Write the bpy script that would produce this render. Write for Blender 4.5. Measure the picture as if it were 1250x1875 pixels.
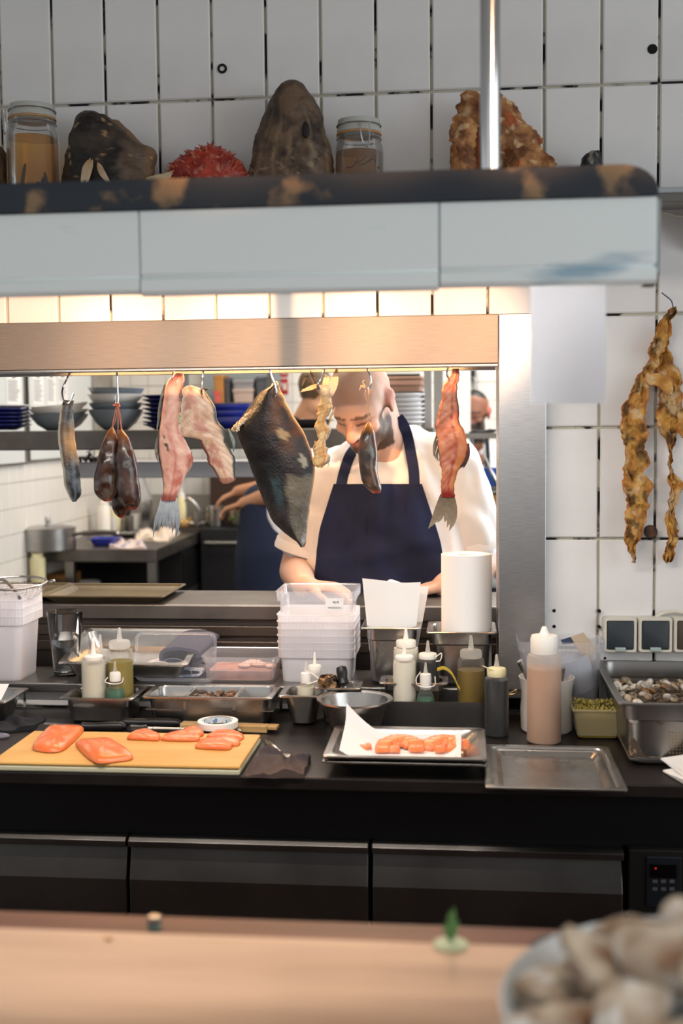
import bpy, bmesh, math, random
from mathutils import Vector, Matrix, Euler, noise
random.seed(7)
for _o in list(bpy.data.objects): bpy.data.objects.remove(_o)
SC = bpy.context.scene
COL = SC.collection
# ------------------------------------------------------------------ camera
F, YAW, TILT, ROLL, CAMZ = 2171.0, .1024, .071, -.0093, 1.55
_f = Vector((-math.sin(YAW)*math.cos(TILT), math.cos(YAW)*math.cos(TILT), -math.sin(TILT)))
_r = Vector((math.cos(YAW), math.sin(YAW), 0)); _u = _r.cross(_f)
RR = _r*math.cos(ROLL) + _u*math.sin(ROLL); UU = -_r*math.sin(ROLL) + _u*math.cos(ROLL); FW = _f
CAM = Vector((0, 0, CAMZ))
cd = bpy.data.cameras.new('camera'); cam = bpy.data.objects.new('camera', cd); COL.objects.link(cam)
m3 = Matrix((RR, UU, -FW)).transposed()
cam.matrix_world = Matrix.Translation(CAM) @ m3.to_4x4()
cd.sensor_fit = 'VERTICAL'; cd.sensor_height = 36; cd.sensor_width = 24; cd.lens = F*36/1875
cd.clip_start = .05; cd.clip_end = 60
cd.dof.use_dof = True; cd.dof.focus_distance = 2.82; cd.dof.aperture_fstop = 2.8; cd.dof.aperture_blades = 9
SC.camera = cam
# ------------------------------------------------------------------ world, lights, exposure
W = bpy.data.worlds.new('world'); SC.world = W; W.use_nodes = True
W.node_tree.nodes['Background'].inputs[0].default_value = (.93, .965, 1.0, 1)
W.node_tree.nodes['Background'].inputs[1].default_value = .66
SC.view_settings.view_transform = 'Standard'; SC.view_settings.look = 'None'
SC.view_settings.exposure = 0.0; SC.view_settings.gamma = 1; SC.view_settings.use_curve_mapping = False
def area_light(name, loc, rot, sx, sy, power, col):
    l = bpy.data.lights.new(name, 'AREA'); l.shape = 'RECTANGLE'; l.size = sx; l.size_y = sy; l.energy = power; l.color = col
    o = bpy.data.objects.new(name, l); COL.objects.link(o); o.location = loc; o.rotation_euler = rot; return o
PI = math.pi
# kitchen ceiling panels and the daylight window in the kitchen's right-hand wall
area_light('kitchen_ceiling_light', (-.9, 4.0, 2.84), (0, 0, 0), 1.2, .5, 18, (1, .93, .86))
area_light('kitchen_ceiling_light', (.4, 4.0, 2.84), (0, 0, 0), 1.2, .5, 20, (1, .97, .94))
area_light('kitchen_ceiling_light', (-.9, 6.0, 2.84), (0, 0, 0), 1.4, .6, 20, (1, .86, .70))
area_light('kitchen_ceiling_light', (.9, 6.0, 2.84), (0, 0, 0), 1.4, .6, 40, (1, .98, .96))
area_light('kitchen_window_daylight', (1.62, 4.0, 1.75), (0, PI/2, 0), 1.5, 1.5, 42, (.86, .94, 1))
# strip lamp behind the tiled pelmet, halogen strips inside the steel header, warm spots over the bar
area_light('pelmet_strip_light', (-.5, 1.78, 1.838), (math.radians(20), 0, 0), 1.45, .05, 21, (1, .89, .80))
area_light('header_heat_light', (-.50, 2.80, 1.712), (0, 0, 0), 1.0, .03, 6.5, (1, .56, .24))
for _x in (-.7, .1):
    l = bpy.data.lights.new('bar_spot', 'SPOT'); l.energy = 40; l.color = (1, .88, .75); l.spot_size = .95; l.spot_blend = .7; l.shadow_soft_size = .05
    o = bpy.data.objects.new('bar_spot', l); COL.objects.link(o); o.location = (_x, .75, 2.9); o.rotation_euler = (0, 0, 0)
for _x in (-.95, -.66, -.37, -.08):      # track lamps over the guests, aimed along the steel header
    l = bpy.data.lights.new('track_spot', 'SPOT'); l.energy = 1000; l.color = (1, .53, .27); l.spot_size = .15; l.spot_blend = .8; l.shadow_soft_size = .025
    o = bpy.data.objects.new('track_spot', l); COL.objects.link(o); o.location = (1.07, -.5, 2.66)
    o.rotation_euler = (Vector((_x, 2.69, 1.77)) - Vector(o.location)).to_track_quat('-Z', 'Y').to_euler()
# window light of the dining room, from the right
area_light('dining_window_daylight', (3.2, .2, 1.9), (0, math.radians(80), math.radians(-14)), 2.2, 3.0, 52, (.90, .955, 1))

# ------------------------------------------------------------------ pixel helpers: the photograph's frame is 1250 x 1875
def ray(px, py): return RR*((px-625)/F) + UU*((937.5-py)/F) + FW
def PY(px, py, Y):
    d = ray(px, py); return CAM + d*(Y/d.y)
def PZ(px, py, z):
    d = ray(px, py); return CAM + d*((z-CAMZ)/d.z)
def mpp(P): return (Vector(P)-CAM).dot(FW)/F          # metres per pixel at a point

# ------------------------------------------------------------------ material helpers
def lin(c):
    if isinstance(c, str):
        c = c.lstrip('#'); c = [int(c[i:i+2], 16)/255 for i in (0, 2, 4)]
    return tuple((x/12.92 if x <= .04045 else ((x+.055)/1.055)**2.4) for x in c[:3]) + (1,)
MATS = {}
def mat(name, col='#888888', rough=.5, metal=0, col2=None, nscale=8, lo=.4, hi=.65, bump=0, bscale=60, stretch=None,
        trans=0, ior=1.45, emit=0, attr=None, sss=0, coat=0, rough2=None, detail=6, spec=None, aniso=0):
    if name in MATS: return MATS[name]
    m = bpy.data.materials.new(name); m.use_nodes = True; nt = m.node_tree; N = nt.nodes; L = nt.links
    b = N['Principled BSDF']; b.inputs['Base Color'].default_value = lin(col); b.inputs['Roughness'].default_value = rough
    b.inputs['Metallic'].default_value = metal; b.inputs['IOR'].default_value = ior
    b.inputs['Transmission Weight'].default_value = trans
    if spec is not None: b.inputs['Specular IOR Level'].default_value = spec
    if coat: b.inputs['Coat Weight'].default_value = coat; b.inputs['Coat Roughness'].default_value = .12
    if sss: b.inputs['Subsurface Weight'].default_value = sss; b.inputs['Subsurface Radius'].default_value = (.012, .005, .003)
    if aniso: b.inputs['Anisotropic'].default_value = aniso
    if emit: b.inputs['Emission Color'].default_value = lin(col); b.inputs['Emission Strength'].default_value = emit
    tc = N.new('ShaderNodeTexCoord'); mp = N.new('ShaderNodeMapping'); L.new(tc.outputs['Object'], mp.inputs[0])
    if stretch: mp.inputs['Scale'].default_value = stretch
    src = None
    if attr:
        a = N.new('ShaderNodeAttribute'); a.attribute_name = attr; src = a.outputs['Color']
    if col2 is not None:
        n = N.new('ShaderNodeTexNoise'); n.inputs['Scale'].default_value = nscale; n.inputs['Detail'].default_value = detail
        L.new(mp.outputs[0], n.inputs[0])
        r = N.new('ShaderNodeMapRange'); r.inputs[1].default_value = lo; r.inputs[2].default_value = hi; L.new(n.outputs[0], r.inputs[0])
        mx = N.new('ShaderNodeMix'); mx.data_type = 'RGBA'; L.new(r.outputs[0], mx.inputs[0])
        mx.inputs[6].default_value = lin(col); mx.inputs[7].default_value = lin(col2)
        if src: L.new(src, mx.inputs[6])
        src = mx.outputs[2]
        if rough2 is not None:
            r2 = N.new('ShaderNodeMapRange'); r2.inputs[3].default_value = rough; r2.inputs[4].default_value = rough2
            L.new(r.outputs[0], r2.inputs[0]); L.new(r2.outputs[0], b.inputs['Roughness'])
    if src: L.new(src, b.inputs['Base Color'])
    if bump:
        n2 = N.new('ShaderNodeTexNoise'); n2.inputs['Scale'].default_value = bscale; n2.inputs['Detail'].default_value = 5; L.new(mp.outputs[0], n2.inputs[0])
        bp = N.new('ShaderNodeBump'); bp.inputs['Strength'].default_value = bump; bp.inputs['Distance'].default_value = .004
        L.new(n2.outputs[0], bp.inputs['Height']); L.new(bp.outputs[0], b.inputs['Normal'])
    MATS[name] = m; return m
def plastic(name, col='#eef0f5', clear=.5, rough=.25, gloss=.10, tl_share=.5):
    """thin translucent plastic: see-through share + milky scattering + a soft sheen"""
    if name in MATS: return MATS[name]
    m = bpy.data.materials.new(name); m.use_nodes = True; nt = m.node_tree; N = nt.nodes; L = nt.links
    N.remove(N['Principled BSDF']); out = N['Material Output']
    t = N.new('ShaderNodeBsdfTransparent'); d = N.new('ShaderNodeBsdfDiffuse'); tl = N.new('ShaderNodeBsdfTranslucent'); g = N.new('ShaderNodeBsdfGlossy')
    for n in (d, tl): n.inputs['Color'].default_value = lin(col)
    g.inputs['Roughness'].default_value = rough; g.inputs['Color'].default_value = (1, 1, 1, 1)
    a = N.new('ShaderNodeMixShader'); a.inputs[0].default_value = tl_share; L.new(d.outputs[0], a.inputs[1]); L.new(tl.outputs[0], a.inputs[2])
    b = N.new('ShaderNodeMixShader'); b.inputs[0].default_value = clear; L.new(a.outputs[0], b.inputs[1]); L.new(t.outputs[0], b.inputs[2])
    fr = N.new('ShaderNodeFresnel'); fr.inputs[0].default_value = 1.35
    mu = N.new('ShaderNodeMath'); mu.operation = 'MULTIPLY'; mu.inputs[1].default_value = gloss*6; L.new(fr.outputs[0], mu.inputs[0])
    c = N.new('ShaderNodeMixShader'); L.new(mu.outputs[0], c.inputs[0]); L.new(b.outputs[0], c.inputs[1]); L.new(g.outputs[0], c.inputs[2])
    L.new(c.outputs[0], out.inputs[0]); MATS[name] = m; return m

# ------------------------------------------------------------------ mesh helpers
class MB:
    def __init__(s): s.v = []; s.f = []; s.c = []
    def add(s, vs, fs, col=None):
        o = len(s.v); s.v += [tuple(v) for v in vs]; s.f += [tuple(i+o for i in f) for f in fs]
        if col is not None: s.c += (list(col) if isinstance(col, list) else [col]*len(vs))
        return s
    def box(s, x0, x1, y0, y1, z0, z1, col=None):
        vs = [(x, y, z) for x in (x0, x1) for y in (y0, y1) for z in (z0, z1)]
        return s.add(vs, [(0, 1, 3, 2), (4, 6, 7, 5), (0, 4, 5, 1), (2, 3, 7, 6), (0, 2, 6, 4), (1, 5, 7, 3)], col)
    def loft(s, rings, cap0=True, cap1=True, closed=True, col=None):
        n = len(rings[0]); vs = [p for r in rings for p in r]; fs = []
        for i in range(len(rings)-1):
            for j in range(n if closed else n-1):
                a = i*n+j; b = i*n+(j+1) % n; fs.append((a, b, b+n, a+n))
        if cap0: fs.append(tuple(range(n-1, -1, -1)))
        if cap1: fs.append(tuple(range((len(rings)-1)*n, len(rings)*n)))
        return s.add(vs, fs, col)
    def lathe(s, prof, c=(0, 0, 0), n=24, axis=None, cap0=True, cap1=True, col=None):
        rings = []
        for r, h in prof:
            ring = [Vector((r*math.cos(2*PI*k/n), r*math.sin(2*PI*k/n), h)) for k in range(n)]
            if axis is not None: q = Vector((0, 0, 1)).rotation_difference(Vector(axis)); ring = [q @ p for p in ring]
            rings.append([p+Vector(c) for p in ring])
        return s.loft(rings, cap0, cap1, col=col)
    def tube(s, pts, r, n=8, caps=True, col=None):
        pts = [Vector(p) for p in pts]; rings = []; up = None
        for i, p in enumerate(pts):
            t = (pts[min(i+1, len(pts)-1)]-pts[max(i-1, 0)]).normalized()
            if up is None: up = Vector((0, 0, 1)) if abs(t.z) < .9 else Vector((1, 0, 0))
            a = t.cross(up).normalized(); b = a.cross(t); up = b
            rr = r[i] if isinstance(r, (list, tuple)) else r
            rings.append([p+a*(rr*math.cos(2*PI*k/n))+b*(rr*math.sin(2*PI*k/n)) for k in range(n)])
        return s.loft(rings, caps, caps, col=col)
    def ball(s, c, r, n=10, m=8, rot=None, col=None):
        if not isinstance(r, (tuple, list)): r = (r, r, r)
        vs = []; fs = []
        R = rot if rot is not None else Matrix.Identity(3)
        for i in range(1, m):
            for j in range(n):
                th = PI*i/m; ph = 2*PI*j/n
                vs.append(R @ Vector((r[0]*math.sin(th)*math.cos(ph), r[1]*math.sin(th)*math.sin(ph), r[2]*math.cos(th)))+Vector(c))
        for i in range(m-2):
            for j in range(n): fs.append((i*n+j, (i+1)*n+j, (i+1)*n+(j+1) % n, i*n+(j+1) % n))
        t = len(vs); vs.append(R @ Vector((0, 0, r[2]))+Vector(c)); vs.append(R @ Vector((0, 0, -r[2]))+Vector(c))
        for j in range(n):
            fs.append((t, j, (j+1) % n)); fs.append((t+1, (m-2)*n+(j+1) % n, (m-2)*n+j))
        return s.add(vs, fs, col)
    def mesh(s, name, smooth=True, angle=40):
        me = bpy.data.meshes.new(name); me.from_pydata(s.v, [], s.f); me.update()
        if s.c and len(s.c) == len(s.v):
            ca = me.color_attributes.new('col', 'FLOAT_COLOR', 'POINT')
            for i, c in enumerate(s.c): ca.data[i].color = (c[0], c[1], c[2], 1)
        bm = bmesh.new(); bm.from_mesh(me); bmesh.ops.recalc_face_normals(bm, faces=bm.faces)
        if smooth:
            for f in bm.faces: f.smooth = True
            lim = math.radians(angle)
            for e in bm.edges:
                if len(e.link_faces) == 2 and e.calc_face_angle(0) > lim: e.smooth = False
        bm.to_mesh(me); bm.free(); return me
    def build(s, name, m, parent=None, smooth=True, angle=40, origin=None, bevel=0, subsurf=0):
        """link as one mesh object; vertices are world coordinates"""
        o = bpy.data.objects.new(name, None if False else s.mesh(name, smooth, angle)); COL.objects.link(o)
        o.data.materials.append(m if not isinstance(m, str) else MATS[m])
        P0 = Vector((0, 0, 0))
        if parent is not None:
            o.parent = parent; P0 = WL(parent)
        elif origin is not None: P0 = Vector(origin)
        else:
            xs = [v.co for v in o.data.vertices]
            P0 = Vector((sum(v.x for v in xs)/len(xs), sum(v.y for v in xs)/len(xs), min(v.z for v in xs)))
        o.data.transform(Matrix.Translation(-P0))
        if parent is None: o.location = P0
        if bevel:
            b = o.modifiers.new('bevel', 'BEVEL'); b.width = bevel; b.segments = 2; b.limit_method = 'ANGLE'
        if subsurf:
            u = o.modifiers.new('sub', 'SUBSURF'); u.levels = subsurf; u.render_levels = subsurf
        return o
def WL(o):
    p = Vector(o.location)
    while o.parent is not None: o = o.parent; p += Vector(o.location)
    return p
def tag(o, label, cat, group=None, kind=None):
    o['label'] = label; o['category'] = cat
    if group: o['group'] = group
    if kind: o['kind'] = kind
    return o
def struct(o, label=None):
    o['kind'] = 'structure'
    if label: o['label'] = label
    return o
def thing(name, loc, label, cat, group=None):
    o = bpy.data.objects.new(name, None); COL.objects.link(o); o.location = loc; o.empty_display_size = .05
    return tag(o, label, cat, group)
def rrect(w, d, r, c=(0, 0, 0), n=5, rot=0):
    """rounded rectangle ring, w along x, d along y"""
    r = min(r, w/2-1e-4, d/2-1e-4); out = []
    for (sx, sy, a0) in ((1, 1, 0), (-1, 1, PI/2), (-1, -1, PI), (1, -1, 3*PI/2)):
        for k in range(n+1):
            a = a0+PI/2*k/n; out.append(Vector((sx*(w/2-r)+r*math.cos(a), sy*(d/2-r)+r*math.sin(a), 0)))
    if rot:
        q = Matrix.Rotation(rot, 3, 'Z'); out = [q @ p for p in out]
    return [p+Vector(c) for p in out]
def clamp(x, a=0., b=1.): return max(a, min(b, x))
def mixc(a, b, t): t = clamp(t); return tuple(a[i]+(b[i]-a[i])*t for i in range(3))
def sst(a, b, x):
    t = clamp((x-a)/(b-a)) if a != b else float(x > a); return t*t*(3-2*t)
def nz(p, s=1., o=0): return noise.noise(Vector(p)*s+Vector((o*7.3, o*3.1, o*1.7)))
def fbm(p, s=1., o=0, n=4): return noise.fractal(Vector(p)*s+Vector((o*7.3, o*3.1, o*1.7)), 1., 2., n)
def interp(keys, t):
    """smooth interpolation of [(t, a, b, ...)]"""
    if t <= keys[0][0]: return keys[0][1:]
    for i in range(len(keys)-1):
        if t <= keys[i+1][0]:
            k0 = keys[max(i-1, 0)]; k1 = keys[i]; k2 = keys[i+1]; k3 = keys[min(i+2, len(keys)-1)]
            u = (t-k1[0])/(k2[0]-k1[0]); out = []
            for j in range(1, len(k1)):
                m1 = (k2[j]-k0[j])/(k2[0]-k0[0])*(k2[0]-k1[0]) if k2[0] != k0[0] else 0
                m2 = (k3[j]-k1[j])/(k3[0]-k1[0])*(k2[0]-k1[0]) if k3[0] != k1[0] else 0
                out.append((2*u**3-3*u**2+1)*k1[j]+(u**3-2*u**2+u)*m1+(-2*u**3+3*u**2)*k2[j]+(u**3-u**2)*m2)
            return tuple(out)
    return keys[-1][1:]
def copy_tree(o, parent=None):
    c = o.copy(); COL.objects.link(c)
    if parent is not None: c.parent = parent
    for ch in list(o.children): copy_tree(ch, c)
    return c

# ------------------------------------------------------------------ shared materials
mat('steel', '#b9b6b2', .24, 1, '#8d8a86', 5, rough2=.38)
mat('steel_brushed', '#b4b4b4', .34, 1, '#a2a2a2', 30, stretch=(1, 1, 40), bump=.02, bscale=400)
mat('steel_beam', '#857c73', .48, .7, '#787067', 40, stretch=(.6, 1, 30), bump=.03, bscale=300)
mat('steel_rough', '#7d7874', .42, 1, '#68625d', 6)
mat('steel_soft', '#9c9a98', .33, 1, '#85827e', 4)
mat('chrome', '#d8d8da', .10, 1)
mat('black_top', '#1b1716', .33, 0, '#241d1a', 6, rough2=.45)
mat('black_panel', '#070708', .45)
mat('black_plastic', '#131214', .38)
mat('black_iron', '#17171a', .5)
mat('white_plastic', '#efeae2', .35)
mat('white_paper', '#f4f1ee', .8)
mat('bottle_white', '#f3efe6', .35, sss=.3)
mat('cream_cap', '#e6dcae', .38)
mat('navy_cloth', '#23283a', .9, 0, '#3a3540', 9, bump=.4, bscale=500)
mat('rope', '#c99a78', .8)
mat('wood_light', '#c9a877', .5, 0, '#b08c58', 3, stretch=(1, 12, 12))
plastic('tub', '#fffdff', .36, .3, .07)
plastic('tub_clear', '#f2f5ff', .84, .15, .09)
plastic('bottle_clear', '#eceae4', .93, .3, .08)
plastic('bottle_milky', '#f3f0e8', .62, .35, .07)
# ================================================================== THE SETTING
def grout_mat(name, base, dirt, lo, hi, scale):
    return mat(name, base, .9, 0, dirt, scale, lo, hi, bump=.5, bscale=200, detail=8)
grout_mat('grout', '#b9b5a4', '#1e1b1a', .50, .56, 14)
grout_mat('grout_kitchen', '#a8a29a', '#8d867c', .4, .7, 5)
mat('tile_white', '#e2e0de', .16, 0, '#d6d4d2', 3, .45, .7)
mat('tile_kitchen', '#e6e2dc', .2)
mat('plaster', '#d8d5d0', .85)
mat('floor_dark', '#4b4744', .5, 0, '#3d3936', 6)
WY = 2.728
def chamfer_tile(name, w, h, t, ch=.003):
    """tile in the xz plane, face towards -y, origin at centre of the back"""
    b = MB()
    o = [(-w/2, 0, -h/2), (w/2, 0, -h/2), (w/2, 0, h/2), (-w/2, 0, h/2)]
    e = [(x, -t+ch, z) for x, y, z in o]; i = [(x*(1-2*ch/w), -t, z*(1-2*ch/h)) for x, y, z in o]
    b.loft([o, e, i], True, True); return b.mesh(name, False)
def tile_wall(parent, me, m, spots, rotz=0):
    me.materials.append(m)
    for p in spots:
        t = bpy.data.objects.new('tile', me); COL.objects.link(t); t.parent = parent
        t.location = Vector(p)-WL(parent); t.rotation_euler = (random.uniform(-.004, .004), 0, rotz+random.uniform(-.004, .004))
b = MB(); b.box(-3, 3, WY+.008, 2.90, 1.75, 3.4); b.box(.085, 3, WY+.008, 2.90, 0, 1.75); b.box(-3, .085, WY+.008, 2.90, 0, .928)
wall = struct(b.build('wall_front', MATS['grout'], smooth=False, origin=(0, WY+.008, 0)), 'white tiled partition wall with dirty joints')
TW, TH, TX0, TZ0 = .125, .2522, -.944, 1.55+.7514
tme = chamfer_tile('tile', TW-.006, TH-.006, .008)
spots = []
for c in range(-3, 15):
    for j in range(-7, 3):
        x = TX0+(c+.5)*TW; z = TZ0+(j+.5)*TH
        if j < -2 and c < 9 and j > -7: continue
        if j == -7 and c < 9: continue
        spots.append((x, WY+.008, z))
tile_wall(wall, tme, MATS['tile_white'], spots)
t2 = chamfer_tile('tile', TW-.006, .038, .008)      # cut tiles between worktop and ledge
tile_wall(wall, t2, MATS['tile_white'], [(TX0+(c+.62)*TW, WY+.008, .907) for c in range(-3, 8)])
# holes, plugs and bolts on the wall
mat('hole_black', '#0b0a0a', .9); mat('rust', '#5a3a26', .8, 0, '#1c1715', 60)
def wall_disc(name, px, py, r, m, proud=.004, ring=0):
    p = PY(px, py, WY); bb = MB()
    if ring: bb.lathe([(r*.55, -.001), (r*.55, -proud), (r, -proud), (r, -.001)], (0, 0, 0), 14, None, False, False)
    else: bb.lathe([(r, -.001), (r*.9, -proud)], (0, 0, 0), 14)
    for i, v in enumerate(bb.v): bb.v[i] = (v[0]+p.x, p.y+v[2], v[1]+p.z)
    bb.build(name, m, wall)
wall_disc('wall_plug', 407, 126, .011, MATS['hole_black'], .003, 1)
wall_disc('drill_hole', 1194, 90, .011, MATS['hole_black'], .002)
wall_disc('drill_hole', 1014, 1118, .004, MATS['hole_black'], .002)
wall_disc('drill_hole', 1014, 1147, .004, MATS['hole_black'], .002)
wall_disc('drill_hole', 1096, 1118, .004, MATS['hole_black'], .011)
wall_disc('drill_hole', 1096, 1147, .004, MATS['hole_black'], .011)
wall_disc('drill_hole', 1107, 1205, .003, MATS['hole_black'], .002)
wall_disc('rusty_bolt', 1190, 973, .015, MATS['rust'], .016)
# kitchen shell
LX, BY, RX = -2.16, 7.2, 1.72
struct(MB().box(-6, 6, -3, BY+.1, -.1, 0).build('floor', MATS['floor_dark'], smooth=False))
struct(MB().box(LX-.1, RX+.1, 2.90, BY+.1, 2.9, 3.0).build('ceiling', MATS['plaster'], smooth=False))
struct(MB().box(-6, 6, -3, 2.90, 3.4, 3.5).build('ceiling', MATS['plaster'], smooth=False))
wl = struct(MB().box(LX-.1, LX, 2.90, BY+.1, 0, 2.9).build('wall_left', MATS['grout_kitchen'], smooth=False), 'tiled kitchen side wall')
wb = struct(MB().box(LX, RX, BY, BY+.1, 0, 2.9).build('wall_back', MATS['grout_kitchen'], smooth=False), 'tiled rear kitchen wall')
struct(MB().box(RX, RX+.1, 2.90, BY+.1, 0, 2.9).build('wall_right', MATS['plaster'], smooth=False))
km = chamfer_tile('tile', .109, .109, .006, .002)
tile_wall(wb, km, MATS['tile_kitchen'], [(LX+.06+.112*c, BY, 1.20+.112*j) for c in range(0, 26) for j in range(0, 8)])
kl = chamfer_tile('tile', .101, .121, .006, .002)
tile_wall(wl, kl, MATS['tile_kitchen'], [(LX, 5.0+.104*c, .865+.124*j) for c in range(0, 21) for j in range(0, 6)], PI/2)
w1 = struct(MB().box(RX-.02, RX+.01, 3.2, 4.8, 1.0, 2.5).build('window_1', mat('window_glow', '#e8f2ff', .5, emit=2.0), smooth=False))
b = MB()
for y0, y1, z0, z1 in ((3.15, 4.85, .95, 1.0), (3.15, 4.85, 2.5, 2.55), (3.15, 3.2, 1, 2.5), (4.8, 4.85, 1, 2.5), (3.97, 4.03, 1, 2.5)): b.box(RX-.05, RX-.01, y0, y1, z0, z1)
b.build('window_frame', MATS['white_plastic'], w1, False)
mat('lamp_glow', '#fff4e6', .5, emit=3.0)
for i, (x, y) in enumerate(((-.9, 4.0), (.4, 4.0), (-.9, 6.0), (.9, 6.0))):
    lab = ['ceiling light panel above the plate shelf', 'ceiling light panel above the bald cook', 'far ceiling light panel towards the whiteboard wall', 'far ceiling light panel above the bearded cook'][i]
    t = thing('ceiling_light', (x, y, 2.9), lab, 'light', 'kitchen ceiling lights')
    MB().box(x-.65, x+.65, y-.3, y+.3, 2.865, 2.9).build('housing', MATS['white_plastic'], t, False)
    MB().box(x-.6, x+.6, y-.25, y+.25, 2.855, 2.865).build('diffuser', MATS['lamp_glow'], t, False)

# ------------------------------------------------------------------ steel frame of the pass
FY = 2.69
zb0, zb1 = PY(460, 672, FY).z, PY(460, 583, FY).z
xcl, xcr = PY(913, 800, FY).x, PY(1000, 800, FY).x
fr = thing('pass_surround', (-.5, FY, zb0), 'brushed stainless steel frame round the kitchen pass opening', 'frame')
b = MB(); b.box(-2.2, xcl-.001, FY, FY+.006, zb0, zb1); b.box(-2.2, xcl-.001, FY+.006, 2.90, zb1-.006, zb1)
b.build('header_beam', MATS['steel_beam'], fr, False, bevel=.002)
MB().box(-2.2, xcl-.002, FY, FY+.035, zb0-.006, zb0).build('lower_lip', MATS['steel_soft'], fr, False, bevel=.001)
MB().box(-2.2, xcl-.002, 2.88, 2.905, zb0-.005, zb1).build('rear_plate', MATS['steel_soft'], fr, False)
b = MB(); b.box(xcl, xcr, FY, 2.905, .9505, zb1); b.build('side_post', MATS['steel_brushed'], fr, False, bevel=.002)
hl = thing('heat_lamp', (-.5, 2.8, zb0+.03), 'halogen heat strip hidden inside the steel header', 'lamp')
MB().box(-1.05, .05, 2.77, 2.83, 1.725, 1.745).build('reflector', MATS['steel'], hl, False)
MB().tube([(-1.0, 2.8, 1.718), (0, 2.8, 1.718)], .005, 8).build('tube', mat('heat_glow', '#ffb060', .5, emit=12), hl)
# ------------------------------------------------------------------ rear counter of the pass
zp = 1.10
yp0, yp1 = PZ(300, 1107, zp).y, 3.235
pc = thing('pass_counter', (-.6, yp0, .0), 'stainless steel pass counter behind the opening, in front of the bald cook', 'counter')
MB().box(-2.0, .5, yp0, yp1, zp-.04, zp).build('counter_top', MATS['steel_rough'], pc, False, bevel=.004)
b = MB(); b.box(-2.0, .5, yp0+.016, yp0+.04, .02, zp-.04); b.build('front_panel', mat('panel_dark', '#5a514b', .42, .8), pc, False)
for k, zz in enumerate((1.045, 1.005)): MB().box(-2.0, .5, yp0+.005, yp0+.016, zz-.028, zz).build('panel_rib', MATS['panel_dark'], pc, False, bevel=.003)
for x in (-1.9, .4): MB().box(x-.03, x+.03, yp1-.08, yp1-.02, 0, zp-.04).build('leg', MATS['steel_soft'], pc, False)
# ledge in front of the opening
zl = .95
ylf = PZ(100, 1251, zl).y
lg = thing('raised_ledge', (-.6, ylf, .955), 'stainless steel ledge raised above the worktop below the pass', 'ledge')
xlr = xcr
MB().box(-2.2, xlr, ylf, 2.897, zl-.022, zl).build('ledge_top', MATS['steel_soft'], lg, False, bevel=.003)
for x in (-1.6, -.9, -.25): MB().box(x, x+.012, ylf+.006, WY-.001, .887, zl-.023).build('bracket', MATS['steel_soft'], lg, False)

# ------------------------------------------------------------------ black worktop and the fridge drawers
ZC = .885
ycf = PZ(600, 1425, ZC).y
wt = MB().box(-2.2, 1.5, ycf, WY-.001, ZC-.025, ZC).build('worktop', MATS['black_top'], None, False, bevel=.003)
tag(wt, 'long black worktop carrying the pans, bottles and salmon', 'worktop')
fy = ycf+.035
mat('fridge_steel', '#6e6b68', .38, 1, '#5c5956', 5); mat('fridge_dark', '#2b2826', .5, .6)
fg = thing('drawer_fridge', (-.3, fy, 0), 'under-counter refrigerator with dark stainless drawers', 'fridge')
b = MB(); b.box(-2.1, 1.4, fy+.05, WY-.02, .1, ZC-.026); b.build('body', MATS['black_panel'], fg, False)
for x in (-2, 1.2): MB().box(x, x+.05, fy+.1, fy+.15, 0, .1).build('foot', MATS['black_panel'], fg, False)
zd0, zd1, zd2, zd3 = PY(455, 1540, fy).z, PY(455, 1560, fy).z, PY(455, 1617, fy).z, .36
MB().box(-2.1, 1.4, fy+.03, fy+.05, zd0, ZC-.026).build('upper_panel', MATS['black_panel'], fg, False)
cuts = [-420, 234, 679, 1146]
for k in range(3):
    xa = PY(cuts[k]+3, 1600, fy).x; xb = PY(cuts[k+1]-(4 if k < 1 else 6), 1600, fy).x
    b = MB(); pr = [(0, zd1), (-.018, zd2), (-.018, zd3), (.045, zd3), (.045, zd1)]
    b.loft([[(x, fy+.018+y, z) for y, z in pr] for x in (xa, xb)])
    d = b.build('drawer', MATS['fridge_steel'], fg, False, bevel=.0015)
    pr = [(-.012, zd0), (-.02, zd0-.006), (-.02, zd1+.004), (-.006, zd1+.001), (.03, zd1+.001), (.03, zd0)]
    b = MB(); b.loft([[(x, fy+.018+y, z) for y, z in pr] for x in (xa-.001, xb+.001)]); b.build('handle', MATS['fridge_steel'], d, False, bevel=.001)
xa = PY(1151, 1600, fy).x
MB().box(xa, 1.4, fy, fy+.05, zd3, zd0+.003).build('control_panel', MATS['fridge_dark'], fg, False, bevel=.002)
pA, pB = PY(1183, 1567, fy), PY(1246, 1662, fy)
cp = MB().box(pA.x, pB.x, fy-.004, fy, pB.z, pA.z).build('controller', mat('controller_blue', '#10141c', .5), fg, False, bevel=.002)
pA, pB = PY(1189, 1581, fy), PY(1237, 1606, fy)
MB().box(pA.x, pB.x, fy-.0055, fy-.004, pB.z, pA.z).build('display', mat('display_black', '#050506', .2), cp, False)
p = PY(1199, 1588, fy); MB().ball((p.x, fy-.006, p.z), .0018, 8, 6).build('indicator_light', mat('led_red', '#b01810', .4, emit=1.2), cp)
mat('button_grey', '#55565a', .5)
for r_ in range(2):
    for c_ in range(3):
        p = PY(1198+c_*15.5, 1612+r_*14, fy); MB().box(p.x-.0045, p.x+.0045, fy-.0055, fy-.004, p.z-.003, p.z+.003).build('button', MATS['button_grey'], cp, False)

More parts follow.
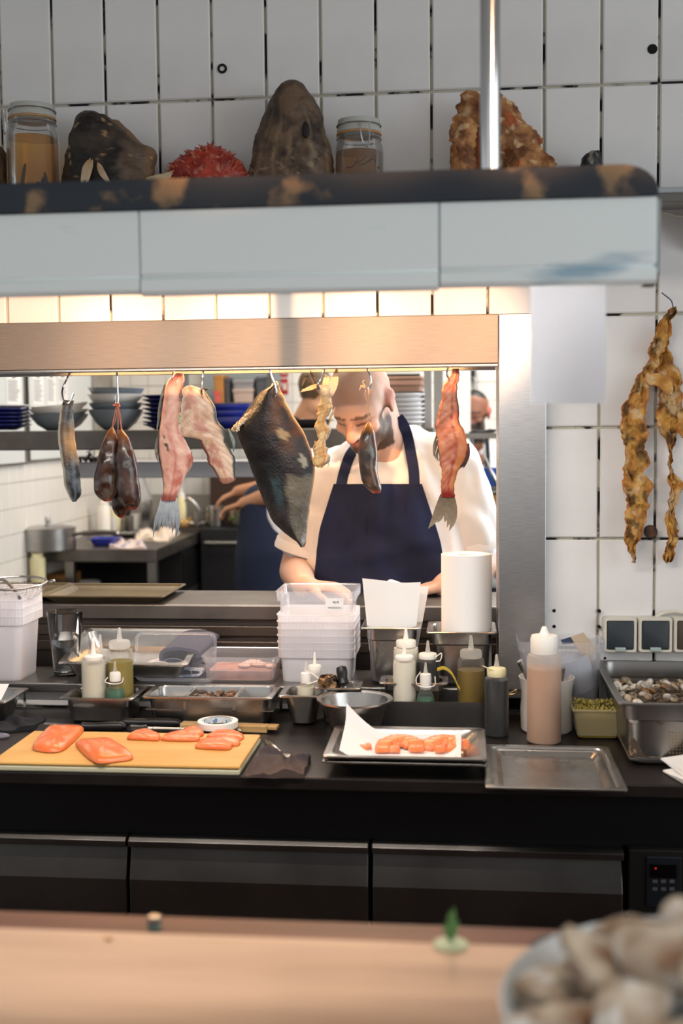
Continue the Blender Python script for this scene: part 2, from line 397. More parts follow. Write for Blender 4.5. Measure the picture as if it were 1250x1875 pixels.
# ------------------------------------------------------------------ guest bar in front
ZB = 1.05
ybf = PZ(450, 1712, ZB).y
mat('bar_wood', '#d2ae92', .42, 0, '#8f7059', 3.2, .40, .66, stretch=(.35, 3, 3), bump=.10, bscale=9, coat=.25)
mat('bar_wood_dark', '#6b4436', .4, 0, '#563528', 5, stretch=(.5, 4, 4))
bar = thing('guest_bar', (0, .7, 0), 'pale worn wooden bar top in the foreground', 'bar')
ys = [.34, .60, .86, ybf]
for k in range(3): MB().box(-1.6, 1.6, ys[k]+.0008, ys[k+1]-.0008, ZB-.04, ZB).build('plank', MATS['bar_wood'], bar, False, bevel=.003)
MB().box(-1.6, 1.6, .5, ybf-.06, 0, ZB-.04).build('front', MATS['bar_wood_dark'], bar, False)
zl2 = 1.005
yl2 = PZ(450, 1681, zl2).y
MB().box(-1.6, 1.6, ybf-.06, yl2, zl2-.03, zl2).build('rear_ledge', MATS['bar_wood_dark'], bar, False, bevel=.003)

# ------------------------------------------------------------------ tiled pelmet shelf hanging from the ceiling
HY = 1.65
mat('pelmet_tile', '#eef6f5', .28, 0, '#9fbccb', 7, .60, .72, stretch=(.5, 1, 2.2))
mat('pelmet_trim', '#262d36', .5, 0, '#8d7355', 9, .54, .60, detail=9)
mat('pelmet_wood', '#9aa3a2', .6)
zt1, zt0 = PY(500, 322, HY).z, PY(500, 378, HY).z
zf0 = PY(500, 533, HY).z
xe = PY(1204, 440, HY).x
hd = thing('tiled_pelmet', (-.3, HY, zf0), 'hanging shelf with pale blue tiled front and chipped dark rim', 'shelf')
b = MB(); ra = .05
prof = [(-1.7, zt0), (xe, zt0), (xe, zt0+.004)]
for k in range(7):
    a = PI/2*k/6; prof.append((xe-ra+ra*math.cos(a), zt1-ra*.75+ra*.75*math.sin(a)))
prof.append((-1.7, zt1))
b.loft([[(x, y, z) for x, z in prof] for y in (HY-.006, HY+.03)]); b.build('dark_rim', MATS['pelmet_trim'], hd, True, bevel=.003)
MB().box(-1.7, xe-.01, HY+.03, HY+.34, zt1-.055, zt1-.03).build('shelf_board', MATS['pelmet_wood'], hd, False)
MB().box(-1.7, xe-.004, HY+.012, HY+.028, zf0+.002, zt0).build('backing_board', MATS['pelmet_wood'], hd, False)
MB().box(xe-.005, xe+.004, HY+.002, HY+.10, zf0+.012, zt0-.004).build('end_board', MATS['pelmet_wood'], hd, False, bevel=.002)
cuts = [-560, -294, 255, 804, 1203]
for k in range(4):
    xa = PY(cuts[k], 450, HY).x+.001; xb = PY(cuts[k+1], 450, HY).x-.001
    b = MB(); h0 = zf0+(.0 if k != 2 else -.003); hb = zf0+.024
    pr = [(0, zt0-.001), (0, hb+.003), (.003, hb+.001), (.003, hb-.001), (-.002, hb-.004), (-.003, h0+.006), (.002, h0), (.012, h0), (.012, zt0-.001)]
    b.loft([[(x, HY+y, z) for y, z in pr] for x in (xa, xb)]); b.build('tile', MATS['pelmet_tile'], hd, True, 30, bevel=.0015)
b = MB(); p = PY(1186, 522, HY+.05); b.box(p.x-.008, p.x+.008, HY+.03, HY+.06, p.z-.002, zf0+.02); b.build('end_bracket', MATS['black_iron'], hd, False)
px_ = PY(897, 312, HY+.10)
b = MB(); b.lathe([(.0145, zt1-.03), (.0145, 3.4)], (px_.x, px_.y, 0), 28, None); b.build('hanging_pole', MATS['chrome'], hd)
MB().lathe([(.03, zt1-.03), (.03, zt1-.024), (.016, zt1-.018)], (px_.x, px_.y, 0), 24).build('pole_flange', MATS['steel'], hd)
px2 = px_.x-1.35
MB().lathe([(.0145, zt1-.03), (.0145, 3.4)], (px2, px_.y, 0), 28, None).build('hanging_pole', MATS['chrome'], hd)
sl = thing('strip_lamp', (-.5, 1.78, 1.86), 'strip lamp fixed under the hanging tiled shelf', 'lamp')
MB().box(-1.25, .24, 1.75, 1.81, 1.853, zt1-.056).build('housing', MATS['white_plastic'], sl, False)
MB().tube([(-1.2, 1.78, 1.848), (.2, 1.78, 1.848)], .006, 8).build('tube', mat('strip_glow', '#ffe6c8', .5, emit=5), sl)
# sheet of paper hanging under the pelmet
b = MB(); rows = []
for i in range(9):
    v = i/8; row = []
    for k in range(9):
        u = k/8; P = PY(971+138*u, 505+234*v, HY+.035+.012*math.sin(3*u+1)*v+.01*v*v); row.append(P)
    rows.append(row)
th = Vector((0, .0006, 0)); b.loft(rows, False, False, False); b.loft([[p+th for p in r] for r in rows], False, False, False)
b.loft([rows[-1], [p+th for p in rows[-1]]], False, False, False)
tag(b.build('paper_sheet', plastic('thin_paper', '#f6f8fc', 0, .5, .01, .30)), 'blank white sheet of paper hanging below the tiled shelf', 'paper')

# ------------------------------------------------------------------ narrow shelf on the wall behind the pelmet
SHY = 2.53
zs = PY(1230, 342, SHY).z
ws = thing('wall_shelf', (-.3, SHY, zs), 'grey metal wall shelf behind the tiled pelmet', 'shelf')
MB().box(-1.6, 1.4, SHY, WY-.001, zs-.012, zs).build('board', mat('shelf_grey', '#a3aaac', .4, .3), ws, False, bevel=.002)
MB().box(-1.6, 1.4, SHY+.004, SHY+.016, zs-.028, zs-.012).build('front_rail', mat('shelf_rail', '#6d6a64', .6), ws, False)
for x in (-1.2, -.3, .5): MB().loft([[(xx, WY-.001, zs-.012), (xx, SHY+.03, zs-.014), (xx, WY-.001, zs-.11)] for xx in (x, x+.012)]).build('bracket', MATS['shelf_grey'], ws, False)
# white reflection on the wall tiles, modelled as thin tube by the pelmet's end
pts = [PY(x, y, WY-.004) for x, y in ((1150, 384), (1205, 389), (1222, 390), (1236, 395), (1250, 396), (1290, 392))]
tag(MB().tube(pts, .0025, 6).build('wall_reflection', MATS['white_plastic']), 'thin white reflection on the tiles beside the pelmet, modelled as a tube', 'cable')
# sockets
mat('socket_white', '#cfcabd', .4); mat('socket_flap', '#2e3539', .35); mat('socket_latch', '#9fb0ab', .4)
for k, (xa, xb) in enumerate(((1105, 1166), (1169, 1231), (1234, 1296))):
    lab = ['flush grey-flapped wall socket nearest the steel post', 'middle grey-flapped wall socket above the pan of shells', 'wall socket with brownish flap at the photo edge'][k]
    A, B_ = PY(xa, 1131, WY-.03), PY(xb, 1196, WY-.03); yb = WY-.03
    s_ = thing('wall_socket', ((A.x+B_.x)/2, WY, B_.z), lab, 'socket', 'wall sockets')
    cx, cz, w, h = (A.x+B_.x)/2, (A.z+B_.z)/2, B_.x-A.x, A.z-B_.z
    def rr(w, h, r, y): return [Vector((p.x+cx, y, p.y+cz)) for p in rrect(w, h, r)]
    b = MB(); b.loft([rr(w, h, .006, WY-.001), rr(w, h, .006, yb+.004), rr(w-.004, h-.004, .005, yb), rr(w-.013, h-.013, .004, yb), rr(w-.015, h-.015, .004, yb+.006)], True, True)
    b.build('frame', MATS['socket_white'], s_)
    b = MB(); b.loft([rr(w-.0165, h-.0165, .003, yb+.006), rr(w-.0165, h-.0165, .003, yb+.0015), rr(w-.020, h-.020, .003, yb+.0005)], True, True)
    f_ = b.build('flap', MATS['socket_flap'] if k < 2 else mat('socket_flap_brown', '#4a4036', .4), s_)
    b = MB(); b.box(cx-.012, cx+.012, yb-.006, yb+.002, cz-h/2+.004, cz-h/2+.013); b.build('latch', MATS['socket_latch'], f_, False, bevel=.002)
pts = [PY(x, y, WY-.008) for x, y in ((1199, 1131), (1206, 1126), (1218, 1121), (1235, 1119), (1252, 1122), (1300, 1123))]
tag(MB().tube(pts, .0042, 8).build('socket_cable', MATS['socket_white']), 'white cable curving above the wall sockets', 'cable')
# ================================================================== ORGANIC SHAPES
mat('organic', '#888888', .5, attr='col', bump=.35, bscale=90)
mat('organic_wet', '#888888', .26, attr='col', bump=.25, bscale=70, sss=.08, coat=.3)
mat('organic_dry', '#888888', .7, attr='col', bump=.8, bscale=120)
mat('fish_wet', '#888888', .34, attr='col', bump=.2, bscale=140, sss=.12)
mat('skin_shiny', '#888888', .38, attr='col', bump=.4, bscale=160, spec=.45)
_L3 = {}
def L3(h):
    if h not in _L3: _L3[h] = lin(h)[:3]
    return _L3[h]
def blade(rows, Y, thick, colfn, nu=40, nv=48, disp=0, dscale=30, curve=None, power=1.0, b=None, flatback=1.0, seed=0, jag=0, fine=0):
    """solid lofted through rows [(y px, x left, x right, thickness factor)] standing at depth Y; colfn(u, v, front, P) gives its own colour"""
    b = b or MB(); y0, y1 = rows[0][0], rows[-1][0]; rings = []; cols = []
    for i in range(nv):
        v = i/(nv-1); y = y0+(y1-y0)*v
        k = interp([(r[0],)+tuple(r[1:3])+((r[3] if len(r) > 3 else 1.),) for r in rows], y); xl, xr, tf = k
        if jag: xl += jag*1.6*fbm((y*.043, seed*3.7, 0), 1, 0, 4); xr += jag*1.6*fbm((y*.047, seed*3.7+9.4, 0), 1, 0, 4)
        ring = []
        for j in range(nu):
            a = 2*PI*j/nu; u = math.cos(a); s = math.sin(a)
            ss = math.copysign(abs(s)**power, s); dy = thick*tf*ss*(flatback if s > 0 else 1)
            P = PY((xl+xr)/2+(xr-xl)/2*u, y, Y)
            P = P+Vector((0, dy+(curve(u, v) if curve else 0), 0))
            if disp:
                q = P*dscale; P = P+Vector((nz(q, 1, seed+1), nz(q, 1, seed+2), nz(q, 1, seed+3)))*disp+(Vector((nz(q, 2.7, seed+4), nz(q, 2.7, seed+5), nz(q, 2.7, seed+6)))*disp*.5+Vector((nz(q, 6.1, seed+7), nz(q, 6.1, seed+8), 0))*disp*.25)*fine
            ring.append(P); c = colfn(u, v, s < .05, P); cols.append(c)
        rings.append(ring)
    b.loft(rings, True, True, True, cols); return b
def line_px(pts, Y): return [PY(x, y, Y) for x, y in pts]
def smooth_path(pts, n=6):
    out = []
    for i in range((len(pts)-1)*n+1):
        t = i/n; out.append(Vector(interp([(k,)+tuple(p) for k, p in enumerate(pts)], t)))
    return out
HGY = 2.745
def hook(px, label, r=.0022, Y=HGY, name='meat_hook'):
    pts = [PY(x, y, Y+(q[0] if q else 0)) for x, y, *q in px]
    h = MB().tube(smooth_path(pts, 4), r, 8).build(name, MATS['chrome']); return tag(h, label, 'hook', 'steel hooks under the pass header')
hook([(127, 667, -.03), (130, 676, -.02), (124, 690), (116, 708), (114, 722, -.01), (118, 736, -.014), (127, 737, -.014), (135, 720, -.012)], 'bent steel hook holding the narrow dark fish strip')
hook([(214, 665, -.03), (214, 680, -.012), (215, 705, -.008), (216, 735, -.008), (212, 742, -.010), (210, 735, -.014), (210, 723, -.016)], 'straight steel hook holding the bundle of three sausages')
hook([(322, 665, -.03), (319, 675, -.012), (316, 690, -.016), (315, 704, -.012)], 'steel hook holding the long pink fish with tail')
hook([(374, 665, -.03), (372, 680, -.016), (370, 705, -.018), (369, 718, -.016), (372, 732, -.006)], 'steel hook through the pale butterflied fish half')
hook([(501, 663, -.03), (494, 675, -.02), (499, 695, -.02), (505, 712, -.022), (503, 727, -.016), (496, 735, -.002)], 'steel hook through the broad black fish skin')
hook([(586, 664, -.03), (594, 673, -.02), (589, 690, -.016), (583, 703, -.016), (586, 712, -.012)], 'steel hook holding the dried fish backbone')
hook([(678, 664, -.03), (672, 673, -.012), (678, 690, -.008), (679, 702, -.008), (674, 712, -.006), (668, 710, -.006)], 'steel hook holding the single sausage by the cook\'s face')
hook([(826, 664, -.03), (820, 673, -.014), (818, 685, -.014), (823, 697, -.010)], 'thin steel hook holding the red fish frame')
# ---- narrow dark fish strip
def c_strip(u, v, fr, P):
    n = fbm(P, 60); c = mixc(L3('#15181d'), L3('#56626c'), .45+.9*n+.35*math.sin(9*u+6*v))
    c = mixc(c, L3('#c99a55'), sst(.25, .0, abs(v-.42))*.55*sst(-.2, .3, u+.4))
    if u < -.55: c = mixc(c, L3('#cfc7a6'), sst(-.55, -.8, u)*(1-v*.6))
    if -.55 < u < -.1: c = mixc(c, L3('#7a4a1c'), .45*(1-v))
    if v < .06: c = L3('#2c2118')
    return c
b = blade([(733, 118, 134, .6), (745, 113, 133), (770, 109, 134), (800, 107, 136), (830, 111, 140), (860, 116, 145), (890, 119, 147), (905, 126, 147.5, .8), (919, 133, 138, .3)], HGY, .008, c_strip, 36, 50, .0012, 60, curve=lambda u, v: .004*u)
tag(b.build('fish_strip', MATS['skin_shiny']), 'narrow slate-blue strip of dried fish hanging leftmost under the header', 'fish')
# ---- sausages
def c_saus(u, v, fr, P):
    n = fbm(P, 26); c = mixc(L3('#1c110d'), L3('#4c2a18'), .45+.8*n); c = mixc(c, L3('#54504a'), .7*sst(.15, .5, fbm(P, 45, 3)))
    c = mixc(c, L3('#8a5428'), sst(.25, 0, v)*.8)  # orange heat-lamp glow on the upper end, painted into the colour
    if v > .97: c = L3('#7a2216')
    return c
def sausage(name, rows, Y, rad, label, grp):
    b = blade(rows, Y, rad, c_saus, 32, 44, .0028, 38, seed=len(bpy.data.objects)); return tag(b.build(name, MATS['organic_wet']), label, 'sausage', grp)
g3 = 'bundle of three cured sausages'
sausage('cured_sausage', [(782, 204, 207, .2), (792, 198, 212, .5), (810, 188, 216, .8), (840, 179, 217, 1), (870, 174, 215, 1.05), (895, 173, 214, 1.05), (910, 180, 210, .8), (918, 190, 203, .3)], HGY-.012, .024, 'left sausage of the bundle, with bare rounded end', g3)
sausage('cured_sausage', [(786, 220, 224, .2), (797, 217, 232, .5), (820, 214, 243, .85), (850, 213, 250, 1), (885, 214, 255, 1.05), (910, 217, 257, 1.05), (925, 225, 254, .8), (934, 234, 247, .3)], HGY-.016, .024, 'right sausage of the bundle, reddish tip', g3)
sausage('cured_sausage', [(800, 214, 218, .2), (830, 209, 228, .6), (870, 206, 234, .9), (900, 204, 237, 1), (925, 205, 237, 1), (940, 211, 232, .7), (948, 217, 226, .3)], HGY+.030, .020, 'short sausage hanging behind the two others of the bundle', g3)
b = MB()
for pts in ([(215, 740), (212, 765), (206, 783)], [(213, 742), (209, 762), (205, 784)], [(216, 741), (221, 765), (222, 787)], [(217, 740), (219, 765), (224, 788)], [(216, 742), (216, 770), (216, 800)]):
    b.tube(smooth_path(line_px(pts, HGY-.012), 5), .0011, 5)
for k in range(16):
    a = PY(214+random.uniform(-5, 5), 742+random.uniform(-3, 5), HGY-.014); b.ball(a+Vector((random.uniform(-.002, .002), random.uniform(-.006, .004), 0)), (.003, .003, .0022), 6, 5)
tag(b.build('sausage_twine', mat('twine_pink', '#b5725c', .85)), 'pinkish twine tying the bundle of sausages to its hook', 'twine')
# single sausage
def c_s2(u, v, fr, P):
    n = fbm(P, 30); c = mixc(L3('#2a211c'), L3('#6b452b'), .35+.9*n); c = mixc(c, L3('#6c716c'), sst(.1, .5, fbm(P, 30, 5))*.8)
    c = mixc(c, L3('#a0682f'), sst(.2, 0, v)); return c if v < .97 else L3('#93301f')  # upper end tinted orange: lamp glow put into the sausage's colour
b = blade([(772, 672, 676, .2), (780, 667, 681, .5), (795, 660, 687, .85), (825, 656, 690, 1), (855, 658, 690, 1), (880, 663, 694, 1), (893, 670, 697, .85), (903, 682, 695, .4)], HGY, .023, c_s2, 32, 44, .0025, 38)
tag(b.build('cured_sausage', MATS['organic_wet']), 'single bent sausage on twine in front of the cook\'s beard', 'sausage')
b = MB()
for pts in ([(670, 711), (668, 725), (673, 740), (674, 773)], [(674, 713), (674, 740), (674, 772)], [(676, 712), (675, 730), (674, 745)], [(668, 709), (662, 706), (658, 714)], [(669, 708), (664, 700), (667, 696)], [(670, 739), (674, 741), (679, 737)], [(669, 743), (674, 740), (678, 743)], [(671, 710), (664, 709), (659, 706)]):
    b.tube(smooth_path(line_px(pts, HGY-.006), 5), .0009, 5)
tag(b.build('sausage_twine', MATS['rope']), 'frayed tan twine above the single sausage', 'twine')
# ---- helper: fish tail / fin made of rays
def fin(rays, Y, w, colr, name, parent, m='organic_dry', thick=.0012):
    b = MB()
    for r in rays:
        p = line_px(r, Y); p = smooth_path(p, 4); n = len(p); rings = []; cols = []
        for i, q in enumerate(p):
            t = i/(n-1); ww = w*(.55+.6*math.sin(PI*min(t*1.15, 1)))*(1 if t < .8 else (1-t)/.2+.15)
            d = (p[min(i+1, n-1)]-p[max(i-1, 0)]).normalized(); s = d.cross(Vector((0, 1, 0))).normalized()
            rings.append([q-s*ww, q+Vector((0, -thick, 0)), q+s*ww, q+Vector((0, thick, 0))])
            cols += [mixc(L3(colr[0]), L3(colr[1]), t+.3*nz(q, 90))]*4
        b.loft(rings, True, True, True, cols)
    return b.build(name, MATS[m], parent)
# ---- long pink fish
def c_pink(u, v, fr, P):
    n = fbm(P, 45); c = mixc(L3('#c98f7e'), L3('#dcb5a2'), .5+.8*n)
    c = mixc(c, L3('#b4564a'), sst(.12, .5, fbm(P, 28, 4))*.8)
    rib = math.sin((v*34+u*3.5*(1 if u > -.1 else -1))*2.2); c = mixc(c, L3('#a87868'), .22*sst(.3, 1, rib))
    c = mixc(c, L3('#a23b35'), .55*sst(.16, .02, abs(u-.12+.1*math.sin(5*v)))*sst(.35, .6, v))
    c = mixc(c, L3('#b8362b'), sst(.14, 0, v)*.7)
    if u < -.80: c = mixc(c, L3('#20242a'), sst(-.78, -.9, u))
    if u > .72 and v < .22: c = mixc(c, L3('#1c1416'), sst(.72, .85, u)*(.6+.6*nz(P, 150)))
    if .47 < v < .62 and abs(u+.38) < .13 and nz(P, 130, 2) > .12: c = L3('#4c3a30')
    if v > .93: c = mixc(c, L3('#7e1f22'), sst(.93, .97, v)*.8)
    if not fr: c = L3('#30343a')
    return c
t = thing('pink_fish', PY(320, 910, HGY), 'long pink skinned fish with silver tail hanging from its hook', 'fish')
b = blade([(684, 322, 336, .5), (692, 312, 338, .8), (700, 305, 337), (720, 300, 333), (750, 297, 330), (780, 292, 328), (800, 290, 336), (820, 289.5, 346), (833, 290, 351), (850, 293, 347), (870, 297, 340), (890, 299, 330, .9), (905, 298, 325, .8), (916, 295, 322, .6)], HGY, .018, c_pink, 44, 80, .0014, 60)
b.build('body', MATS['fish_wet'], t)
fin([[(296, 912), (291, 935), (284, 958), (280, 986)], [(300, 913), (297, 935), (292, 958), (290, 974)], [(304, 914), (303, 935), (299, 955), (297, 968)], [(308, 914), (307, 935), (305, 955), (305, 966)], [(312, 914), (312, 938), (311, 958), (311, 970)],
     [(316, 914), (317, 938), (317, 960), (315, 978)], [(320, 912), (322, 938), (324, 960), (321, 984)], [(322, 912), (325, 935), (327, 958), (322, 986)], [(306, 912), (309, 930), (308, 945), (308, 955)], [(298, 911), (294, 930), (288, 950), (284, 968)]], HGY, .0036, ('#aab2b8', '#66727c'), 'tail_fin', t, 'fish_wet')
fin([[(302, 704), (296, 725), (291, 750), (288, 775)], [(298, 735), (293, 755), (289, 775), (287, 790)], [(292, 790), (288, 805), (285, 820), (284, 838)], [(291, 805), (289, 825), (287, 835), (290, 848)], [(291, 825), (292, 840), (295, 850), (297, 862)]], HGY, .0026, ('#3c4148', '#8d8a80'), 'dorsal_fin', t)
fin([[(350, 828), (348, 840), (342, 855), (335, 868)], [(348, 836), (346, 850), (342, 862), (336, 876)], [(345, 845), (343, 858), (339, 868), (333, 874)], [(350, 832), (351, 842), (347, 856), (341, 866)]], HGY-.002, .0032, ('#a04a44', '#a8947c'), 'anal_fin', t)
# ---- pale butterflied half
def c_half(u, v, fr, P):
    n = fbm(P, 40); c = mixc(L3('#bd9c80'), L3('#d8bda6'), .5+.8*n)
    s = (u-(-.10+.15*v)); c = mixc(c, L3('#b0604f'), .75*sst(.22, .02, abs(s))*(.6+.5*nz(P, 60)))
    rib = math.sin((v*26-abs(s)*5)*2.6); c = mixc(c, L3('#94705c'), .5*sst(.45, 1, rib)*sst(.1, .3, abs(s)))
    c = mixc(c, L3('#a8685c'), sst(.1, .5, fbm(P, 36, 8))*.7)
    if u > .82: c = mixc(c, L3('#414c48'), sst(.8, .93, u))
    if u < -.80 and v < .55: c = mixc(c, L3('#d6d6cf'), sst(-.8, -.92, u))
    if v > .55 and u < -.7: c = mixc(c, L3('#6a3430'), sst(-.7, -.85, u))
    if v > .94: c = mixc(c, L3('#8c4a42'), .6)
    if not fr: c = L3('#4a504c')
    return c
t = thing('butterflied_fish', PY(400, 880, HGY), 'pale butterflied fish half with ribs between pink fish and black skin', 'fish')
b = blade([(706, 345, 354, .4), (713, 336, 374, .8), (730, 331, 386), (750, 330, 393), (775, 328.5, 403), (790, 327, 410), (797, 329, 412), (801, 345, 414), (806, 362, 416), (820, 371, 421), (840, 380, 428), (860, 391, 431), (875, 399, 432), (881, 402, 431, .8), (886, 407, 420, .5)], HGY, .012, c_half, 48, 90, .0016, 55, jag=3)
b.build('body', MATS['fish_wet'], t)
fin([[(331, 762), (325, 755), (318, 750), (316, 748)], [(331, 770), (325, 762), (320, 756), (317, 750)], [(331, 776), (326, 770), (322, 762), (318, 752)]], HGY-.006, .003, ('#b7b28a', '#9a9a6e'), 'pectoral_fin', t)
fin([[(356, 712), (366, 712), (376, 712), (385, 711)], [(360, 714), (368, 714), (374, 714), (382, 713)]], HGY+.004, .0016, ('#4a3c30', '#2b2622'), 'dorsal_spine', t)
fin([[(418, 785), (424, 800), (427, 812), (427, 826)], [(420, 790), (427, 805), (428, 815), (427, 830)]], HGY, .003, ('#8a9a94', '#66766e'), 'edge_fin', t)
# ---- broad black skin
def c_skin(u, v, fr, P):
    X = (P.x, 0, P.z); n = fbm(P, 22); c = mixc(L3('#0c0b0c'), L3('#20191a'), .5+n)
    br = sst(-.15, .45, u)*sst(.55, .30, v)*sst(.02, .12, v); c = mixc(c, L3('#5a351c'), br*clamp(.45+.9*fbm(P, 30, 2)))
    c = mixc(c, L3('#303842'), sst(.55, .9, u)*sst(.25, .4, v)*.6*clamp(.5+nz(P, 90)))
    lg = sst(-.05, .1, u-.12+.12*nz(P, 40))*sst(.55, .575, v+.02*nz(P, 60)); c = mixc(c, L3('#736b5a'), lg*(.75+.3*nz(P, 200)))
    c = mixc(c, L3('#353231'), sst(.62, .8, v)*.75*clamp(.55+.6*nz(P, 70)))
    c = mixc(c, L3('#4d6a70'), .5*sst(.18, .05, abs(v-.63))*sst(.25, .1, abs(u+.22))*clamp(.5+nz(P, 50)))
    d = abs(u-.40-.1*(v-.28))/.20+abs(v-.29+.03*nz(P, 60))/.045
    if d < 1: c = L3('#a5865c')
    d = abs(u-.72)/.13+abs(v-.47)/.05
    if d < 1: c = L3('#97927f')
    if u > .93: c = mixc(c, L3('#9a7a55'), sst(.93, .98, u)*(1-.5*v))  # lit tan rim painted along the right edge
    return c if fr else L3('#8a6a48')
t = thing('black_fish_skin', PY(520, 1000, HGY), 'broad black leathery fish skin with knobbly tan upper edge', 'fish skin')
sk = [(705, 494, 508, .5), (715, 474, 512), (725, 464, 517), (740, 453, 523), (760, 438, 535), (780, 427, 547), (790, 427, 553), (810, 433, 562), (840, 446, 572), (855, 451, 575), (880, 461, 573), (910, 473, 568), (935, 483, 565), (955, 492, 562), (970, 507, 560), (985, 525, 559), (995, 540, 558.5), (1002, 547, 556, .4)]
def sk_curve(u, v): return .030*u*u-.012*u
blade(sk, HGY-.012, .007, c_skin, 56, 90, .0016, 40, curve=sk_curve, power=.7).build('hide', MATS['skin_shiny'], t)
b = MB(); random.seed(5)
for k in range(46):
    s = k/45; x = 427+(507-427)*s+random.uniform(-2, 1.5); y = 786-(786-703)*(s**1.05)+random.uniform(-2.5, 1.5)
    q = PY(x, y, HGY+.012+random.uniform(-.004, .004)); rr = random.uniform(.003, .0052)*(1.35 if s > .93 else 1); b.ball(q, (rr, rr*.9, rr*1.2), 8, 6, col=mixc(L3('#a8845c'), L3('#d6bf9f'), random.random()*.7+.3*s))
for k in range(30):
    s = k/29; x = 432+20*s+random.uniform(-1.5, 3.5); y = 784-26*s+random.uniform(0, 5)
    q = PY(x, y, HGY-.010+random.uniform(-.002, .002)); b.ball(q, random.uniform(.0022, .0038), 8, 6, col=mixc(L3('#b49a78'), L3('#d9cdb8'), random.random()))
o = b.build('knobbly_edge', MATS['organic'], t); o['kind'] = 'stuff'
# ---- dried backbone with jaws
def c_bone(u, v, fr, P):
    n = fbm(P, 60); c = mixc(L3('#c79a5e'), L3('#e0c593'), .5+.9*n); c = mixc(c, L3('#c9702a'), .85*sst(.16, .05, abs(u-.45))*sst(.2, .35, v))
    c = mixc(c, L3('#a8703a'), .5*sst(.5, 1, math.sin(v*60+u*2)))
    if u > .72: c = mixc(c, L3('#8f8b80'), sst(.7, .8, u))
    c = mixc(c, L3('#8b8a84'), sst(.2, .08, v)*clamp(.6+nz(P, 80))); return mixc(c, L3('#33261c'), sst(.16, .02, v)*sst(0, -.8, u))
t = thing('dried_backbone', PY(590, 855, HGY), 'dried fish backbone with spread jaws hanging beside the cook\'s forehead', 'dried fish')
blade([(705, 582, 604, .6), (720, 583, 609), (735, 582, 606), (755, 581, 602), (780, 580, 602), (800, 578, 602), (820, 576, 601), (832, 573, 601), (845, 575, 601), (853, 580, 595, .6), (857, 582, 590, .3)], HGY, .011, c_bone, 36, 80, .0022, 75, jag=5).build('spine', MATS['organic_dry'], t)
fin([[(600, 722), (606, 705), (611, 690), (616, 673)], [(604, 725), (610, 706), (615, 690), (618, 672)], [(607, 725), (613, 708), (616, 692), (617, 674)], [(596, 716), (603, 705), (610, 692), (615, 680)]], HGY, .0045, ('#a39d90', '#c9a878'), 'jaw', t)
fin([[(590, 712), (593, 700), (595, 692), (596, 684)], [(594, 714), (598, 703), (600, 694), (602, 688)]], HGY+.004, .003, ('#c8a876', '#e0c89a'), 'jaw_bone', t)
fin([[(582, 718), (575, 705), (568, 692), (565, 688)], [(565, 688), (559, 692), (555, 700), (553, 707)], [(579, 705), (574, 692), (570, 684), (567, 678)]], HGY, .0022, ('#3a2c22', '#6a5846'), 'bristle', t)
fin([[(584, 707), (570, 711), (558, 714), (550, 718)], [(582, 704), (571, 708), (560, 713), (552, 714)]], HGY-.004, .0034, ('#c9a26e', '#dcbf92'), 'cheek_bone', t)
fin([[(602, 770), (606, 760), (610, 752), (613, 745)], [(601, 762), (602, 752), (602, 745), (603, 742)], [(602, 778), (606, 764), (610, 757), (614, 750)], [(576, 838), (574, 820), (577, 812), (576, 806)], [(596, 845), (590, 830), (582, 818), (574, 808)], [(600, 838), (601, 846), (601, 852), (599, 856)]], HGY, .0014, ('#b98f58', '#dcc39a'), 'rib', t)
# ---- red fish frame with tail
def c_red(u, v, fr, P):
    n = fbm(P, 50); c = mixc(L3('#b0563c'), L3('#cf8a64'), .5+.9*n); s = u-(.50-.42*v)
    left = sst(.05, -.1, s); rib = math.sin(v*105+s*9)
    c = mixc(c, L3('#c08a72'), .5*left*sst(-.2, .6, rib)); c = mixc(c, L3('#8c3a2a'), .4*left*sst(.75, 1, -rib))
    c = mixc(c, L3('#8e2a20'), .85*sst(.17, .06, abs(s))*(.7+.3*math.sin(v*88)))
    right = sst(.1, .22, s); c = mixc(c, L3('#d1854e'), .6*right*sst(.35, .5, v))
    if u > .86 and v < .5: c = mixc(c, L3('#1e1517'), sst(.86, .93, u)*sst(.55, .4, v))
    if u < -.9: c = mixc(c, L3('#5a4636'), sst(-.9, -.97, u))
    if v > .9: c = mixc(c, L3('#8c2a22'), sst(.9, .97, v))
    return c if fr else L3('#4a3a30')
t = thing('red_fish_frame', PY(815, 905, HGY), 'red-orange filleted fish frame with tail beside the steel post', 'fish')
blade([(675, 827, 838, .6), (690, 820, 840), (720, 808, 838), (750, 802, 838), (770, 799, 842), (795, 798, 850), (812, 799, 858), (830, 803, 853), (850, 807, 845), (870, 809, 837), (890, 807, 834, .8), (903, 807, 832, .7), (911, 809, 830, .5)], HGY, .012, c_red, 44, 90, .0016, 60, jag=2.5).build('body', MATS['fish_wet'], t)
fin([[(808, 905), (801, 930), (792, 955), (784, 968)], [(811, 906), (806, 930), (798, 950), (790, 964)], [(814, 908), (811, 930), (806, 948), (800, 957)], [(818, 909), (818, 932), (816, 948), (814, 956)], [(822, 909), (823, 932), (822, 952), (818, 966)], [(826, 908), (829, 932), (828, 955), (822, 972)], [(829, 906), (832, 930), (831, 952), (824, 970)]], HGY, .0052, ('#6a5a48', '#9c8c74'), 'tail_fin', t)
fin([[(857, 812), (857, 830), (853, 845), (848, 858)], [(855, 818), (854, 835), (850, 848), (846, 856)], [(852, 826), (850, 840), (846, 850), (842, 858)], [(849, 834), (846, 846), (842, 854), (838, 861)]], HGY, .0036, ('#5a2a2c', '#3c2c28'), 'anal_fin', t)
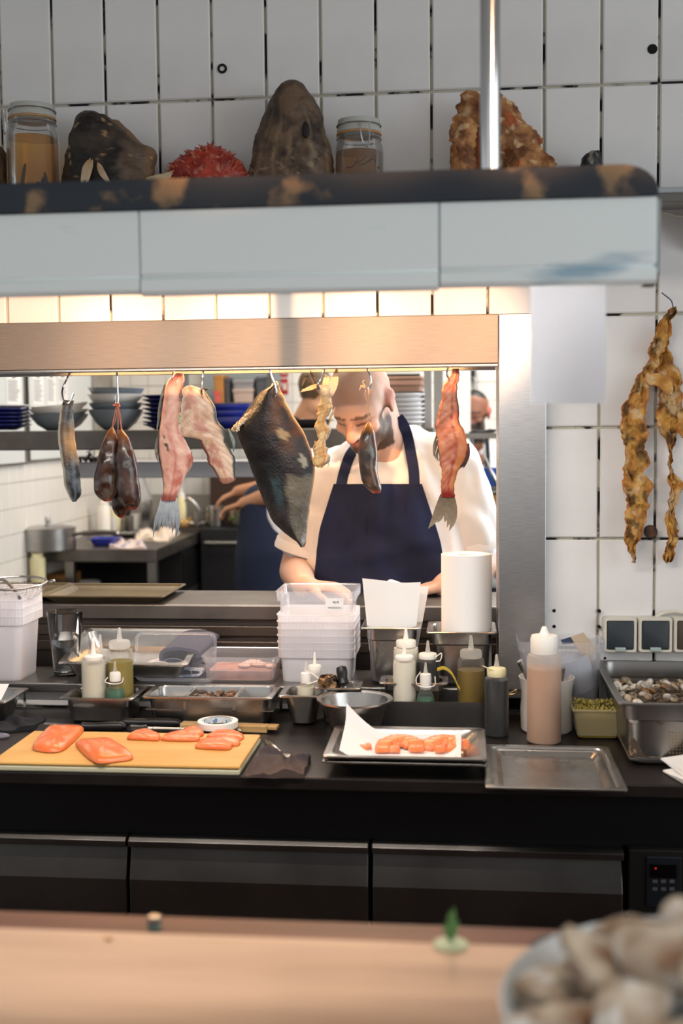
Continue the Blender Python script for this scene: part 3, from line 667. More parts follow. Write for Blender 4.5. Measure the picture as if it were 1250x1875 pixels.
fin([[(800, 795), (796, 810), (794, 822), (793, 836)], [(801, 806), (797, 820), (795, 830), (798, 842)], [(803, 818), (800, 830), (800, 838), (803, 846)]], HGY, .0026, ('#4a4038', '#8a7f70'), 'side_fin', t)
# ================================================================== on the wall shelf
SY = 2.63
def ybase(px): # pixel row of the shelf top at the shelf objects' depth
    P = Vector((PY(px, 350, SY).x, SY, zs)); d = P-CAM; return 937.5-F*d.dot(UU)/d.dot(FW)
mat('dried_head', '#888888', .55, attr='col', bump=.9, bscale=70)
def c_dark(u, v, fr, P):
    n = fbm(P, 30); c = mixc(L3('#1b1614'), L3('#40352c'), .4+n); c = mixc(c, L3('#6b5745'), sst(.1, .5, u+.2*n)*sst(.2, .45, v)*.7)
    c = mixc(c, L3('#8a6a48'), sst(.75, .98, u)*.6); return mixc(c, L3('#c09a68'), sst(.45, .6, nz(P, 70, 3))*.6)
t = thing('fish_skull', PY(200, 355, SY), 'blackish dried fish head between the amber jar and red crab shell', 'fish head')
blade([(207, 158, 180, .3), (214, 147, 200, .6), (228, 139, 222, .85), (245, 132, 240), (260, 126, 257), (272, 123, 280), (284, 120, 289), (300, 119, 285), (330, 115, 280), (ybase(200), 112, 282)], SY, .055, c_dark, 90, 110, .007, 22, fine=.9).build('skull', MATS['dried_head'], t)
fin([[(150, 335), (155, 312), (160, 300), (166, 289)], [(158, 335), (162, 315), (166, 300), (170, 292)], [(200, 335), (188, 318), (182, 305), (178, 297)]], SY-.062, .006, ('#c9b79c', '#b08a5c'), 'gill_bone', t)
def c_cone(u, v, fr, P):
    n = fbm(P, 26); c = mixc(L3('#33261d'), L3('#6a5440'), .5+n); st = math.sin(u*16+3*nz(P, 12)); c = mixc(c, L3('#8b7359'), .5*sst(.3, 1, st)*sst(.1, .5, v))
    c = mixc(c, L3('#1e1714'), .6*sst(.2, .6, fbm(P, 18, 5))); return mixc(c, L3('#a39078'), sst(.25, .5, fbm(P, 60, 2))*sst(.4, .9, v)*.7)
t = thing('fish_skull', PY(533, 355, SY), 'tall brown cone-shaped dried fish head, highest on the wall shelf', 'fish head')
blade([(147, 527, 541, .2), (152, 517, 552, .4), (165, 506, 563, .65), (190, 494, 579, .85), (220, 481, 592), (250, 470, 600), (280, 463, 606), (310, 457, 609), (ybase(533), 452, 612)], SY, .055, c_cone, 96, 120, .005, 24, fine=1.).build('skull', MATS['dried_head'], t)
b = MB(); b.ball(PY(560, 238, SY-.052), (.008, .004, .018), 10, 8, col=L3('#201612')); b.build('eye_socket', MATS['organic_dry'], t)
# red crab shell with spikes
def c_crab(u, v, fr, P):
    n = fbm(P, 30); c = mixc(L3('#7c1712'), L3('#b03a26'), .5+n); return mixc(c, L3('#d08a6a'), sst(.3, .5, nz(P, 90))*.8)
t = thing('crab_shell', PY(380, 355, SY), 'spiny red crab shell on the wall shelf', 'crab shell')
cr = [(268, 378, 394, .3), (275, 362, 408, .6), (286, 337, 427, .85), (300, 318, 444), (315, 309, 452), (330, 304, 456), (ybase(380), 300, 460)]
blade(cr, SY-.01, .055, c_crab, 80, 70, .005, 34, fine=.8).build('carapace', mat('crab', '#888888', .4, attr='col', bump=.6, bscale=80), t)
b = MB(); random.seed(11)
for k in range(120):
    v = random.random(); y = 268+(345-268)*v; a = random.uniform(PI, 2*PI); xl, xr, tf = interp([(r[0], r[1], r[2], r[3] if len(r) > 3 else 1.) for r in cr], y)
    P = PY((xl+xr)/2+(xr-xl)/2*math.cos(a), y, SY-.01)+Vector((0, .055*tf*math.sin(a), 0)); nrm = Vector((math.cos(a), math.sin(a), .5)).normalized()
    b.lathe([(.0032, -.002), (.0018, .004), (.0004, random.uniform(.006, .011))], P, 6, nrm, col=mixc(L3('#9a2c1c'), L3('#d99a7c'), random.random()*.6))
o = b.build('spines', MATS['organic'], t); o['kind'] = 'stuff'
fin([[(268, 328), (285, 326), (302, 322), (318, 312)], [(275, 332), (290, 330), (305, 325), (316, 317)]], SY-.07, .006, ('#b9a07c', '#d8c8aa'), 'claw_tip', t, thick=.004)
# orange dried fish in crumpled sheets
def c_orange(u, v, fr, P):
    n = fbm(P, 34); c = mixc(L3('#7d4a28'), L3('#b98450'), .5+n); c = mixc(c, L3('#5a3018'), .7*sst(.1, .5, fbm(P, 22, 4))); c = mixc(c, L3('#c25a28'), .6*sst(.2, .5, fbm(P, 18, 9)))
    return mixc(c, L3('#d6b488'), sst(.25, .55, fbm(P, 50, 6))*.8)
t = thing('dried_fish', PY(920, 350, SY), 'crumpled orange-brown dried fish behind the hanging pole', 'dried fish')
yb = ybase(900)
blade([(208, 832, 846, .3), (216, 827, 868), (235, 825, 872), (265, 823, 870), (290, 821, 868), (yb, 820, 870)], SY-.03, .008, c_orange, 70, 80, .011, 20, fine=1., jag=6).build('flap', MATS['organic_dry'], t)
blade([(166, 852, 872, .3), (176, 842, 886), (200, 838, 900), (235, 842, 910), (yb, 850, 915)], SY+.015, .009, c_orange, 70, 80, .011, 20, fine=1., seed=5, jag=6).build('flap', MATS['organic_dry'], t)
blade([(182, 912, 934, .3), (190, 900, 942), (210, 896, 957), (235, 893, 980), (252, 893, 996), (262, 893, 992), (280, 895, 972), (yb, 900, 965)], SY-.01, .009, c_orange, 80, 90, .012, 18, fine=1., jag=5, curve=lambda u, v: .02*u).build('flap', MATS['organic_dry'], t)
blade([(262, 975, 990, .3), (272, 940, 1000), (290, 928, 1010), (yb, 922, 1014)], SY-.05, .008, c_orange, 70, 50, .010, 24, fine=1., jag=7).build('flap', MATS['organic_dry'], t)
b = blade([(277, 1083, 1096, .4), (284, 1072, 1099), (294, 1063, 1100), (ybase(1080), 1056, 1100)], SY+.03, .02, lambda u, v, f, P: mixc(L3('#17161a'), L3('#8f877c'), sst(.1, .5, fbm(P, 50))), 28, 24, .004, 60)
tag(b.build('mussel_shell', MATS['organic']), 'small black shell at the end of the wall shelf', 'shell')
b = blade([(268, -8, 4, .4), (280, -14, 10), (310, -20, 13), (ybase(0), -22, 14)], SY, .03, c_cone, 28, 24, .004, 30)
tag(b.build('fish_skull', MATS['dried_head']), 'brown dried lump at the photo edge beside the amber jar', 'fish head')
# kilner jars
plastic('jar_glass', '#dfe6e4', .93, .05, .12)
def kilner(xl, xr, ytop, label, liquid, level, bits, m2):
    cx = (xl+xr)/2; r = (PY(xr, 260, SY).x-PY(xl, 260, SY).x)/2; X = PY(cx, 260, SY).x; zt = PY(cx, ytop, SY).z; H = zt-zs
    t = thing('kilner_jar', (X, SY, zs), label, 'jar', 'clip-top jars on the wall shelf'); c = (X, SY, zs)
    neck = H-.038
    MB().lathe([(r*.9, .0), (r, .006), (r, neck-.03), (r*.96, neck-.016), (r*.86, neck-.004), (r*.86, neck+.006), (r*.83, neck+.006), (r*.83, neck-.004), (r*.93, neck-.018), (r*.96, neck-.03), (r*.96, .008), (r*.8, .006)], c, 36).build('glass_body', MATS['jar_glass'], t)
    MB().lathe([(r*.80, .009), (r*.945, .012), (r*.945, min(level*H, neck-.03)), (.001, min(level*H, neck-.03))], c, 32).build('liquid', m2, t)
    l = MB().lathe([(r*.90, neck+.011), (r*.90, neck+.018), (r*.86, neck+.022), (r*.88, neck+.030), (r*.86, H), (r*.3, H+.001)], c, 36).build('lid', mat('lid_glass', '#b9bab4', .12, .2), t)
    MB().lathe([(r*.86, neck+.006), (r*.915, neck+.007), (r*.915, neck+.010), (r*.86, neck+.011)], c, 36, None, False, False).build('rubber_seal', mat('seal', '#b98b58', .7), t)
    w = []
    def ringw(z, rr): return [(X+rr*math.cos(2*PI*k/28), SY+rr*math.sin(2*PI*k/28), zs+z) for k in range(29)]
    MB().tube(ringw(neck-.002, r*.90), .0015, 6).build('wire_ring', MATS['steel'], t)
    MB().tube(ringw(neck+.026, r*.90), .0015, 6).build('wire_ring', MATS['steel'], t)
    s = -1 if X < -.5 else .25
    q = [(X+r*(.94*s if s < 0 else .15), SY-r*(.30 if s < 0 else .9), zs+neck+.024), (X+r*(1.03*s if s < 0 else .15), SY-r*(.35 if s < 0 else 1.03), zs+neck+.006), (X+r*(.98*s if s < 0 else .25), SY-r*(.42 if s < 0 else 1.06), zs+neck-.018), (X+r*(.88*s if s < 0 else .42), SY-r*(.62 if s < 0 else 1.05), zs+neck-.030), (X+r*(.80*s if s < 0 else .5), SY-r*(.68 if s < 0 else 1.0), zs+neck-.008), (X+r*(.80*s if s < 0 else .5), SY-r*(.66 if s < 0 else .98), zs+neck+.024)]
    MB().tube(smooth_path([Vector(p) for p in q], 5), .0015, 6).build('wire_clip', MATS['chrome'], t)
    for bb, nm, mm in bits(X, r): bb.build(nm, mm, t)
    return t
def bits1(X, r):
    out = []
    for k, (dx, h, tl) in enumerate(((-.75, .055, .1), (-.5, .07, -.1), (-.2, .09, .25), (.55, .06, .1), (.75, .072, -.15), (.2, .05, .4))):
        b = MB(); b.tube(smooth_path([Vector((X+dx*r, SY-r*.62*math.sqrt(max(0.05, 1-dx*dx))-.012, zs+.012)), Vector((X+dx*r+tl*.01, SY-r*.6*math.sqrt(max(.05, 1-dx*dx))-.012, zs+.012+h*.5)), Vector((X+dx*r+tl*.04, SY-r*.58*math.sqrt(max(.05, 1-dx*dx))-.012, zs+.012+h))], 4), [.0045]*4+[.004]*4+[.002], 6); out.append((b, 'dark_pod', MATS['black_plastic']))
    return out
def bits2(X, r):
    out = []; random.seed(3)
    for k in range(14):
        b = MB(); a = random.uniform(PI+.3, 2*PI-.3); z = zs+random.uniform(.02, .085); x = X+.8*r*math.cos(a); y = SY+.80*r*math.sin(a)
        b.tube(smooth_path([Vector((x-.012, y, z)), Vector((x, y-.002, z+random.uniform(-.012, .016))), Vector((x+.012, y, z+random.uniform(-.02, .02)))], 4), .0014, 5); out.append((b, 'root', mat('root_brown', '#4a2f18', .6)))
    return out
def liq(name, c1):
    m = mat(name, c1, .05, trans=.0, col2=None); return m
mat('amber', '#ffc24a', .02, trans=1, ior=1.08); mat('amber_dark', '#b98246', .02, trans=1, ior=1.08)
kilner(14, 106, 195, 'clip-top jar of amber liquid with black pods on the wall shelf', None, .70, bits1, MATS['amber'])
kilner(612, 702, 222, 'clip-top jar of dark brown liquid beside the cone-shaped fish head', None, .62, bits2, MATS['amber_dark'])
# ================================================================== dried skin hanging on the tiles
def c_skin2(u, v, fr, P):
    n = fbm(P, 40); c = mixc(L3('#9a6226'), L3('#c99a4c'), .5+n); c = mixc(c, L3('#4a3212'), .9*sst(.0, .45, fbm(P, 24, 3))); c = mixc(c, L3('#ccb084'), .7*sst(.2, .5, fbm(P, 30, 6)))
    return mixc(c, L3('#b9652a'), .7*sst(.8, .97, abs(u)))
DY = WY-.035
t = thing('dried_skin', PY(1190, 1000, DY), 'crinkled golden dried fish skin in two strips on the tiled wall', 'dried fish skin')
def strip(rows, Y, name, seed, amp=.010):
    def cv(u, v): return amp*1.5*fbm((u*1.3+v*5, v*11-u*.8, seed), 1, 0, 3)
    return blade(rows, Y, .003, c_skin2, 56, 220, .0050, 45, curve=cv, seed=seed, jag=3.6, fine=.9).build(name, MATS['organic_dry'], t)
strip([(562, 1224, 1236, .5), (575, 1216, 1236), (600, 1204, 1230), (630, 1192, 1225), (660, 1180, 1208), (690, 1165, 1194), (720, 1150, 1186), (745, 1141, 1183), (775, 1135, 1184), (800, 1137, 1182), (815, 1142, 1180), (835, 1143, 1188), (850, 1141, 1186), (865, 1142, 1178), (890, 1141, 1192), (915, 1145, 1186), (945, 1147, 1184), (970, 1145, 1178), (990, 1144, 1172), (1010, 1149, 1163), (1033, 1155, 1162, .6)], DY-.006, 'left_strip', 2)
strip([(600, 1212, 1226, .5), (630, 1204, 1222), (650, 1203, 1228), (680, 1205, 1240), (710, 1206, 1247), (740, 1204, 1246), (765, 1200, 1244), (785, 1204, 1244), (800, 1212, 1238), (815, 1221, 1234), (830, 1223, 1232), (850, 1224, 1232), (865, 1226, 1236), (880, 1224, 1250), (897, 1226, 1248), (908, 1230, 1242), (925, 1222, 1240), (950, 1218, 1238), (975, 1222, 1239), (990, 1222, 1240), (1010, 1213, 1238), (1022, 1212, 1234), (1030, 1217, 1226, .5)], DY+.012, 'right_strip', 6)
blade([(684, 1184, 1205, .4), (690, 1180, 1222), (698, 1180, 1230), (708, 1200, 1234), (722, 1218, 1230, .4)], DY-.018, .004, c_skin2, 30, 24, .005, 60, seed=4).build('curled_flap', MATS['organic_dry'], t)
blade([(748, 1240, 1252, .4), (765, 1238, 1262), (790, 1240, 1262), (802, 1246, 1256, .4)], DY, .004, c_skin2, 24, 20, .004, 60, seed=8).build('curled_flap', MATS['organic_dry'], t)
MB().tube(smooth_path(line_px([(1211, 536), (1220, 543), (1228, 550), (1231, 558), (1232, 566)], DY-.004), 4), .0014, 6).build('hanging_string', mat('string_violet', '#4a4266', .8), t)
# ================================================================== WORKTOP
def shell(rings_out, rings_in, b=None):
    """closed vessel: outer rings bottom->top, inner rings top->bottom"""
    b = b or MB(); return b.loft(rings_out+rings_in, True, True)
def vessel(cx, cy, z0, w, d, h, r=.02, taper=.012, rim=.012, t=.0012, step=0, rot=0, n=6, floor=.002, lip=.004):
    b = MB()
    def R(ww, dd, rr, z): return rrect(ww, dd, max(rr, .002), (cx, cy, z0+z), n, rot)
    wi, di = w-2*rim, d-2*rim; wb, db = wi-2*taper, di-2*taper
    out = [R(wb-.02, db-.02, r*.6, 0), R(wb, db, r, .008)]
    if step: out += [R(wb+taper*1.0, db+taper*1.0, r, h-step-.004), R(wi, di, r, h-step)]
    out += [R(wi, di, r, h-.004), R(w, d, rim*.8, h-lip), R(w, d, rim*.8, h-lip*.3), R(w-.003, d-.003, rim*.8, h)]
    inn = [R(wi-2*t, di-2*t, r, h-.001), R(wi-2*t-.004, di-2*t-.004, r, h-.006)]
    if step: inn += [R(wi-2*t-.004, di-2*t-.004, r, h-step), R(wb+taper-2*t, db+taper-2*t, r, h-step-.004)]
    inn += [R(wb-2*t, db-2*t, r, .008+floor), R(wb-.02-2*t, db-.02-2*t, r*.6, floor)]
    return shell(out, inn, b)
def geo(xl, xr, y_rf, y_rb, z0, y_b=None, Yf=None, depth=None, over=.018):
    xc = (xl+xr)/2
    if Yf is None: Yf = PZ(xc, y_b, z0).y-over
    A, B_ = PY(xl, y_rf, Yf), PY(xr, y_rf, Yf); zr = (A.z+B_.z)/2
    D = depth if depth else PZ(xc, y_rb, zr).y-Yf
    return (A.x+B_.x)/2, Yf+D/2, B_.x-A.x, D, zr-z0
def pan(name, label, cat, xl, xr, y_rf, y_rb, z0, m='steel', group='steel gastronorm pans', tilt=0, **k):
    g = {q: k.pop(q) for q in ('y_b', 'Yf', 'depth', 'over') if q in k}
    cx, cy, w, d, h = geo(xl, xr, y_rf, y_rb, z0, **g)
    b = vessel(cx, cy, z0, w, d, h, **k)
    if tilt:
        q = Matrix.Rotation(tilt, 3, 'X'); o_ = Vector((cx, cy-d/2, z0))
        b.v = [tuple(q @ (Vector(v)-o_)+o_) for v in b.v]
    o = b.build(name, MATS[m], None, True, 35, origin=(cx, cy, z0)); tag(o, label, cat, group)
    return o, (cx, cy, w, d, h)
# ---- cutting board
zbd = ZC+.019
A, B_ = PZ(-22, 1397, zbd), PZ(440, 1401, zbd); Cc, D_ = PZ(66, 1341, zbd), PZ(488, 1341, zbd)
yb0, yb1 = (A.y+B_.y)/2, (Cc.y+D_.y)/2
cb = thing('cutting_board', ((A.x+B_.x)/2, (yb0+yb1)/2, ZC), 'yellow wood-toned cutting board with salmon on it', 'cutting board')
MB().box(A.x, B_.x, yb0, yb1, ZC+.012, zbd).build('board', mat('board_yellow', '#d8aa64', .45, 0, '#c4924c', 4, .3, .7, stretch=(1, 5, 5)), cb, False, bevel=.003)
MB().box(A.x, B_.x, yb0, yb1, ZC+.0005, ZC+.0118).build('lower_layer', mat('board_base', '#c3bfa2', .5), cb, False, bevel=.003)
# ---- salmon
mat('salmon', '#888888', .33, attr='col', sss=.12, bump=.12, bscale=60, coat=.2)
def salmon(name, pts, z, h, label, grp, seed, skin=False):
    """chunk standing on an outline given in pixels on the board plane"""
    base = [PZ(x, y, z) for x, y in pts]; n = len(base); c = sum(base, Vector())/n
    def sub(ps):
        out = []
        for i in range(n):
            for k in range(4):
                p0, p1, p2, p3 = ps[i-1], ps[i], ps[(i+1) % n], ps[(i+2) % n]; t = k/4
                lnr = p1.lerp(p2, t); q = .5*((2*p1)+(p2-p0)*t+(2*p0-5*p1+4*p2-p3)*t*t+(3*p1-p0-3*p2+p3)*t**3); out.append(lnr.lerp(q, .75))
        return out
    ring = sub(base); b = MB(); rings = []; cols = []
    for f, s in ((0, .97), (.12, 1.02), (.45, 1.0), (.75, .93), (.93, .80), (1, .58), (1.03, .28), (1.03, .02)):
        rr = []
        for p in ring:
            q = c+(p-c)*s; q = Vector((q.x, q.y, z+h*f*(1+.18*nz(q, 40, seed)))); rr.append(q)
            ln = math.sin((q.x*.8+q.y*1.3)*420+seed+2*nz(q, 30)); cc = mixc(L3('#da6228'), L3('#e67f48'), .5+.7*nz(q, 50, seed)); cc = mixc(cc, L3('#efb596'), .6*sst(.72, .97, ln)*sst(.3, .8, f)); cols.append(cc if f > .05 else L3('#b8977c'))
        rings.append(rr)
    b.loft(rings, True, True, True, cols); return tag(b.build(name, MATS['salmon'], None, True, 60), label, 'salmon', grp)
zq = zbd+.0003
gs = 'salmon portions on the board'
salmon('salmon_fillet', [(60, 1372), (82, 1343), (98, 1334), (150, 1336), (148, 1346), (118, 1374), (92, 1379)], zq, .014, 'trapezoid salmon fillet at the board\'s rear corner', gs, 1)
salmon('salmon_fillet', [(139, 1365), (170, 1360), (205, 1362), (243, 1389), (215, 1396), (172, 1398)], zq, .016, 'diamond-shaped salmon fillet in the middle of the board', gs, 2)
salmon('salmon_slice', [(233, 1354), (247, 1343), (270, 1340), (292, 1349), (290, 1357), (262, 1356)], zq, .011, 'single salmon slice lying between fillet and slices', gs, 3)
salmon('salmon_slice', [(330, 1345), (345, 1336), (362, 1336), (373, 1345), (366, 1350), (345, 1350)], zq, .011, 'rear salmon slice of the trio behind the board\'s centre', gs, 4)
salmon('salmon_slice', [(295, 1356), (310, 1346), (333, 1343), (352, 1349), (362, 1357), (330, 1358)], zq, .010, 'front salmon slice of the trio behind the board\'s centre', gs, 5)
salmon('salmon_slice', [(340, 1350), (352, 1345), (364, 1349), (366, 1356), (356, 1357)], zq, .009, 'narrow salmon slice wedged between two others', gs, 6)
salmon('salmon_slice', [(378, 1352), (396, 1342), (425, 1341), (446, 1350), (440, 1356), (410, 1354)], zq, .010, 'rearmost salmon slice of the three by the dark cloth', gs, 7)
salmon('salmon_slice', [(388, 1360), (402, 1351), (424, 1351), (440, 1361), (432, 1367), (402, 1364)], zq, .010, 'middle salmon slice of the three by the dark cloth', gs, 8)
salmon('salmon_slice', [(357, 1370), (372, 1359), (396, 1357), (424, 1366), (418, 1374), (380, 1373)], zq, .012, 'nearest salmon slice of the three by the dark cloth', gs, 9)
# ---- knives, honing rod, tape roll behind the board
def ptz(x, y, z): return PZ(x, y, z)
kz = ZC+.009
def capsule(p0, p1, r0, r1, b=None, n=12, flat=1.):
    b = b or MB(); p0 = Vector(p0); p1 = Vector(p1); pts = []; rs = []
    for k in range(13):
        t = k/12; pts.append(p0.lerp(p1, t)); e = math.sqrt(max(0, 1-(max(0, abs(2*t-1)-.82)/.18)**2)); rs.append(max((r0+(r1-r0)*t)*(.25+.75*e)*(1+.08*math.cos(9*t)), .0008))
    b.tube(pts, rs, n); return b
t = thing('knife', PZ(150, 1332, ZC), 'knife with thick black handle and thin blade behind the board', 'knife')
capsule(PZ(143, 1331, kz), PZ(232, 1330, kz), .0105, .0115).build('handle', MATS['black_plastic'], t)
p, q = PZ(82, 1324, kz+.004), PZ(146, 1328, kz+.001); b = MB(); b.loft([[P+Vector(v) for v in ((0, -.009, 0), (0, 0, .0012), (0, .009, 0), (0, 0, -.0012))] for P in (p, p.lerp(q, .5), q)]); b.build('blade', MATS['steel'], t)
t = thing('honing_rod', PZ(330, 1338, ZC), 'honing steel with round black knob and long metal rod', 'honing rod')
p, q = PZ(232, 1338, ZC+.011), PZ(268, 1334, ZC+.010); MB().tube([p, p.lerp(q, .15), p.lerp(q, .35), p.lerp(q, .7), q], [.006, .012, .012, .009, .009], 14).build('handle', MATS['black_plastic'], t)
p2 = PZ(441, 1338, ZC+.006); MB().tube([q, q.lerp(p2, .95), p2], [.0045, .0045, .004], 12).build('rod', MATS['steel'], t)
t = thing('sheathed_knife', PZ(360, 1326, ZC), 'black-handled knife in pale wooden sheath with notched end', 'knife')
p, q = PZ(214, 1323, ZC+.012), PZ(334, 1324, ZC+.012); capsule(p, q, .0115, .0105).build('handle', MATS['black_plastic'], t)
p, q = PZ(332, 1327, ZC+.010), PZ(509, 1333, ZC+.010); b = MB(); dd = (q-p); nrm = Vector((-dd.y, dd.x, 0)).normalized()
def bar(p, q, wy, z0, z1, b):
    vs = [P+nrm*s*wy+Vector((0, 0, zz)) for P in (p, q) for s in (-1, 1) for zz in (z0, z1)]
    b.add(vs, [(0, 1, 3, 2), (4, 6, 7, 5), (0, 4, 5, 1), (2, 3, 7, 6), (0, 2, 6, 4), (1, 5, 7, 3)])
qa = p.lerp(q, .90); bar(p, qa, .014, -.009, .006, b); b.build('sheath', MATS['wood_light'], t, False, bevel=.002)
b = MB(); bar(qa, q, .014, -.002, .006, b); b.build('notched_end', MATS['wood_light'], t, False, bevel=.002)
TZ = ZC+.0175
A = PZ(391, 1340, TZ); r = 37.5*mpp(A); c = (A.x, A.y+r, TZ); zt = PY(391, 1319, A.y+r).z-TZ
t = thing('tape_roll', c, 'white roll of tape lying on the wooden sheath behind the salmon', 'tape')
MB().lathe([(r*.78, 0.0005), (r, 0.0005), (r, zt), (r*.78, zt)], c, 40, None, False, False).add([], []).build('tape', MATS['white_plastic'], t)
MB().lathe([(r*.70, 0.0005), (r*.775, 0.0005), (r*.775, zt-.001), (r*.70, zt-.001), (r*.70, .0005)], c, 40, None, False, False).build('core', mat('core_print', '#d6dde2', .6, 0, '#6f8fb0', 90, .55, .6), t)
# ---- cloths
def cloth(name, label, pts, z, h, m, seed, cat='cloth', nu=70, nv=34, folds=3, grp=None):
    """crumpled cloth: corners front-left, front-right, back-right, back-left in pixels on the plane z"""
    c0, c1, c2, c3 = [PZ(x, y, z) for x, y in pts]; b = MB(); top = []; bot = []
    for i in range(nv):
        v = i/(nv-1); rt = []; rb = []
        for j in range(nu):
            u = j/(nu-1); P = c0.lerp(c1, u).lerp(c3.lerp(c2, u), v); e = min(1, 6*min(u, 1-u))*min(1, 6*min(v, 1-v))
            q3 = Vector((u*2.1, v*1.6, seed)); n1 = nz(q3, 1.0)
            w = .42+.30*math.sin(2*PI*(folds*.55*u+.7*v)+4*n1+seed)+.24*math.sin(2*PI*(1.6*v-.7*u)+3*nz(q3, 1.7)+seed*2)+.10*nz(q3, 5.)
            P = P+Vector((.008*nz((u*3, v*3, seed+4)), .008*nz((u*3, v*3, seed+7)), 0))
            rt.append(Vector((P.x, P.y, z+.003+h*max(w, .05)*(.55+.45*e)))); rb.append(Vector((P.x, P.y, z+.0006)))
        top.append(rt); bot.append(rb)
    b.loft(top, False, False, False); b.loft(bot, False, False, False)
    b.loft([top[0], bot[0]], False, False, False); b.loft([top[-1], bot[-1]], False, False, False)
    b.loft([[r_[0] for r_ in top], [r_[0] for r_ in bot]], False, False, False); b.loft([[r_[-1] for r_ in top], [r_[-1] for r_ in bot]], False, False, False)
    return tag(b.build(name, m, None, True, 60), label, cat, grp)
mat('cloth_brown_navy', '#2a2833', .9, 0, '#52423c', 7, .35, .6, bump=.4, bscale=500)
cloth('folded_cloth', 'dark brown and navy cloth lying at the board\'s corner', [(446, 1425), (556, 1425), (568, 1392), (480, 1382)], ZC, .029, MATS['cloth_brown_navy'], 3, folds=2.4)
cloth('black_cloth', 'black cloth at the photo edge behind the board', [(-30, 1347), (62, 1338), (82, 1318), (-30, 1318)], ZC, .020, mat('cloth_black', '#1a1a20', .9, bump=.4, bscale=500), 5)
b = MB(); b.ball(PZ(0, 1347, ZC+.006), (.022, .012, .006), 12, 8); tag(b.build('plastic_scrap', plastic('scrap', '#9a9aa8', .3)), 'crumpled grey plastic scrap at the photo edge', 'scrap')
# spoon
t = thing('spoon', PZ(510, 1375, ZC), 'steel spoon lying behind the brown cloth', 'spoon')
pts = smooth_path([PZ(486, 1357, ZC+.006), PZ(500, 1366, ZC+.010), PZ(514, 1377, ZC+.006)], 5); MB().tube(pts, [.004+.0015*math.sin(k*.5) for k in range(len(pts))], 8).build('handle', MATS['steel'], t)
b = MB(); b.ball(PZ(524, 1384, ZC+.005), (.014, .009, .004), 14, 8); b.build('bowl', MATS['steel'], t)
# ---- two stacked pans with parchment and salmon
cx, cy, w, d, h = geo(588, 893, 1397, 1338, ZC, y_b=1424)
o = vessel(cx, cy, ZC, w, d, h, .03, .02, .014, step=.0).build('gastronorm_pan', MATS['steel'], None, True, 35); tag(o, 'lower steel pan under the parchment-lined salmon pan', 'pan', 'steel gastronorm pans')
zpan = ZC+.0105
o = vessel(cx, cy, zpan, w-.002, d-.002, h-.001, .03, .021, .014).build('gastronorm_pan', MATS['steel'], None, True, 35); tag(o, 'steel pan lined with parchment holding chopped salmon', 'pan', 'steel gastronorm pans')
mat('parchment', '#e2dedc', .7); zf = zpan+.0035
b = MB(); rows = []
for i in range(15):
    v = i/14; row = []
    for j in range(25):
        u = j/24; x = cx-w/2+.05+(w-.10)*u; y = cy-d/2+.042+(d-.088)*v; z = zf+.002+.003*nz((u*3, v*3, 1))
        e = max(0, .22-u)/.22; z += .052*e**1.3*(.55+.5*v); x -= .02*e
        e2 = max(0, u-.82)/.18; z += .022*e2*e2*(.6+.8*math.sin(9*v)**2)
        e3 = max(0, v-.8)/.2; z += .028*e3*e3*(1.1-.5*u); row.append(Vector((x, y, z)))
    rows.append(row)
b.loft(rows, False, False, False); b.loft([[p-Vector((0, 0, .0006)) for p in r_] for r_ in rows], False, False, False)
tag(b.build('parchment', MATS['parchment'], None, True, 60), 'white parchment paper lining the salmon pan', 'paper')
random.seed(21)
def slab(cx, cy, cz, sx, sy, sz, rz, tilt, seed):
    b = MB(); rings = []; cols = []
    R = Matrix.Rotation(rz, 3, 'Z') @ Matrix.Rotation(tilt, 3, 'X')
    for f, s in ((0, .9), (.1, 1), (.6, .98), (.9, .85), (1, .5), (1.0, .02)):
        rr = []
        for p in rrect(sx*s, sy*s, min(sx, sy)*.3*s, (0, 0, 0), 3):
            q = R @ Vector((p.x*(1+.15*nz((p.x*60, p.y*60, seed))), p.y, sz*f)); rr.append(q+Vector((cx, cy, cz)))
            ln = math.sin((p.x+p.y*.5)*900+seed); cols.append(mixc(mixc(L3('#e0703a'), L3('#ec8e58'), .5+.6*nz((p.x*80, p.y*80, seed))), L3('#f4b795'), .5*sst(.7, 1, ln)))
        rings.append(rr)
    return b.loft(rings, True, True, True, cols)
gd = 'chopped salmon in the parchment-lined pan'
fl = cy-d/2+.05
k = 0
for x0_, n_ in ((704, 7), (786, 7)):
    for i in range(n_):
        f_ = i/(n_-1); P = PZ(x0_+58*f_, 1366-4*math.sin(PI*f_), zf+.008); P.y = max(P.y, fl+.012)
        tag(slab(P.x, P.y, zf+.0075+.005*math.sin(PI*f_), .036, .030, .009, -.5+.7*f_, .55, k).build('salmon_slice', MATS['salmon'], None, True, 60), 'thin salmon slice fanned on the parchment, in the ' + ('heap nearer the parchment corner' if x0_ < 740 else 'heap nearer the pan\'s far side'), 'salmon', gd); k += 1
for x, y, sx, lab in ((664, 1376, .024, 'small salmon cube set apart at the pan\'s empty side'), (674, 1373, .014, 'tiny salmon cube touching the one set apart'), (700, 1377, .030, 'long salmon strip before the first heap'), (722, 1377, .022, 'salmon chunk beside the long strip'), (757, 1376, .020, 'salmon cube between the two heaps'), (768, 1376, .019, 'salmon cube just right of the gap cube'), (806, 1377, .022, 'salmon cube at the front of the second heap'), (828, 1377, .024, 'salmon chunk at the far front of the second heap')):
    P = PZ(x, y, zf+.006); P.y = max(P.y, fl-.004); tag(slab(P.x, P.y, zf+.0065, sx, .016, .013, random.uniform(-.3, .3), 0, k).build('salmon_piece', MATS['salmon'], None, True, 60), lab, 'salmon', gd); k += 1
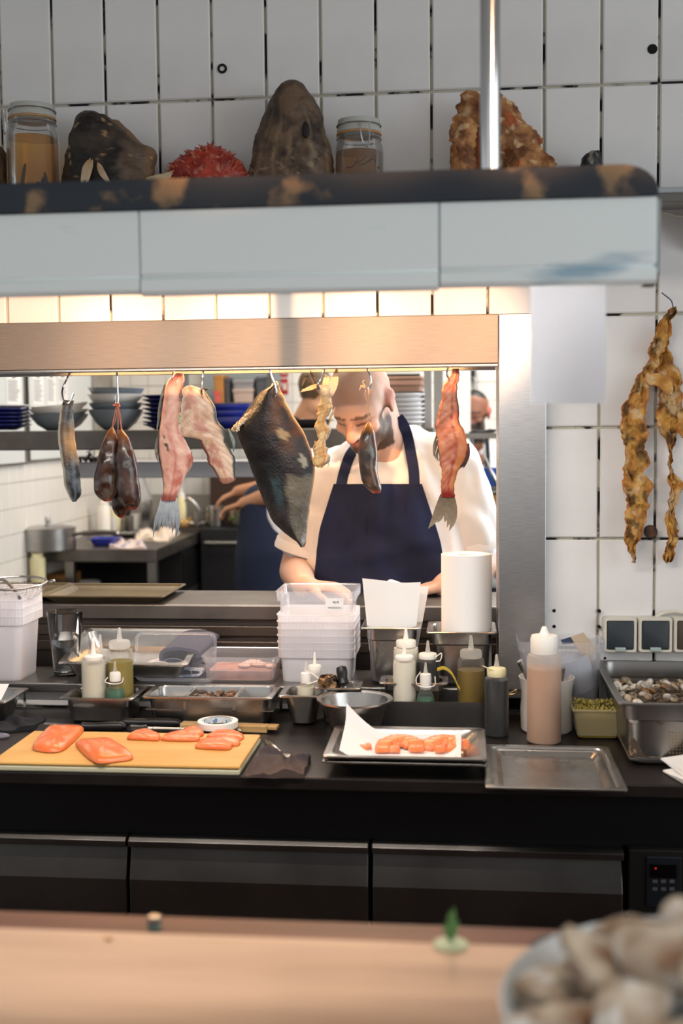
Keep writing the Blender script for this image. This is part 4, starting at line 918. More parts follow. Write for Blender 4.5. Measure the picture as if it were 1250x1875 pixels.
# ---- empty sheet pan at the right
cx, cy, w, d, h = geo(888, 1150, 1445, 1366, ZC, Yf=PZ(1019, 1446, ZC+.014).y)
pan_o = vessel(cx, cy, ZC+.0005, w, d, .016, .02, .014, .010).build('shallow_pan', MATS['steel'], None, True, 35); tag(pan_o, 'empty shallow steel pan at the worktop\'s front edge', 'pan', 'steel gastronorm pans')
# ---- pans with bottles along the back
_o, PAN_A = pan('gastronorm_pan', 'small steel pan holding squeeze bottles beside the water glass', 'pan', 107, 243, 1279, 1251, ZC, Yf=2.56, depth=.135, step=.022, r=.02, taper=.004)
_o, PAN_B = pan('gastronorm_pan', 'long divided steel pan with brown garnish in its middle section', 'pan', 258, 498, 1277, 1251, ZC, Yf=2.56, depth=.135, r=.018, taper=.006)
cx, cy, w, d, h = PAN_B
for f in (-.18, .20): MB().box(cx+w*f-.004, cx+w*f+.004, cy-d/2+.013, cy+d/2-.013, ZC+h-.034, ZC+h-.004).build('divider', MATS['steel'], _o, False, bevel=.002)
for k_, f in enumerate((-.34, .01, .36)):
    ww = w*(.28 if k_ != 1 else .33); MB().box(cx+w*f-ww/2, cx+w*f+ww/2, cy-d/2+.015, cy+d/2-.015, ZC+h-.034, ZC+h-.032).build('insert_floor', MATS['steel'], _o, False)
b = MB(); random.seed(4)
for k in range(46):
    x = cx+w*.01+random.uniform(-.045, .045); y = cy+random.uniform(-.35, .35)*d*.7; R = Euler((random.uniform(-1, 1), random.uniform(-1, 1), random.uniform(0, 6))).to_matrix()
    b.ball((x, y, ZC+h-.026+random.uniform(0, .018)), (.011, .006, .0035), 8, 6, R, col=mixc(L3('#3e2718'), L3('#8a5c34'), random.random()))
o = b.build('brown_garnish', MATS['organic_wet']); tag(o, 'heap of small brown garnish pieces in the divided pan', 'garnish', kind='stuff')
_o, PAN_C = pan('gastronorm_pan', 'small black-sided steel pan left of the conical bowl', 'pan', 508, 592, 1275, 1256, ZC, Yf=2.56, depth=.12, r=.02, taper=.012)
_o, PAN_L = pan('gastronorm_pan', 'steel pan with white paper corner at the photo edge', 'pan', -70, 10, 1285, 1256, ZC, Yf=2.53, depth=.15, r=.02)
b = MB(); b.loft([[PY(-20, 1284, 2.57), PY(2, 1282, 2.57)], [PY(-20, 1252, 2.60), PY(17, 1252, 2.60)]], False, False, False); b.loft([[PY(-20, 1284, 2.571), PY(2, 1282, 2.571)], [PY(-20, 1252, 2.601), PY(17, 1252, 2.601)]], False, False, False)
tag(b.build('paper_slip', MATS['white_paper'], None, False), 'white paper slip sticking out of the pan at the photo edge', 'paper')
# conical bowl
Yc = 2.515; c0 = PY(580, 1277, Yc); c1 = PY(719, 1277, Yc); R = (c1.x-c0.x)/2; hh = c0.z-ZC; c = ((c0.x+c1.x)/2, Yc, ZC)
b = MB().lathe([(R*.55, 0), (R*.60, .004), (R*.88, hh-.006), (R, hh-.004), (R, hh), (R*.985, hh), (R*.87, hh-.003), (R*.585, .005), (R*.5, .003)], c, 44); tag(b.build('conical_bowl', MATS['steel']), 'round flared steel bowl in front of the bottles', 'bowl')
# small pan with foil and black-handled knife
_o, PAN_D = pan('gastronorm_pan', 'shallow steel pan holding foil and black-handled knife', 'pan', 574, 660, 1260, 1236, ZC, Yf=2.58, depth=.088, r=.015, taper=.008)
cx, cy, w, d, h = PAN_D; zz = ZC+h
b = MB(); capsule(PY(629, 1255, cy-.03), PY(624, 1219, cy-.015), .0115, .0115, b); t = thing('knife', PY(629, 1255, cy-.03), 'upright black knife handle sticking out of the foil pan', 'knife')
b.build('handle', MATS['black_plastic'], t)
capsule(PY(631, 1256, cy-.028), PY(634, 1266, cy-.01), .004, .004).build('blade', MATS['steel'], t)
b = blade([(1236, 592, 606, .4), (1240, 583, 618), (1248, 583, 620), (1256, 586, 620), (1262, 590, 618, .6)], cy-.02, .02, lambda u, v, f, P: mixc(L3('#2a1a10'), L3('#a8835c'), sst(-.1, .4, fbm(P, 60))), 30, 24, .006, 90)
tag(b.build('crumpled_foil', mat('foil', '#888888', .25, .6, attr='col', bump=.6, bscale=120)), 'crumpled dark brown foil beside the black handle', 'foil')
# long low tray with bottles, small pan in it
TYF = 2.575
A, B_ = PY(688, 1284, TYF), PY(897, 1287, TYF); ht = (A.z+B_.z)/2-ZC; tcx, tw, td = (A.x+B_.x)/2, B_.x-A.x, .12
b = MB(); R_ = lambda w_, d_, z: rrect(w_, d_, .006, (tcx, TYF+td/2, ZC+z), 3)
b.loft([R_(tw, td, 0), R_(tw, td, ht), R_(tw-.003, td-.003, ht), R_(tw-.003, td-.003, .003)]); tag(b.build('low_tray', MATS['steel_soft'], None, True, 35), 'dark straight-sided tray holding the sauce bottles', 'tray')
zi = ZC+.0035
_o, PAN_E = pan('gastronorm_pan', 'small steel pan inside the dark tray, holding white bottles', 'pan', 693, 820, 1251, 1228, zi, Yf=TYF+.035, depth=.083, r=.018, taper=.010, step=.02)
# ---- squeeze bottles
def bottle(label, xc, w, y_tip, y_cap, y_sh, y_base, z0, Yc, body='bottle_milky', cap='bottle_white', liquid=None, y_liq=None, name='squeeze_bottle', strap=None, conic=False, tipw=.16, grp='squeeze bottles'):
    """y_tip nozzle tip, y_cap top of the cap, y_sh shoulder, in pixels at depth Yc; stands on z0"""
    s = mpp(PY(xc, y_sh, Yc)); r = w*s/2; X = PY(xc, y_sh, Yc).x
    def Z(y): return PY(xc, y, Yc).z-z0
    ht, hc, hs = Z(y_tip), Z(y_cap), Z(y_sh); c = (X, Yc, z0)
    t = thing(name, c, label, 'bottle', grp)
    if conic: hq = max(hs-.030, .004); prof = [(r*.9, 0), (r, .003), (r, hq), (r*.92, hq+.008), (r*.6, hs-.002), (r*.5, hs+.002)]
    else: prof = [(r*.9, 0), (r, .003), (r, hs-.010), (r*.94, hs-.003), (r*.78, hs), (r*.76, hs+.003)]
    MB().lathe(prof, c, 30, None, True, True).build('body', MATS[body], t)
    cr = r*(.60 if conic else .80)
    cpo = MB().lathe([(cr*.96, hs+.0005), (cr, hs+.002), (cr, hs+(hc-hs)*.8), (cr*.92, hc), (r*tipw*1.6, hc+.002)], c, 26).build('cap', MATS[cap], t)
    MB().lathe([(r*tipw*1.5, hc), (r*tipw*.9, hc+(ht-hc)*.6), (r*tipw*.62, ht-.001), (r*tipw*.4, ht)], c, 14).build('nozzle', MATS[cap if not body == 'bottle_clear' else 'bottle_milky'], cpo)
    if liquid:
        hl_ = Z(y_liq)
        if conic: pr = [(r*.86, .002), (r*.94, .004), (r*.92, hl_*.9), (r*.88, hl_)]
        else: pr = [(r*.86, .002), (r*.955, .004), (r*.955, hl_)]
        MB().lathe(pr+[(.0005, hl_)], c, 28).build('liquid', MATS[liquid], t)
    if strap:
        pts = [Vector((X+sx*r, Yc-r*.7, z0+Z(yy))) for sx, yy in strap]
        MB().tube(smooth_path(pts, 5), .0013, 6).build('strap', MATS[cap], cpo)
    return t
mat('oil', '#7d6414', .1, sss=.2); mat('oil_pale', '#8a7a2a', .1, sss=.2); mat('soy', '#15120f', .1); mat('soy_blue', '#1a2024', .15); mat('green_sauce', '#3c6a50', .2); mat('cream', '#e9e4d4', .3, sss=.3); mat('amber_juice', '#b57a42', .25, sss=.3); mat('pale_liquid', '#cfc9b4', .3, sss=.3)
cx, cy, w, d, h = PAN_A
za = ZC+.0025
bottle('milky empty squeeze bottle in front of the oil bottle', 171, 44, 1167, 1200, 1208, 1280, za, cy-.014, 'bottle_milky', 'bottle_white', 'pale_liquid', 1216)
bottle('amber-capped squeeze bottle mostly hidden behind the milky one', 184, 40, 1162, 1190, 1200, 1270, za, cy+.026, 'bottle_clear', 'bottle_milky')
bottle('squeeze bottle half full of olive oil beside the water glass', 219, 48, 1149, 1173, 1187, 1280, za, cy+.012, 'bottle_clear', 'bottle_milky', 'oil_pale', 1210)
bottle('little dropper bottle of green sauce in the bottle pan', 211, 34, 1211, 1231, 1247, 1285, za, cy-.022, 'bottle_clear', 'white_plastic', 'green_sauce', 1262, conic=True, strap=[(-.6, 1238), (-.9, 1246), (0, 1250), (.9, 1247), (1.1, 1238)])
X0 = PY(150, 1250, cy-.03); MB_ = MB().lathe([(.008, 0), (.009, .003), (.009, .045), (.006, .05)], (X0.x, cy-.03, za), 14); tag(MB_.build('vial', MATS['bottle_milky']), 'tiny milky vial beside the empty squeeze bottle', 'bottle')
cx, cy, w, d, h = PAN_C
bottle('dropper bottle with cream sauce in the black-sided pan', 560, 34, 1211, 1232, 1250, 1290, ZC+.003, cy-.006, 'bottle_clear', 'white_plastic', 'pale_liquid', 1257, conic=True, strap=[(.2, 1226), (1.2, 1236), (1.4, 1243), (.2, 1250)])
bottle('white squeeze bottle behind the cream dropper bottle', 576, 32, 1194, 1218, 1232, 1290, ZC+.003, cy+.036, 'bottle_milky')
cx, cy, w, d, h = PAN_E
ze = zi+.0025
bottle('front white squeeze bottle in the pan inside the dark tray', 740, 42, 1174, 1200, 1208, 1260, ze, cy-.022, 'bottle_milky', 'bottle_white', 'cream', 1212)
bottle('rear cream squeeze bottle in the pan inside the dark tray', 743, 46, 1150, 1172, 1184, 1255, ze, cy+.026, 'bottle_milky', 'bottle_white', 'cream', 1186)
bottle('squeeze bottle of dark sauce with white cap in the inner pan', 783, 42, 1173, 1196, 1206, 1255, ze, cy+.006, 'bottle_clear', 'bottle_white', 'soy', 1211, strap=[(.7, 1200), (1.2, 1193), (1.1, 1206), (.7, 1208)])
bottle('dropper bottle with green bottom at the tray\'s front', 779, 35, 1213, 1234, 1261, 1300, zi, TYF+.0255, 'bottle_clear', 'white_plastic', 'green_sauce', 1278, conic=True, strap=[(-.5, 1228), (-.95, 1240), (-.8, 1252), (0, 1256), (.95, 1252), (1, 1236)])
bottle('olive oil squeeze bottle standing in the dark tray', 862, 50, 1163, 1190, 1204, 1330, zi, TYF+.075, 'bottle_clear', 'bottle_milky', 'oil', 1226)
A = PZ(909, 1352, ZC); bottle('black sauce bottle with cream cap beside the tray', 909, 44, 1198, 1223, 1238, 1352, ZC, A.y+.026, 'bottle_clear', 'cream_cap', 'soy_blue', 1244, strap=[(-.3, 1224), (-.8, 1220), (-1.2, 1216)])
A = PZ(996, 1366, ZC); bottle('tall squeeze bottle of amber liquid beside the shallow pan', 996, 63, 1147, 1163, 1196, 1366, ZC, A.y+.036, 'bottle_milky', 'bottle_white', 'amber_juice', 1222, tipw=.22)
# yellow strap tag
b = MB(); pts = smooth_path(line_px([(800, 1226), (812, 1223), (824, 1230), (832, 1242), (838, 1256), (842, 1262)], 2.615), 4); b.loft([[p+Vector((0, 0, .004)), p+Vector((0, -.001, 0)), p-Vector((0, 0, .004)), p+Vector((0, .001, 0))] for p in pts]); tag(b.build('tag_strap', mat('tag_yellow', '#c6a838', .5, 0, '#3a3420', 60, .6, .64)), 'yellow tag strap curling out of the bottle pan', 'strap')
# ---- deep pans on the sill with paper
ZS = zl+.0005
_o, PAN_F = pan('deep_pan', 'deep steel pan filled with white paper sheets', 'pan', 660, 770, 1150, 1135, ZS, Yf=2.705, depth=.155, r=.025, taper=.008, step=.03)
_o, PAN_G = pan('deep_pan', 'deep steel pan holding a roll of white paper', 'pan', 780, 910, 1158, 1140, ZS, Yf=2.705, depth=.155, r=.025, taper=.008, step=.03)
cx, cy, w, d, h = PAN_F
for k, (tops, off, lab) in enumerate((([(663, 1059), (700, 1063), (735, 1067), (770, 1066)], -.028, 'front white paper sheet in the deep pan'), ([(706, 1068), (716, 1061), (750, 1072), (785, 1074)], .02, 'rear pointed white paper sheet in the deep pan'))):
    b = MB(); rows = []; lo = [(676+(8 if k else 0), 1190), (700, 1192), (735, 1192), (758 if not k else 764, 1190)]
    for i in range(8):
        v = i/7; rows.append([PY(*[interp([(q_,)+p_ for q_, p_ in enumerate(ps)], u/14*3)[z_] for z_ in (0, 1)], cy+off-.018*math.cos((u/14-.5)*2.6)) .lerp(PY(*[interp([(q_,)+p_ for q_, p_ in enumerate(lo)], u/14*3)[z_] for z_ in (0, 1)], cy+off-.014*math.cos((u/14-.5)*2.6)), v) for ps in (tops,) for u in range(15)])
    b.loft(rows, False, False, False); b.loft([[p+Vector((0, .0012, 0)) for p in r_] for r_ in rows], False, False, False); b.loft([rows[0], [p+Vector((0, .0012, 0)) for p in rows[0]]], False, False, False)
    tag(b.build('paper_sheet', MATS['white_paper'], None, True, 60), lab, 'paper', 'paper sheets in the deep pan')
cx, cy, w, d, h = PAN_G
s = mpp(PY(850, 1100, cy)); R = 47*s; X = PY(853, 1100, cy).x; zt = PY(857, 1014, cy).z
b = MB(); rings = []; prof = []
for k in range(90):
    a = 2*PI*k/60*2+.4; rr = R*(.80+.20*k/89); prof.append((rr*math.cos(a), rr*math.sin(a)))
for k in range(89, -1, -1):
    a = 2*PI*k/60*2+.4; rr = R*(.80+.20*k/89)-.0012; prof.append((rr*math.cos(a), rr*math.sin(a)))
b.loft([[Vector((X+x, cy+y, z)) for x, y in prof] for z in (ZS+.004, zt)], True, True); t = thing('paper_roll', (X, cy, ZS+.004), 'thick roll of white paper standing in the deep pan', 'paper roll')
b.build('roll', MATS['white_paper'], t, True, 60)
MB().lathe([(R*.35, ZS+.004), (R*.79, ZS+.005), (R*.79, zt-.002), (R*.35, zt-.002), (R*.35, ZS+.004)], (X, cy, 0), 40, None, False, False).build('inner_windings', MATS['white_paper'], t)
# ---- tubs
def tub(name, label, cx, cy, z0, w, d, h, m, group, ribs=True, band=.022, notch=True):
    t = thing(name, (cx, cy, z0), label, 'container', group)
    b = MB(); R = lambda ww, dd, z, r=.018: rrect(ww, dd, r, (cx, cy, z0+z), 5); tp = h*.055; q = .0012
    b.loft([R(w-.012-2*tp, d-.012-2*tp, 0), R(w-.010-2*tp, d-.010-2*tp, .004), R(w-.012, d-.012, h-band), R(w-.002, d-.002, h-band), R(w, d, h-.003), R(w+.004, d+.004, h-.002), R(w+.004, d+.004, h), R(w-.004, d-.004, h), R(w-.008, d-.008, h-.006), R(w-.012-2*q, d-.012-2*q, h-band), R(w-.010-2*tp-2*q, d-.010-2*tp-2*q, .006), R(w-.014-2*tp-2*q, d-.014-2*tp-2*q, .004)])
    b.build('shell', MATS[m], t, True, 35)
    if ribs:
        b = MB(); nx = int(w/.0095)
        for k in range(nx):
            x = cx-w/2+.012+(w-.024)*k/(nx-1)
            if notch and .62 < k/nx < .76: continue
            b.box(x-.0007, x+.0007, cy-d/2-.0018, cy-d/2+.001, z0+h-band, z0+h-.003)
        ny = int(d/.0095)
        for k in range(ny):
            y = cy-d/2+.012+(d-.024)*k/(ny-1); b.box(cx+w/2-.001, cx+w/2+.0018, y-.0007, y+.0007, z0+h-band, z0+h-.003)
        o = b.build('rim_ribs', MATS[m], t, False); o['kind'] = 'stuff'
    return t
A = PZ(36, 1248, zl); rgt = A.x+.012
w0, d0 = .215, .150
for k in range(4):
    lab = ['bottom tub of the tall milky stack under the strainer', 'second tub from the bottom of the stack under the strainer', 'third tub from the bottom of the stack under the strainer', 'top tub of the stack, directly under the strainer'][k]
    tub('plastic_tub', lab, rgt-w0/2, A.y+d0/2-.008, zl+.0003+.0195*k, w0, d0, .158, 'tub', 'milky tubs stacked under the strainer')
ztl = zl+.0195*3+.158
# strainer on top
A2 = PY(22, 1035, 2.77); R = 62*mpp(A2); c = Vector((A2.x, 2.77, ztl+.014))
t = thing('strainer', (c.x, c.y, ztl), 'wire mesh strainer resting on the milky tubs', 'strainer')
q = Matrix.Rotation(.10, 3, 'X')
ringp = [c+q @ Vector((R*math.cos(2*PI*k/40), R*.86*math.sin(2*PI*k/40), 0)) for k in range(41)]
MB().tube(ringp, .0028, 8).build('rim', MATS['steel'], t)
b = MB(); NU = 30
for k in range(NU):
    a = 2*PI*k/NU; pts = [c+q @ Vector((R*math.cos(a)*math.cos(g), R*.86*math.sin(a)*math.cos(g), -.045*math.sin(g))) for g in (0, .35, .7, 1.05, 1.35)]; b.tube(pts, .00045, 3, False)
for g in (.12, .25, .38, .5, .63, .76, .9, 1.05, 1.2, 1.35):
    b.tube([c+q @ Vector((R*math.cos(2*PI*k/30)*math.cos(g), R*.86*math.sin(2*PI*k/30)*math.cos(g), -.045*math.sin(g))) for k in range(31)], .00045, 3, False)
o = b.build('mesh_bowl', MATS['steel_soft'], t); o['kind'] = 'stuff'
MB().tube(smooth_path([c+Vector((R*.95, .03, 0)), c+Vector((R+.006, .03, .001)), c+Vector((R+.014, .03, .001))], 3), [.003]*3+[.0045]*3+[.003], 8).build('rest_tab', MATS['steel'], t)
MB().tube(smooth_path([c+Vector((-R*.7, -.01, -.01)), c+Vector((-R*.2, -.03, .012)), c+Vector((R*.25, -.05, -.006)), c+Vector((R*.5, -.06, -.03))], 5), .004, 8).build('spoon_inside', MATS['steel'], t)
# water glass
Ag = PZ(118, 1240, zl); Yg = Ag.y+.030; s = mpp(Ag); c = (PY(120, 1180, Yg).x, Yg, zl); hg = PY(120, 1119, Yg).z-zl; rt, rb_ = 33*s, 22*s
t = thing('water_glass', c, 'half-full water glass beside the milky tubs', 'glass')
mat('glass', '#ffffff', .0, trans=1, ior=1.45); mat('water', '#f4faff', .0, trans=1, ior=1.33)
MB().lathe([(rb_, 0), (rb_*1.03, .004), (rt, hg-.001), (rt-.001, hg), (rt-.002, hg-.001), (rb_-.001, .012), (.001, .010)], c, 40).build('glass', MATS['glass'], t)
hw = PY(120, 1168, Yg).z-zl; f = hw/hg; MB().lathe([(.001, .0105), (rb_-.0014, .0125), (rb_+(rt-rb_)*f-.0026, hw), (.001, hw)], c, 40).build('water', MATS['water'], t)
# large pan leaning on the ledge
_zf, _zb = PY(226, 1214, 2.71).z, PY(280, 1150, 2.925).z
_o, PAN_H = pan('gastronorm_pan', 'large steel pan tilted on the ledge behind the bottles', 'pan', 107, 345, 1214, 1150, zl, Yf=2.71, depth=.225, r=.02, taper=.01, rim=.014, tilt=math.atan((_zb-_zf)/.215))
# towels
mat('towel_blue', '#33364a', .95, 0, '#4a4a5c', 40, .45, .55, stretch=(1, 30, 30), bump=.4, bscale=400)
mat('towel_white', '#c6c4cc', .95, 0, '#7a86a4', 26, .56, .6, bump=.4, bscale=400)
def roll_towel(pts0, pts1, m, name, label, th=.009, turns=1):
    b = MB(); R0 = smooth_path([Vector(p) for p in pts0], 6); R1 = smooth_path([Vector(p) for p in pts1], 6); n = len(R0)
    nr = []
    for i in range(n):
        d_ = (R0[min(i+1, n-1)]-R0[max(i-1, 0)]).normalized(); nr.append(d_.cross(Vector((0, 1, 0))).normalized()*th/2)
    ringA = [R0[i]+nr[i] for i in range(n)]+[R0[i]-nr[i] for i in range(n-1, -1, -1)]
    ringB = [R1[i]+nr[i] for i in range(n)]+[R1[i]-nr[i] for i in range(n-1, -1, -1)]
    mid = [ringA[i].lerp(ringB[i], .5)+Vector((0, 0, .003*nz(ringA[i], 60))) for i in range(len(ringA))]
    b.loft([ringA, mid, ringB]); return tag(b.build(name, m, None, True, 50), label, 'towel')
Yt = 2.80
def at(x, y, Y): return PY(x, y, Y)
s0 = [(362, 1217), (335, 1217), (300, 1216), (294, 1205), (298, 1193), (318, 1188), (345, 1190), (362, 1196), (360, 1205)]
s1 = [(x+36, y-32) for x, y in s0]
roll_towel([at(x, y, Yt-.03) for x, y in s0], [at(x, y, Yt+.10) for x, y in s1], MATS['towel_blue'], 'folded_towel', 'folded dark blue striped towel behind the clear lid', .008)
s0 = [(262, 1236), (290, 1238), (330, 1238), (362, 1236), (366, 1228), (340, 1225), (300, 1227), (268, 1226), (262, 1220), (290, 1214), (320, 1222)]
roll_towel([at(x, y, Yt-.05) for x, y in s0], [at(x+12, y-8, Yt+.05) for x, y in s0], MATS['towel_white'], 'folded_towel', 'folded white towel with blue checks under the dark towel', .006)
# clear upright lid
LY = 2.735
cL, cR = PY(246, 1206, LY), PY(395, 1206, LY); wl_ = cR.x-cL.x; ztop, zbt = PY(320, 1158, LY+.01).z, zl+.001; hL = ztop-zbt; b = MB()
def LR(w_, h_, r_, dy): return [Vector((p.x+(cL.x+cR.x)/2, LY+dy+.10*(p.y+hL/2), zbt+hL/2+p.y)) for p in rrect(w_, h_, r_, (0, 0, 0), 6)]
t = thing('container_lid', ((cL.x+cR.x)/2, LY, zbt), 'clear plastic lid standing upright in front of the towels', 'lid')
b.loft([LR(wl_-.014, hL-.014, .014, .002), LR(wl_-.012, hL-.012, .015, 0), LR(wl_-.012, hL-.012, .015, .0015)], True, True); b.build('panel', plastic('lid_clear', '#eef0fa', .93, .15, .08), t)
b = MB(); b.loft([LR(wl_-.012, hL-.012, .015, 0), LR(wl_-.008, hL-.008, .016, -.004), LR(wl_, hL, .018, -.004), LR(wl_, hL, .018, .006), LR(wl_-.008, hL-.008, .016, .006), LR(wl_-.012, hL-.012, .015, .003)], False, False); b.build('rim', MATS['tub_clear'], t)
cc = PY(316, 1232, LY); MB().tube([Vector((cc.x+.046*math.cos(a*PI/16), LY+.004, cc.z-.012+.046*math.sin(a*PI/16))) for a in range(0, 17)], .0009, 5).build('moulded_arc', MATS['tub_clear'], t)
# shallow clear container with pink contents
A = PZ(440, 1252, zl); c0, c1 = PY(366, 1215, A.y), PY(505, 1215, A.y)
tub('plastic_tub', 'shallow clear tub with pinkish contents beside the upright lid', (c0.x+c1.x)/2, A.y+.075, zl+.0003, c1.x-c0.x, .14, PY(440, 1205, A.y).z-zl, 'tub_clear', 'clear tubs on the ledge', True, .014, False)
b = MB(); cx = (c0.x+c1.x)/2; b.loft([rrect(c1.x-c0.x-.03, .11, .012, (cx, A.y+.075, zl+z)) for z in (.005, .026)]); tag(b.build('pink_filling', mat('pink_food', '#b07a68', .5, 0, '#8e5a4a', 30)), 'pinkish food inside the shallow clear tub', 'food')
b = MB(); random.seed(8)
for k in range(10): b.ball((cx+.04+random.uniform(-.04, .03), A.y+.075+random.uniform(-.03, .03), zl+.032), (.014, .012, .006), 10, 6)
o = tag(b.build('pale_slices', mat('pale_food', '#d4b0a4', .5)), 'pale slices lying on the pink food', 'food', kind='stuff')
# right stack of tubs
A = PZ(580, 1250, zl); c0, c1 = PY(507, 1180, A.y), PY(648, 1180, A.y); w0 = c1.x-c0.x; d0 = .165; cx, cy = (c0.x+c1.x)/2, A.y+d0/2-.004
hT = .105; rims = [1188, 1176, 1164, 1151, 1138, 1126]
names = ['bottom', 'second', 'third', 'fourth', 'fifth', 'sixth']
zprev = 0
for k, yy in enumerate(rims):
    zr = PY(580, yy, A.y).z
    tub('plastic_tub', f'{names[k]}{" tub" if k == 0 else " tub from the bottom"} of the white stack beside the paper sheets', cx, cy, max(zl+.0003, zr-hT) if k == 0 else zr-hT, w0, d0, hT if k else zr-zl-.0003, 'tub', 'white tubs stacked beside the paper sheets')
zr = PY(580, 1084, A.y).z
tt = tub('plastic_tub', 'topmost clear tub of the stack, with handwritten sticker', cx, cy, zr-.068, w0+.004, d0, .068, 'tub_clear', 'white tubs stacked beside the paper sheets')
pA, pB = PY(596, 1095, A.y), PY(629, 1119, A.y)
stick = MB().box(pA.x, pB.x, cy-d0/2+.0005, cy-d0/2+.0012, pB.z, pA.z).build('sticker', MATS['white_paper'], tt, False)
def text(body, size, loc, rot, m, parent, name='lettering', align='CENTER'):
    cu = bpy.data.curves.new(name, 'FONT'); cu.body = body; cu.size = size; cu.align_x = align; cu.align_y = 'CENTER'; cu.extrude = .0001
    tmp = bpy.data.objects.new(name, cu); COL.objects.link(tmp); dg = bpy.context.evaluated_depsgraph_get(); me = bpy.data.meshes.new_from_object(tmp.evaluated_get(dg))
    bpy.data.objects.remove(tmp); o = bpy.data.objects.new(name, me); COL.objects.link(o); o.data.materials.clear(); o.data.materials.append(m)
    o.parent = parent; o.location = Vector(loc)-WL(parent); o.rotation_euler = rot; return o
mat('ink', '#3a3458', .7)
mx = (pA.x+pB.x)/2; yq = cy-d0/2+.0002
text('6/06', .0085, (mx+.003, yq, pA.z-(pA.z-pB.z)*.3), (PI/2, PI, 0), MATS['ink'], stick)
text('FLØDEMAK', .0062, (mx, yq, pA.z-(pA.z-pB.z)*.72), (PI/2, PI, 0), MATS['ink'], stick)
# ================================================================== right-hand end
# enamel crock with spoons
A = PZ(1000, 1352, ZC); r = 51*mpp(A); c = (PY(1001, 1300, A.y+r).x, A.y+r+.012, ZC); hh = PY(1001, 1241, A.y+r).z-ZC
t = thing('enamel_crock', c, 'white enamel crock holding spoons behind the amber bottle', 'crock')
mat('enamel', '#d9d4ce', .25)
MB().lathe([(r*.88, 0), (r*.94, .004), (r*.96, hh*.4), (r*.92, hh*.7), (r, hh-.003), (r*1.02, hh), (r*.97, hh), (r*.88, hh*.7), (r*.9, .006), (.001, .004)], c, 36).build('body', MATS['enamel'], t)
MB().lathe([(r*1.0, hh-.004), (r*1.035, hh-.002), (r*1.035, hh+.001), (r*1.0, hh+.002)], c, 36).build('rim', mat('enamel_rim', '#4a3f3c', .4), t) if False else None
for k, (x0, y0, x1, y1, lab) in enumerate(((975, 1262, 951, 1210, 'spoon handle leaning out of the enamel crock\'s side'), (1026, 1262, 1029, 1222, 'short metal handle at the enamel crock\'s other side'))):
    MB_ = MB().tube([PY(x0, y0+60, c[1]), PY(x0, y0, c[1]), PY(x1, y1, c[1]-.01)], [.003, .004, .007], 10); tag(MB_.build('spoon', MATS['steel']), lab, 'spoon', 'spoons in the enamel crock')
b = MB().tube(smooth_path(line_px([(928, 1272), (936, 1268), (945, 1263), (943, 1270), (932, 1272)], 2.60), 4), .002, 6); tag(b.build('wire_clip', mat('brass', '#a08a60', .35, .8)), 'small brass wire clip beside the black sauce bottle', 'clip')
# clear bucket
Yb = 2.60
c0, c1 = PY(949, 1170, Yb), PY(1108, 1170, Yb); w0 = c1.x-c0.x; hh = PY(1030, 1178, Yb).z-ZC; cx = (c0.x+c1.x)/2
t = tub('plastic_tub', 'clear plastic bucket with scrapers against the tiled wall', cx, Yb+.058, ZC+.0005, w0, .105, hh, 'tub_clear', None, True, .022)
def plate_px(pts, Y, th, m, name, label, cat, grp=None, tilt=0):
    b = MB(); f_ = [PY(x, y, Y+tilt*(y-pts[0][1])) for x, y in pts]; b.loft([f_, [p+Vector((0, th, 0)) for p in f_]]); return tag(b.build(name, m, None, False, bevel=.001), label, cat, grp)
plate_px([(1044, 1166), (1068, 1158), (1090, 1186), (1078, 1222), (1058, 1190)], Yb+.045, .003, mat('scraper_beige', '#b9a58c', .5), 'dough_scraper', 'beige scraper standing in the clear bucket', 'scraper', 'scrapers in the clear bucket')
plate_px([(1026, 1172), (1048, 1165), (1052, 1178), (1030, 1180)], Yb+.07, .003, mat('scraper_blue', '#3c4a62', .5), 'dough_scraper', 'dark blue scraper tip in the clear bucket', 'scraper', 'scrapers in the clear bucket')
p0, p1 = PY(1060, 1192, Yb+.05), PY(1070, 1250, Yb+.05)
b = MB(); ax = (p0-p1).normalized(); c_ = PY(1064, 1262, Yb+.055); axis = Vector((-.35, 0, .94)).normalized(); b.lathe([(.030, -.004), (.034, 0), (.040, .050), (.042, .075), (.039, .075), (.037, .05), (.031, .003), (.001, .002)], c_, 28, axis); tag(b.build('measuring_cup', mat('cup_grey', '#b9bec8', .35)), 'pale grey plastic cup tilted inside the clear bucket', 'cup')
# yellow-green tub
A = PZ(1095, 1357, ZC); c0, c1 = PY(1048, 1300, A.y), PY(1144, 1300, A.y); hh = PY(1095, 1300, A.y).z-ZC
cx, w0 = (c0.x+c1.x)/2, c1.x-c0.x; d0 = PZ(1095, 1281, ZC+hh).y-A.y
t = thing('relish_tub', (cx, A.y+d0/2, ZC), 'small tub heaped with yellow-green crumbs beside the shell pan', 'container')
vessel(cx, A.y+d0/2, ZC, w0, d0, hh, .008, .008, .003, .0015).build('shell', plastic('tub_beige', '#d9cfa8', .35, .3), t, True, 35)
MB().loft([rrect(w0-.026+.012*f_, d0-.026+.012*f_, .006, (cx, A.y+d0/2, ZC+.004+(hh-.022)*f_)) for f_ in (0, 1)]).build('sauce', mat('relish_sauce', '#8c7a2a', .4, sss=.2), t)
b = MB(); random.seed(6)
for k in range(420):
    x = random.uniform(-.5, .5)*(w0-.016); y = random.uniform(-.5, .5)*(d0-.016); b.ball((cx+x, A.y+d0/2+y, ZC+hh-.014+random.uniform(0, .012)+.008*(1 if y > 0 else 0)), random.uniform(.0015, .0032), 5, 4, col=mixc(L3('#8f8330'), L3('#c2b565'), random.random()))
o = b.build('crumbs', MATS['organic'], t); o['kind'] = 'stuff'
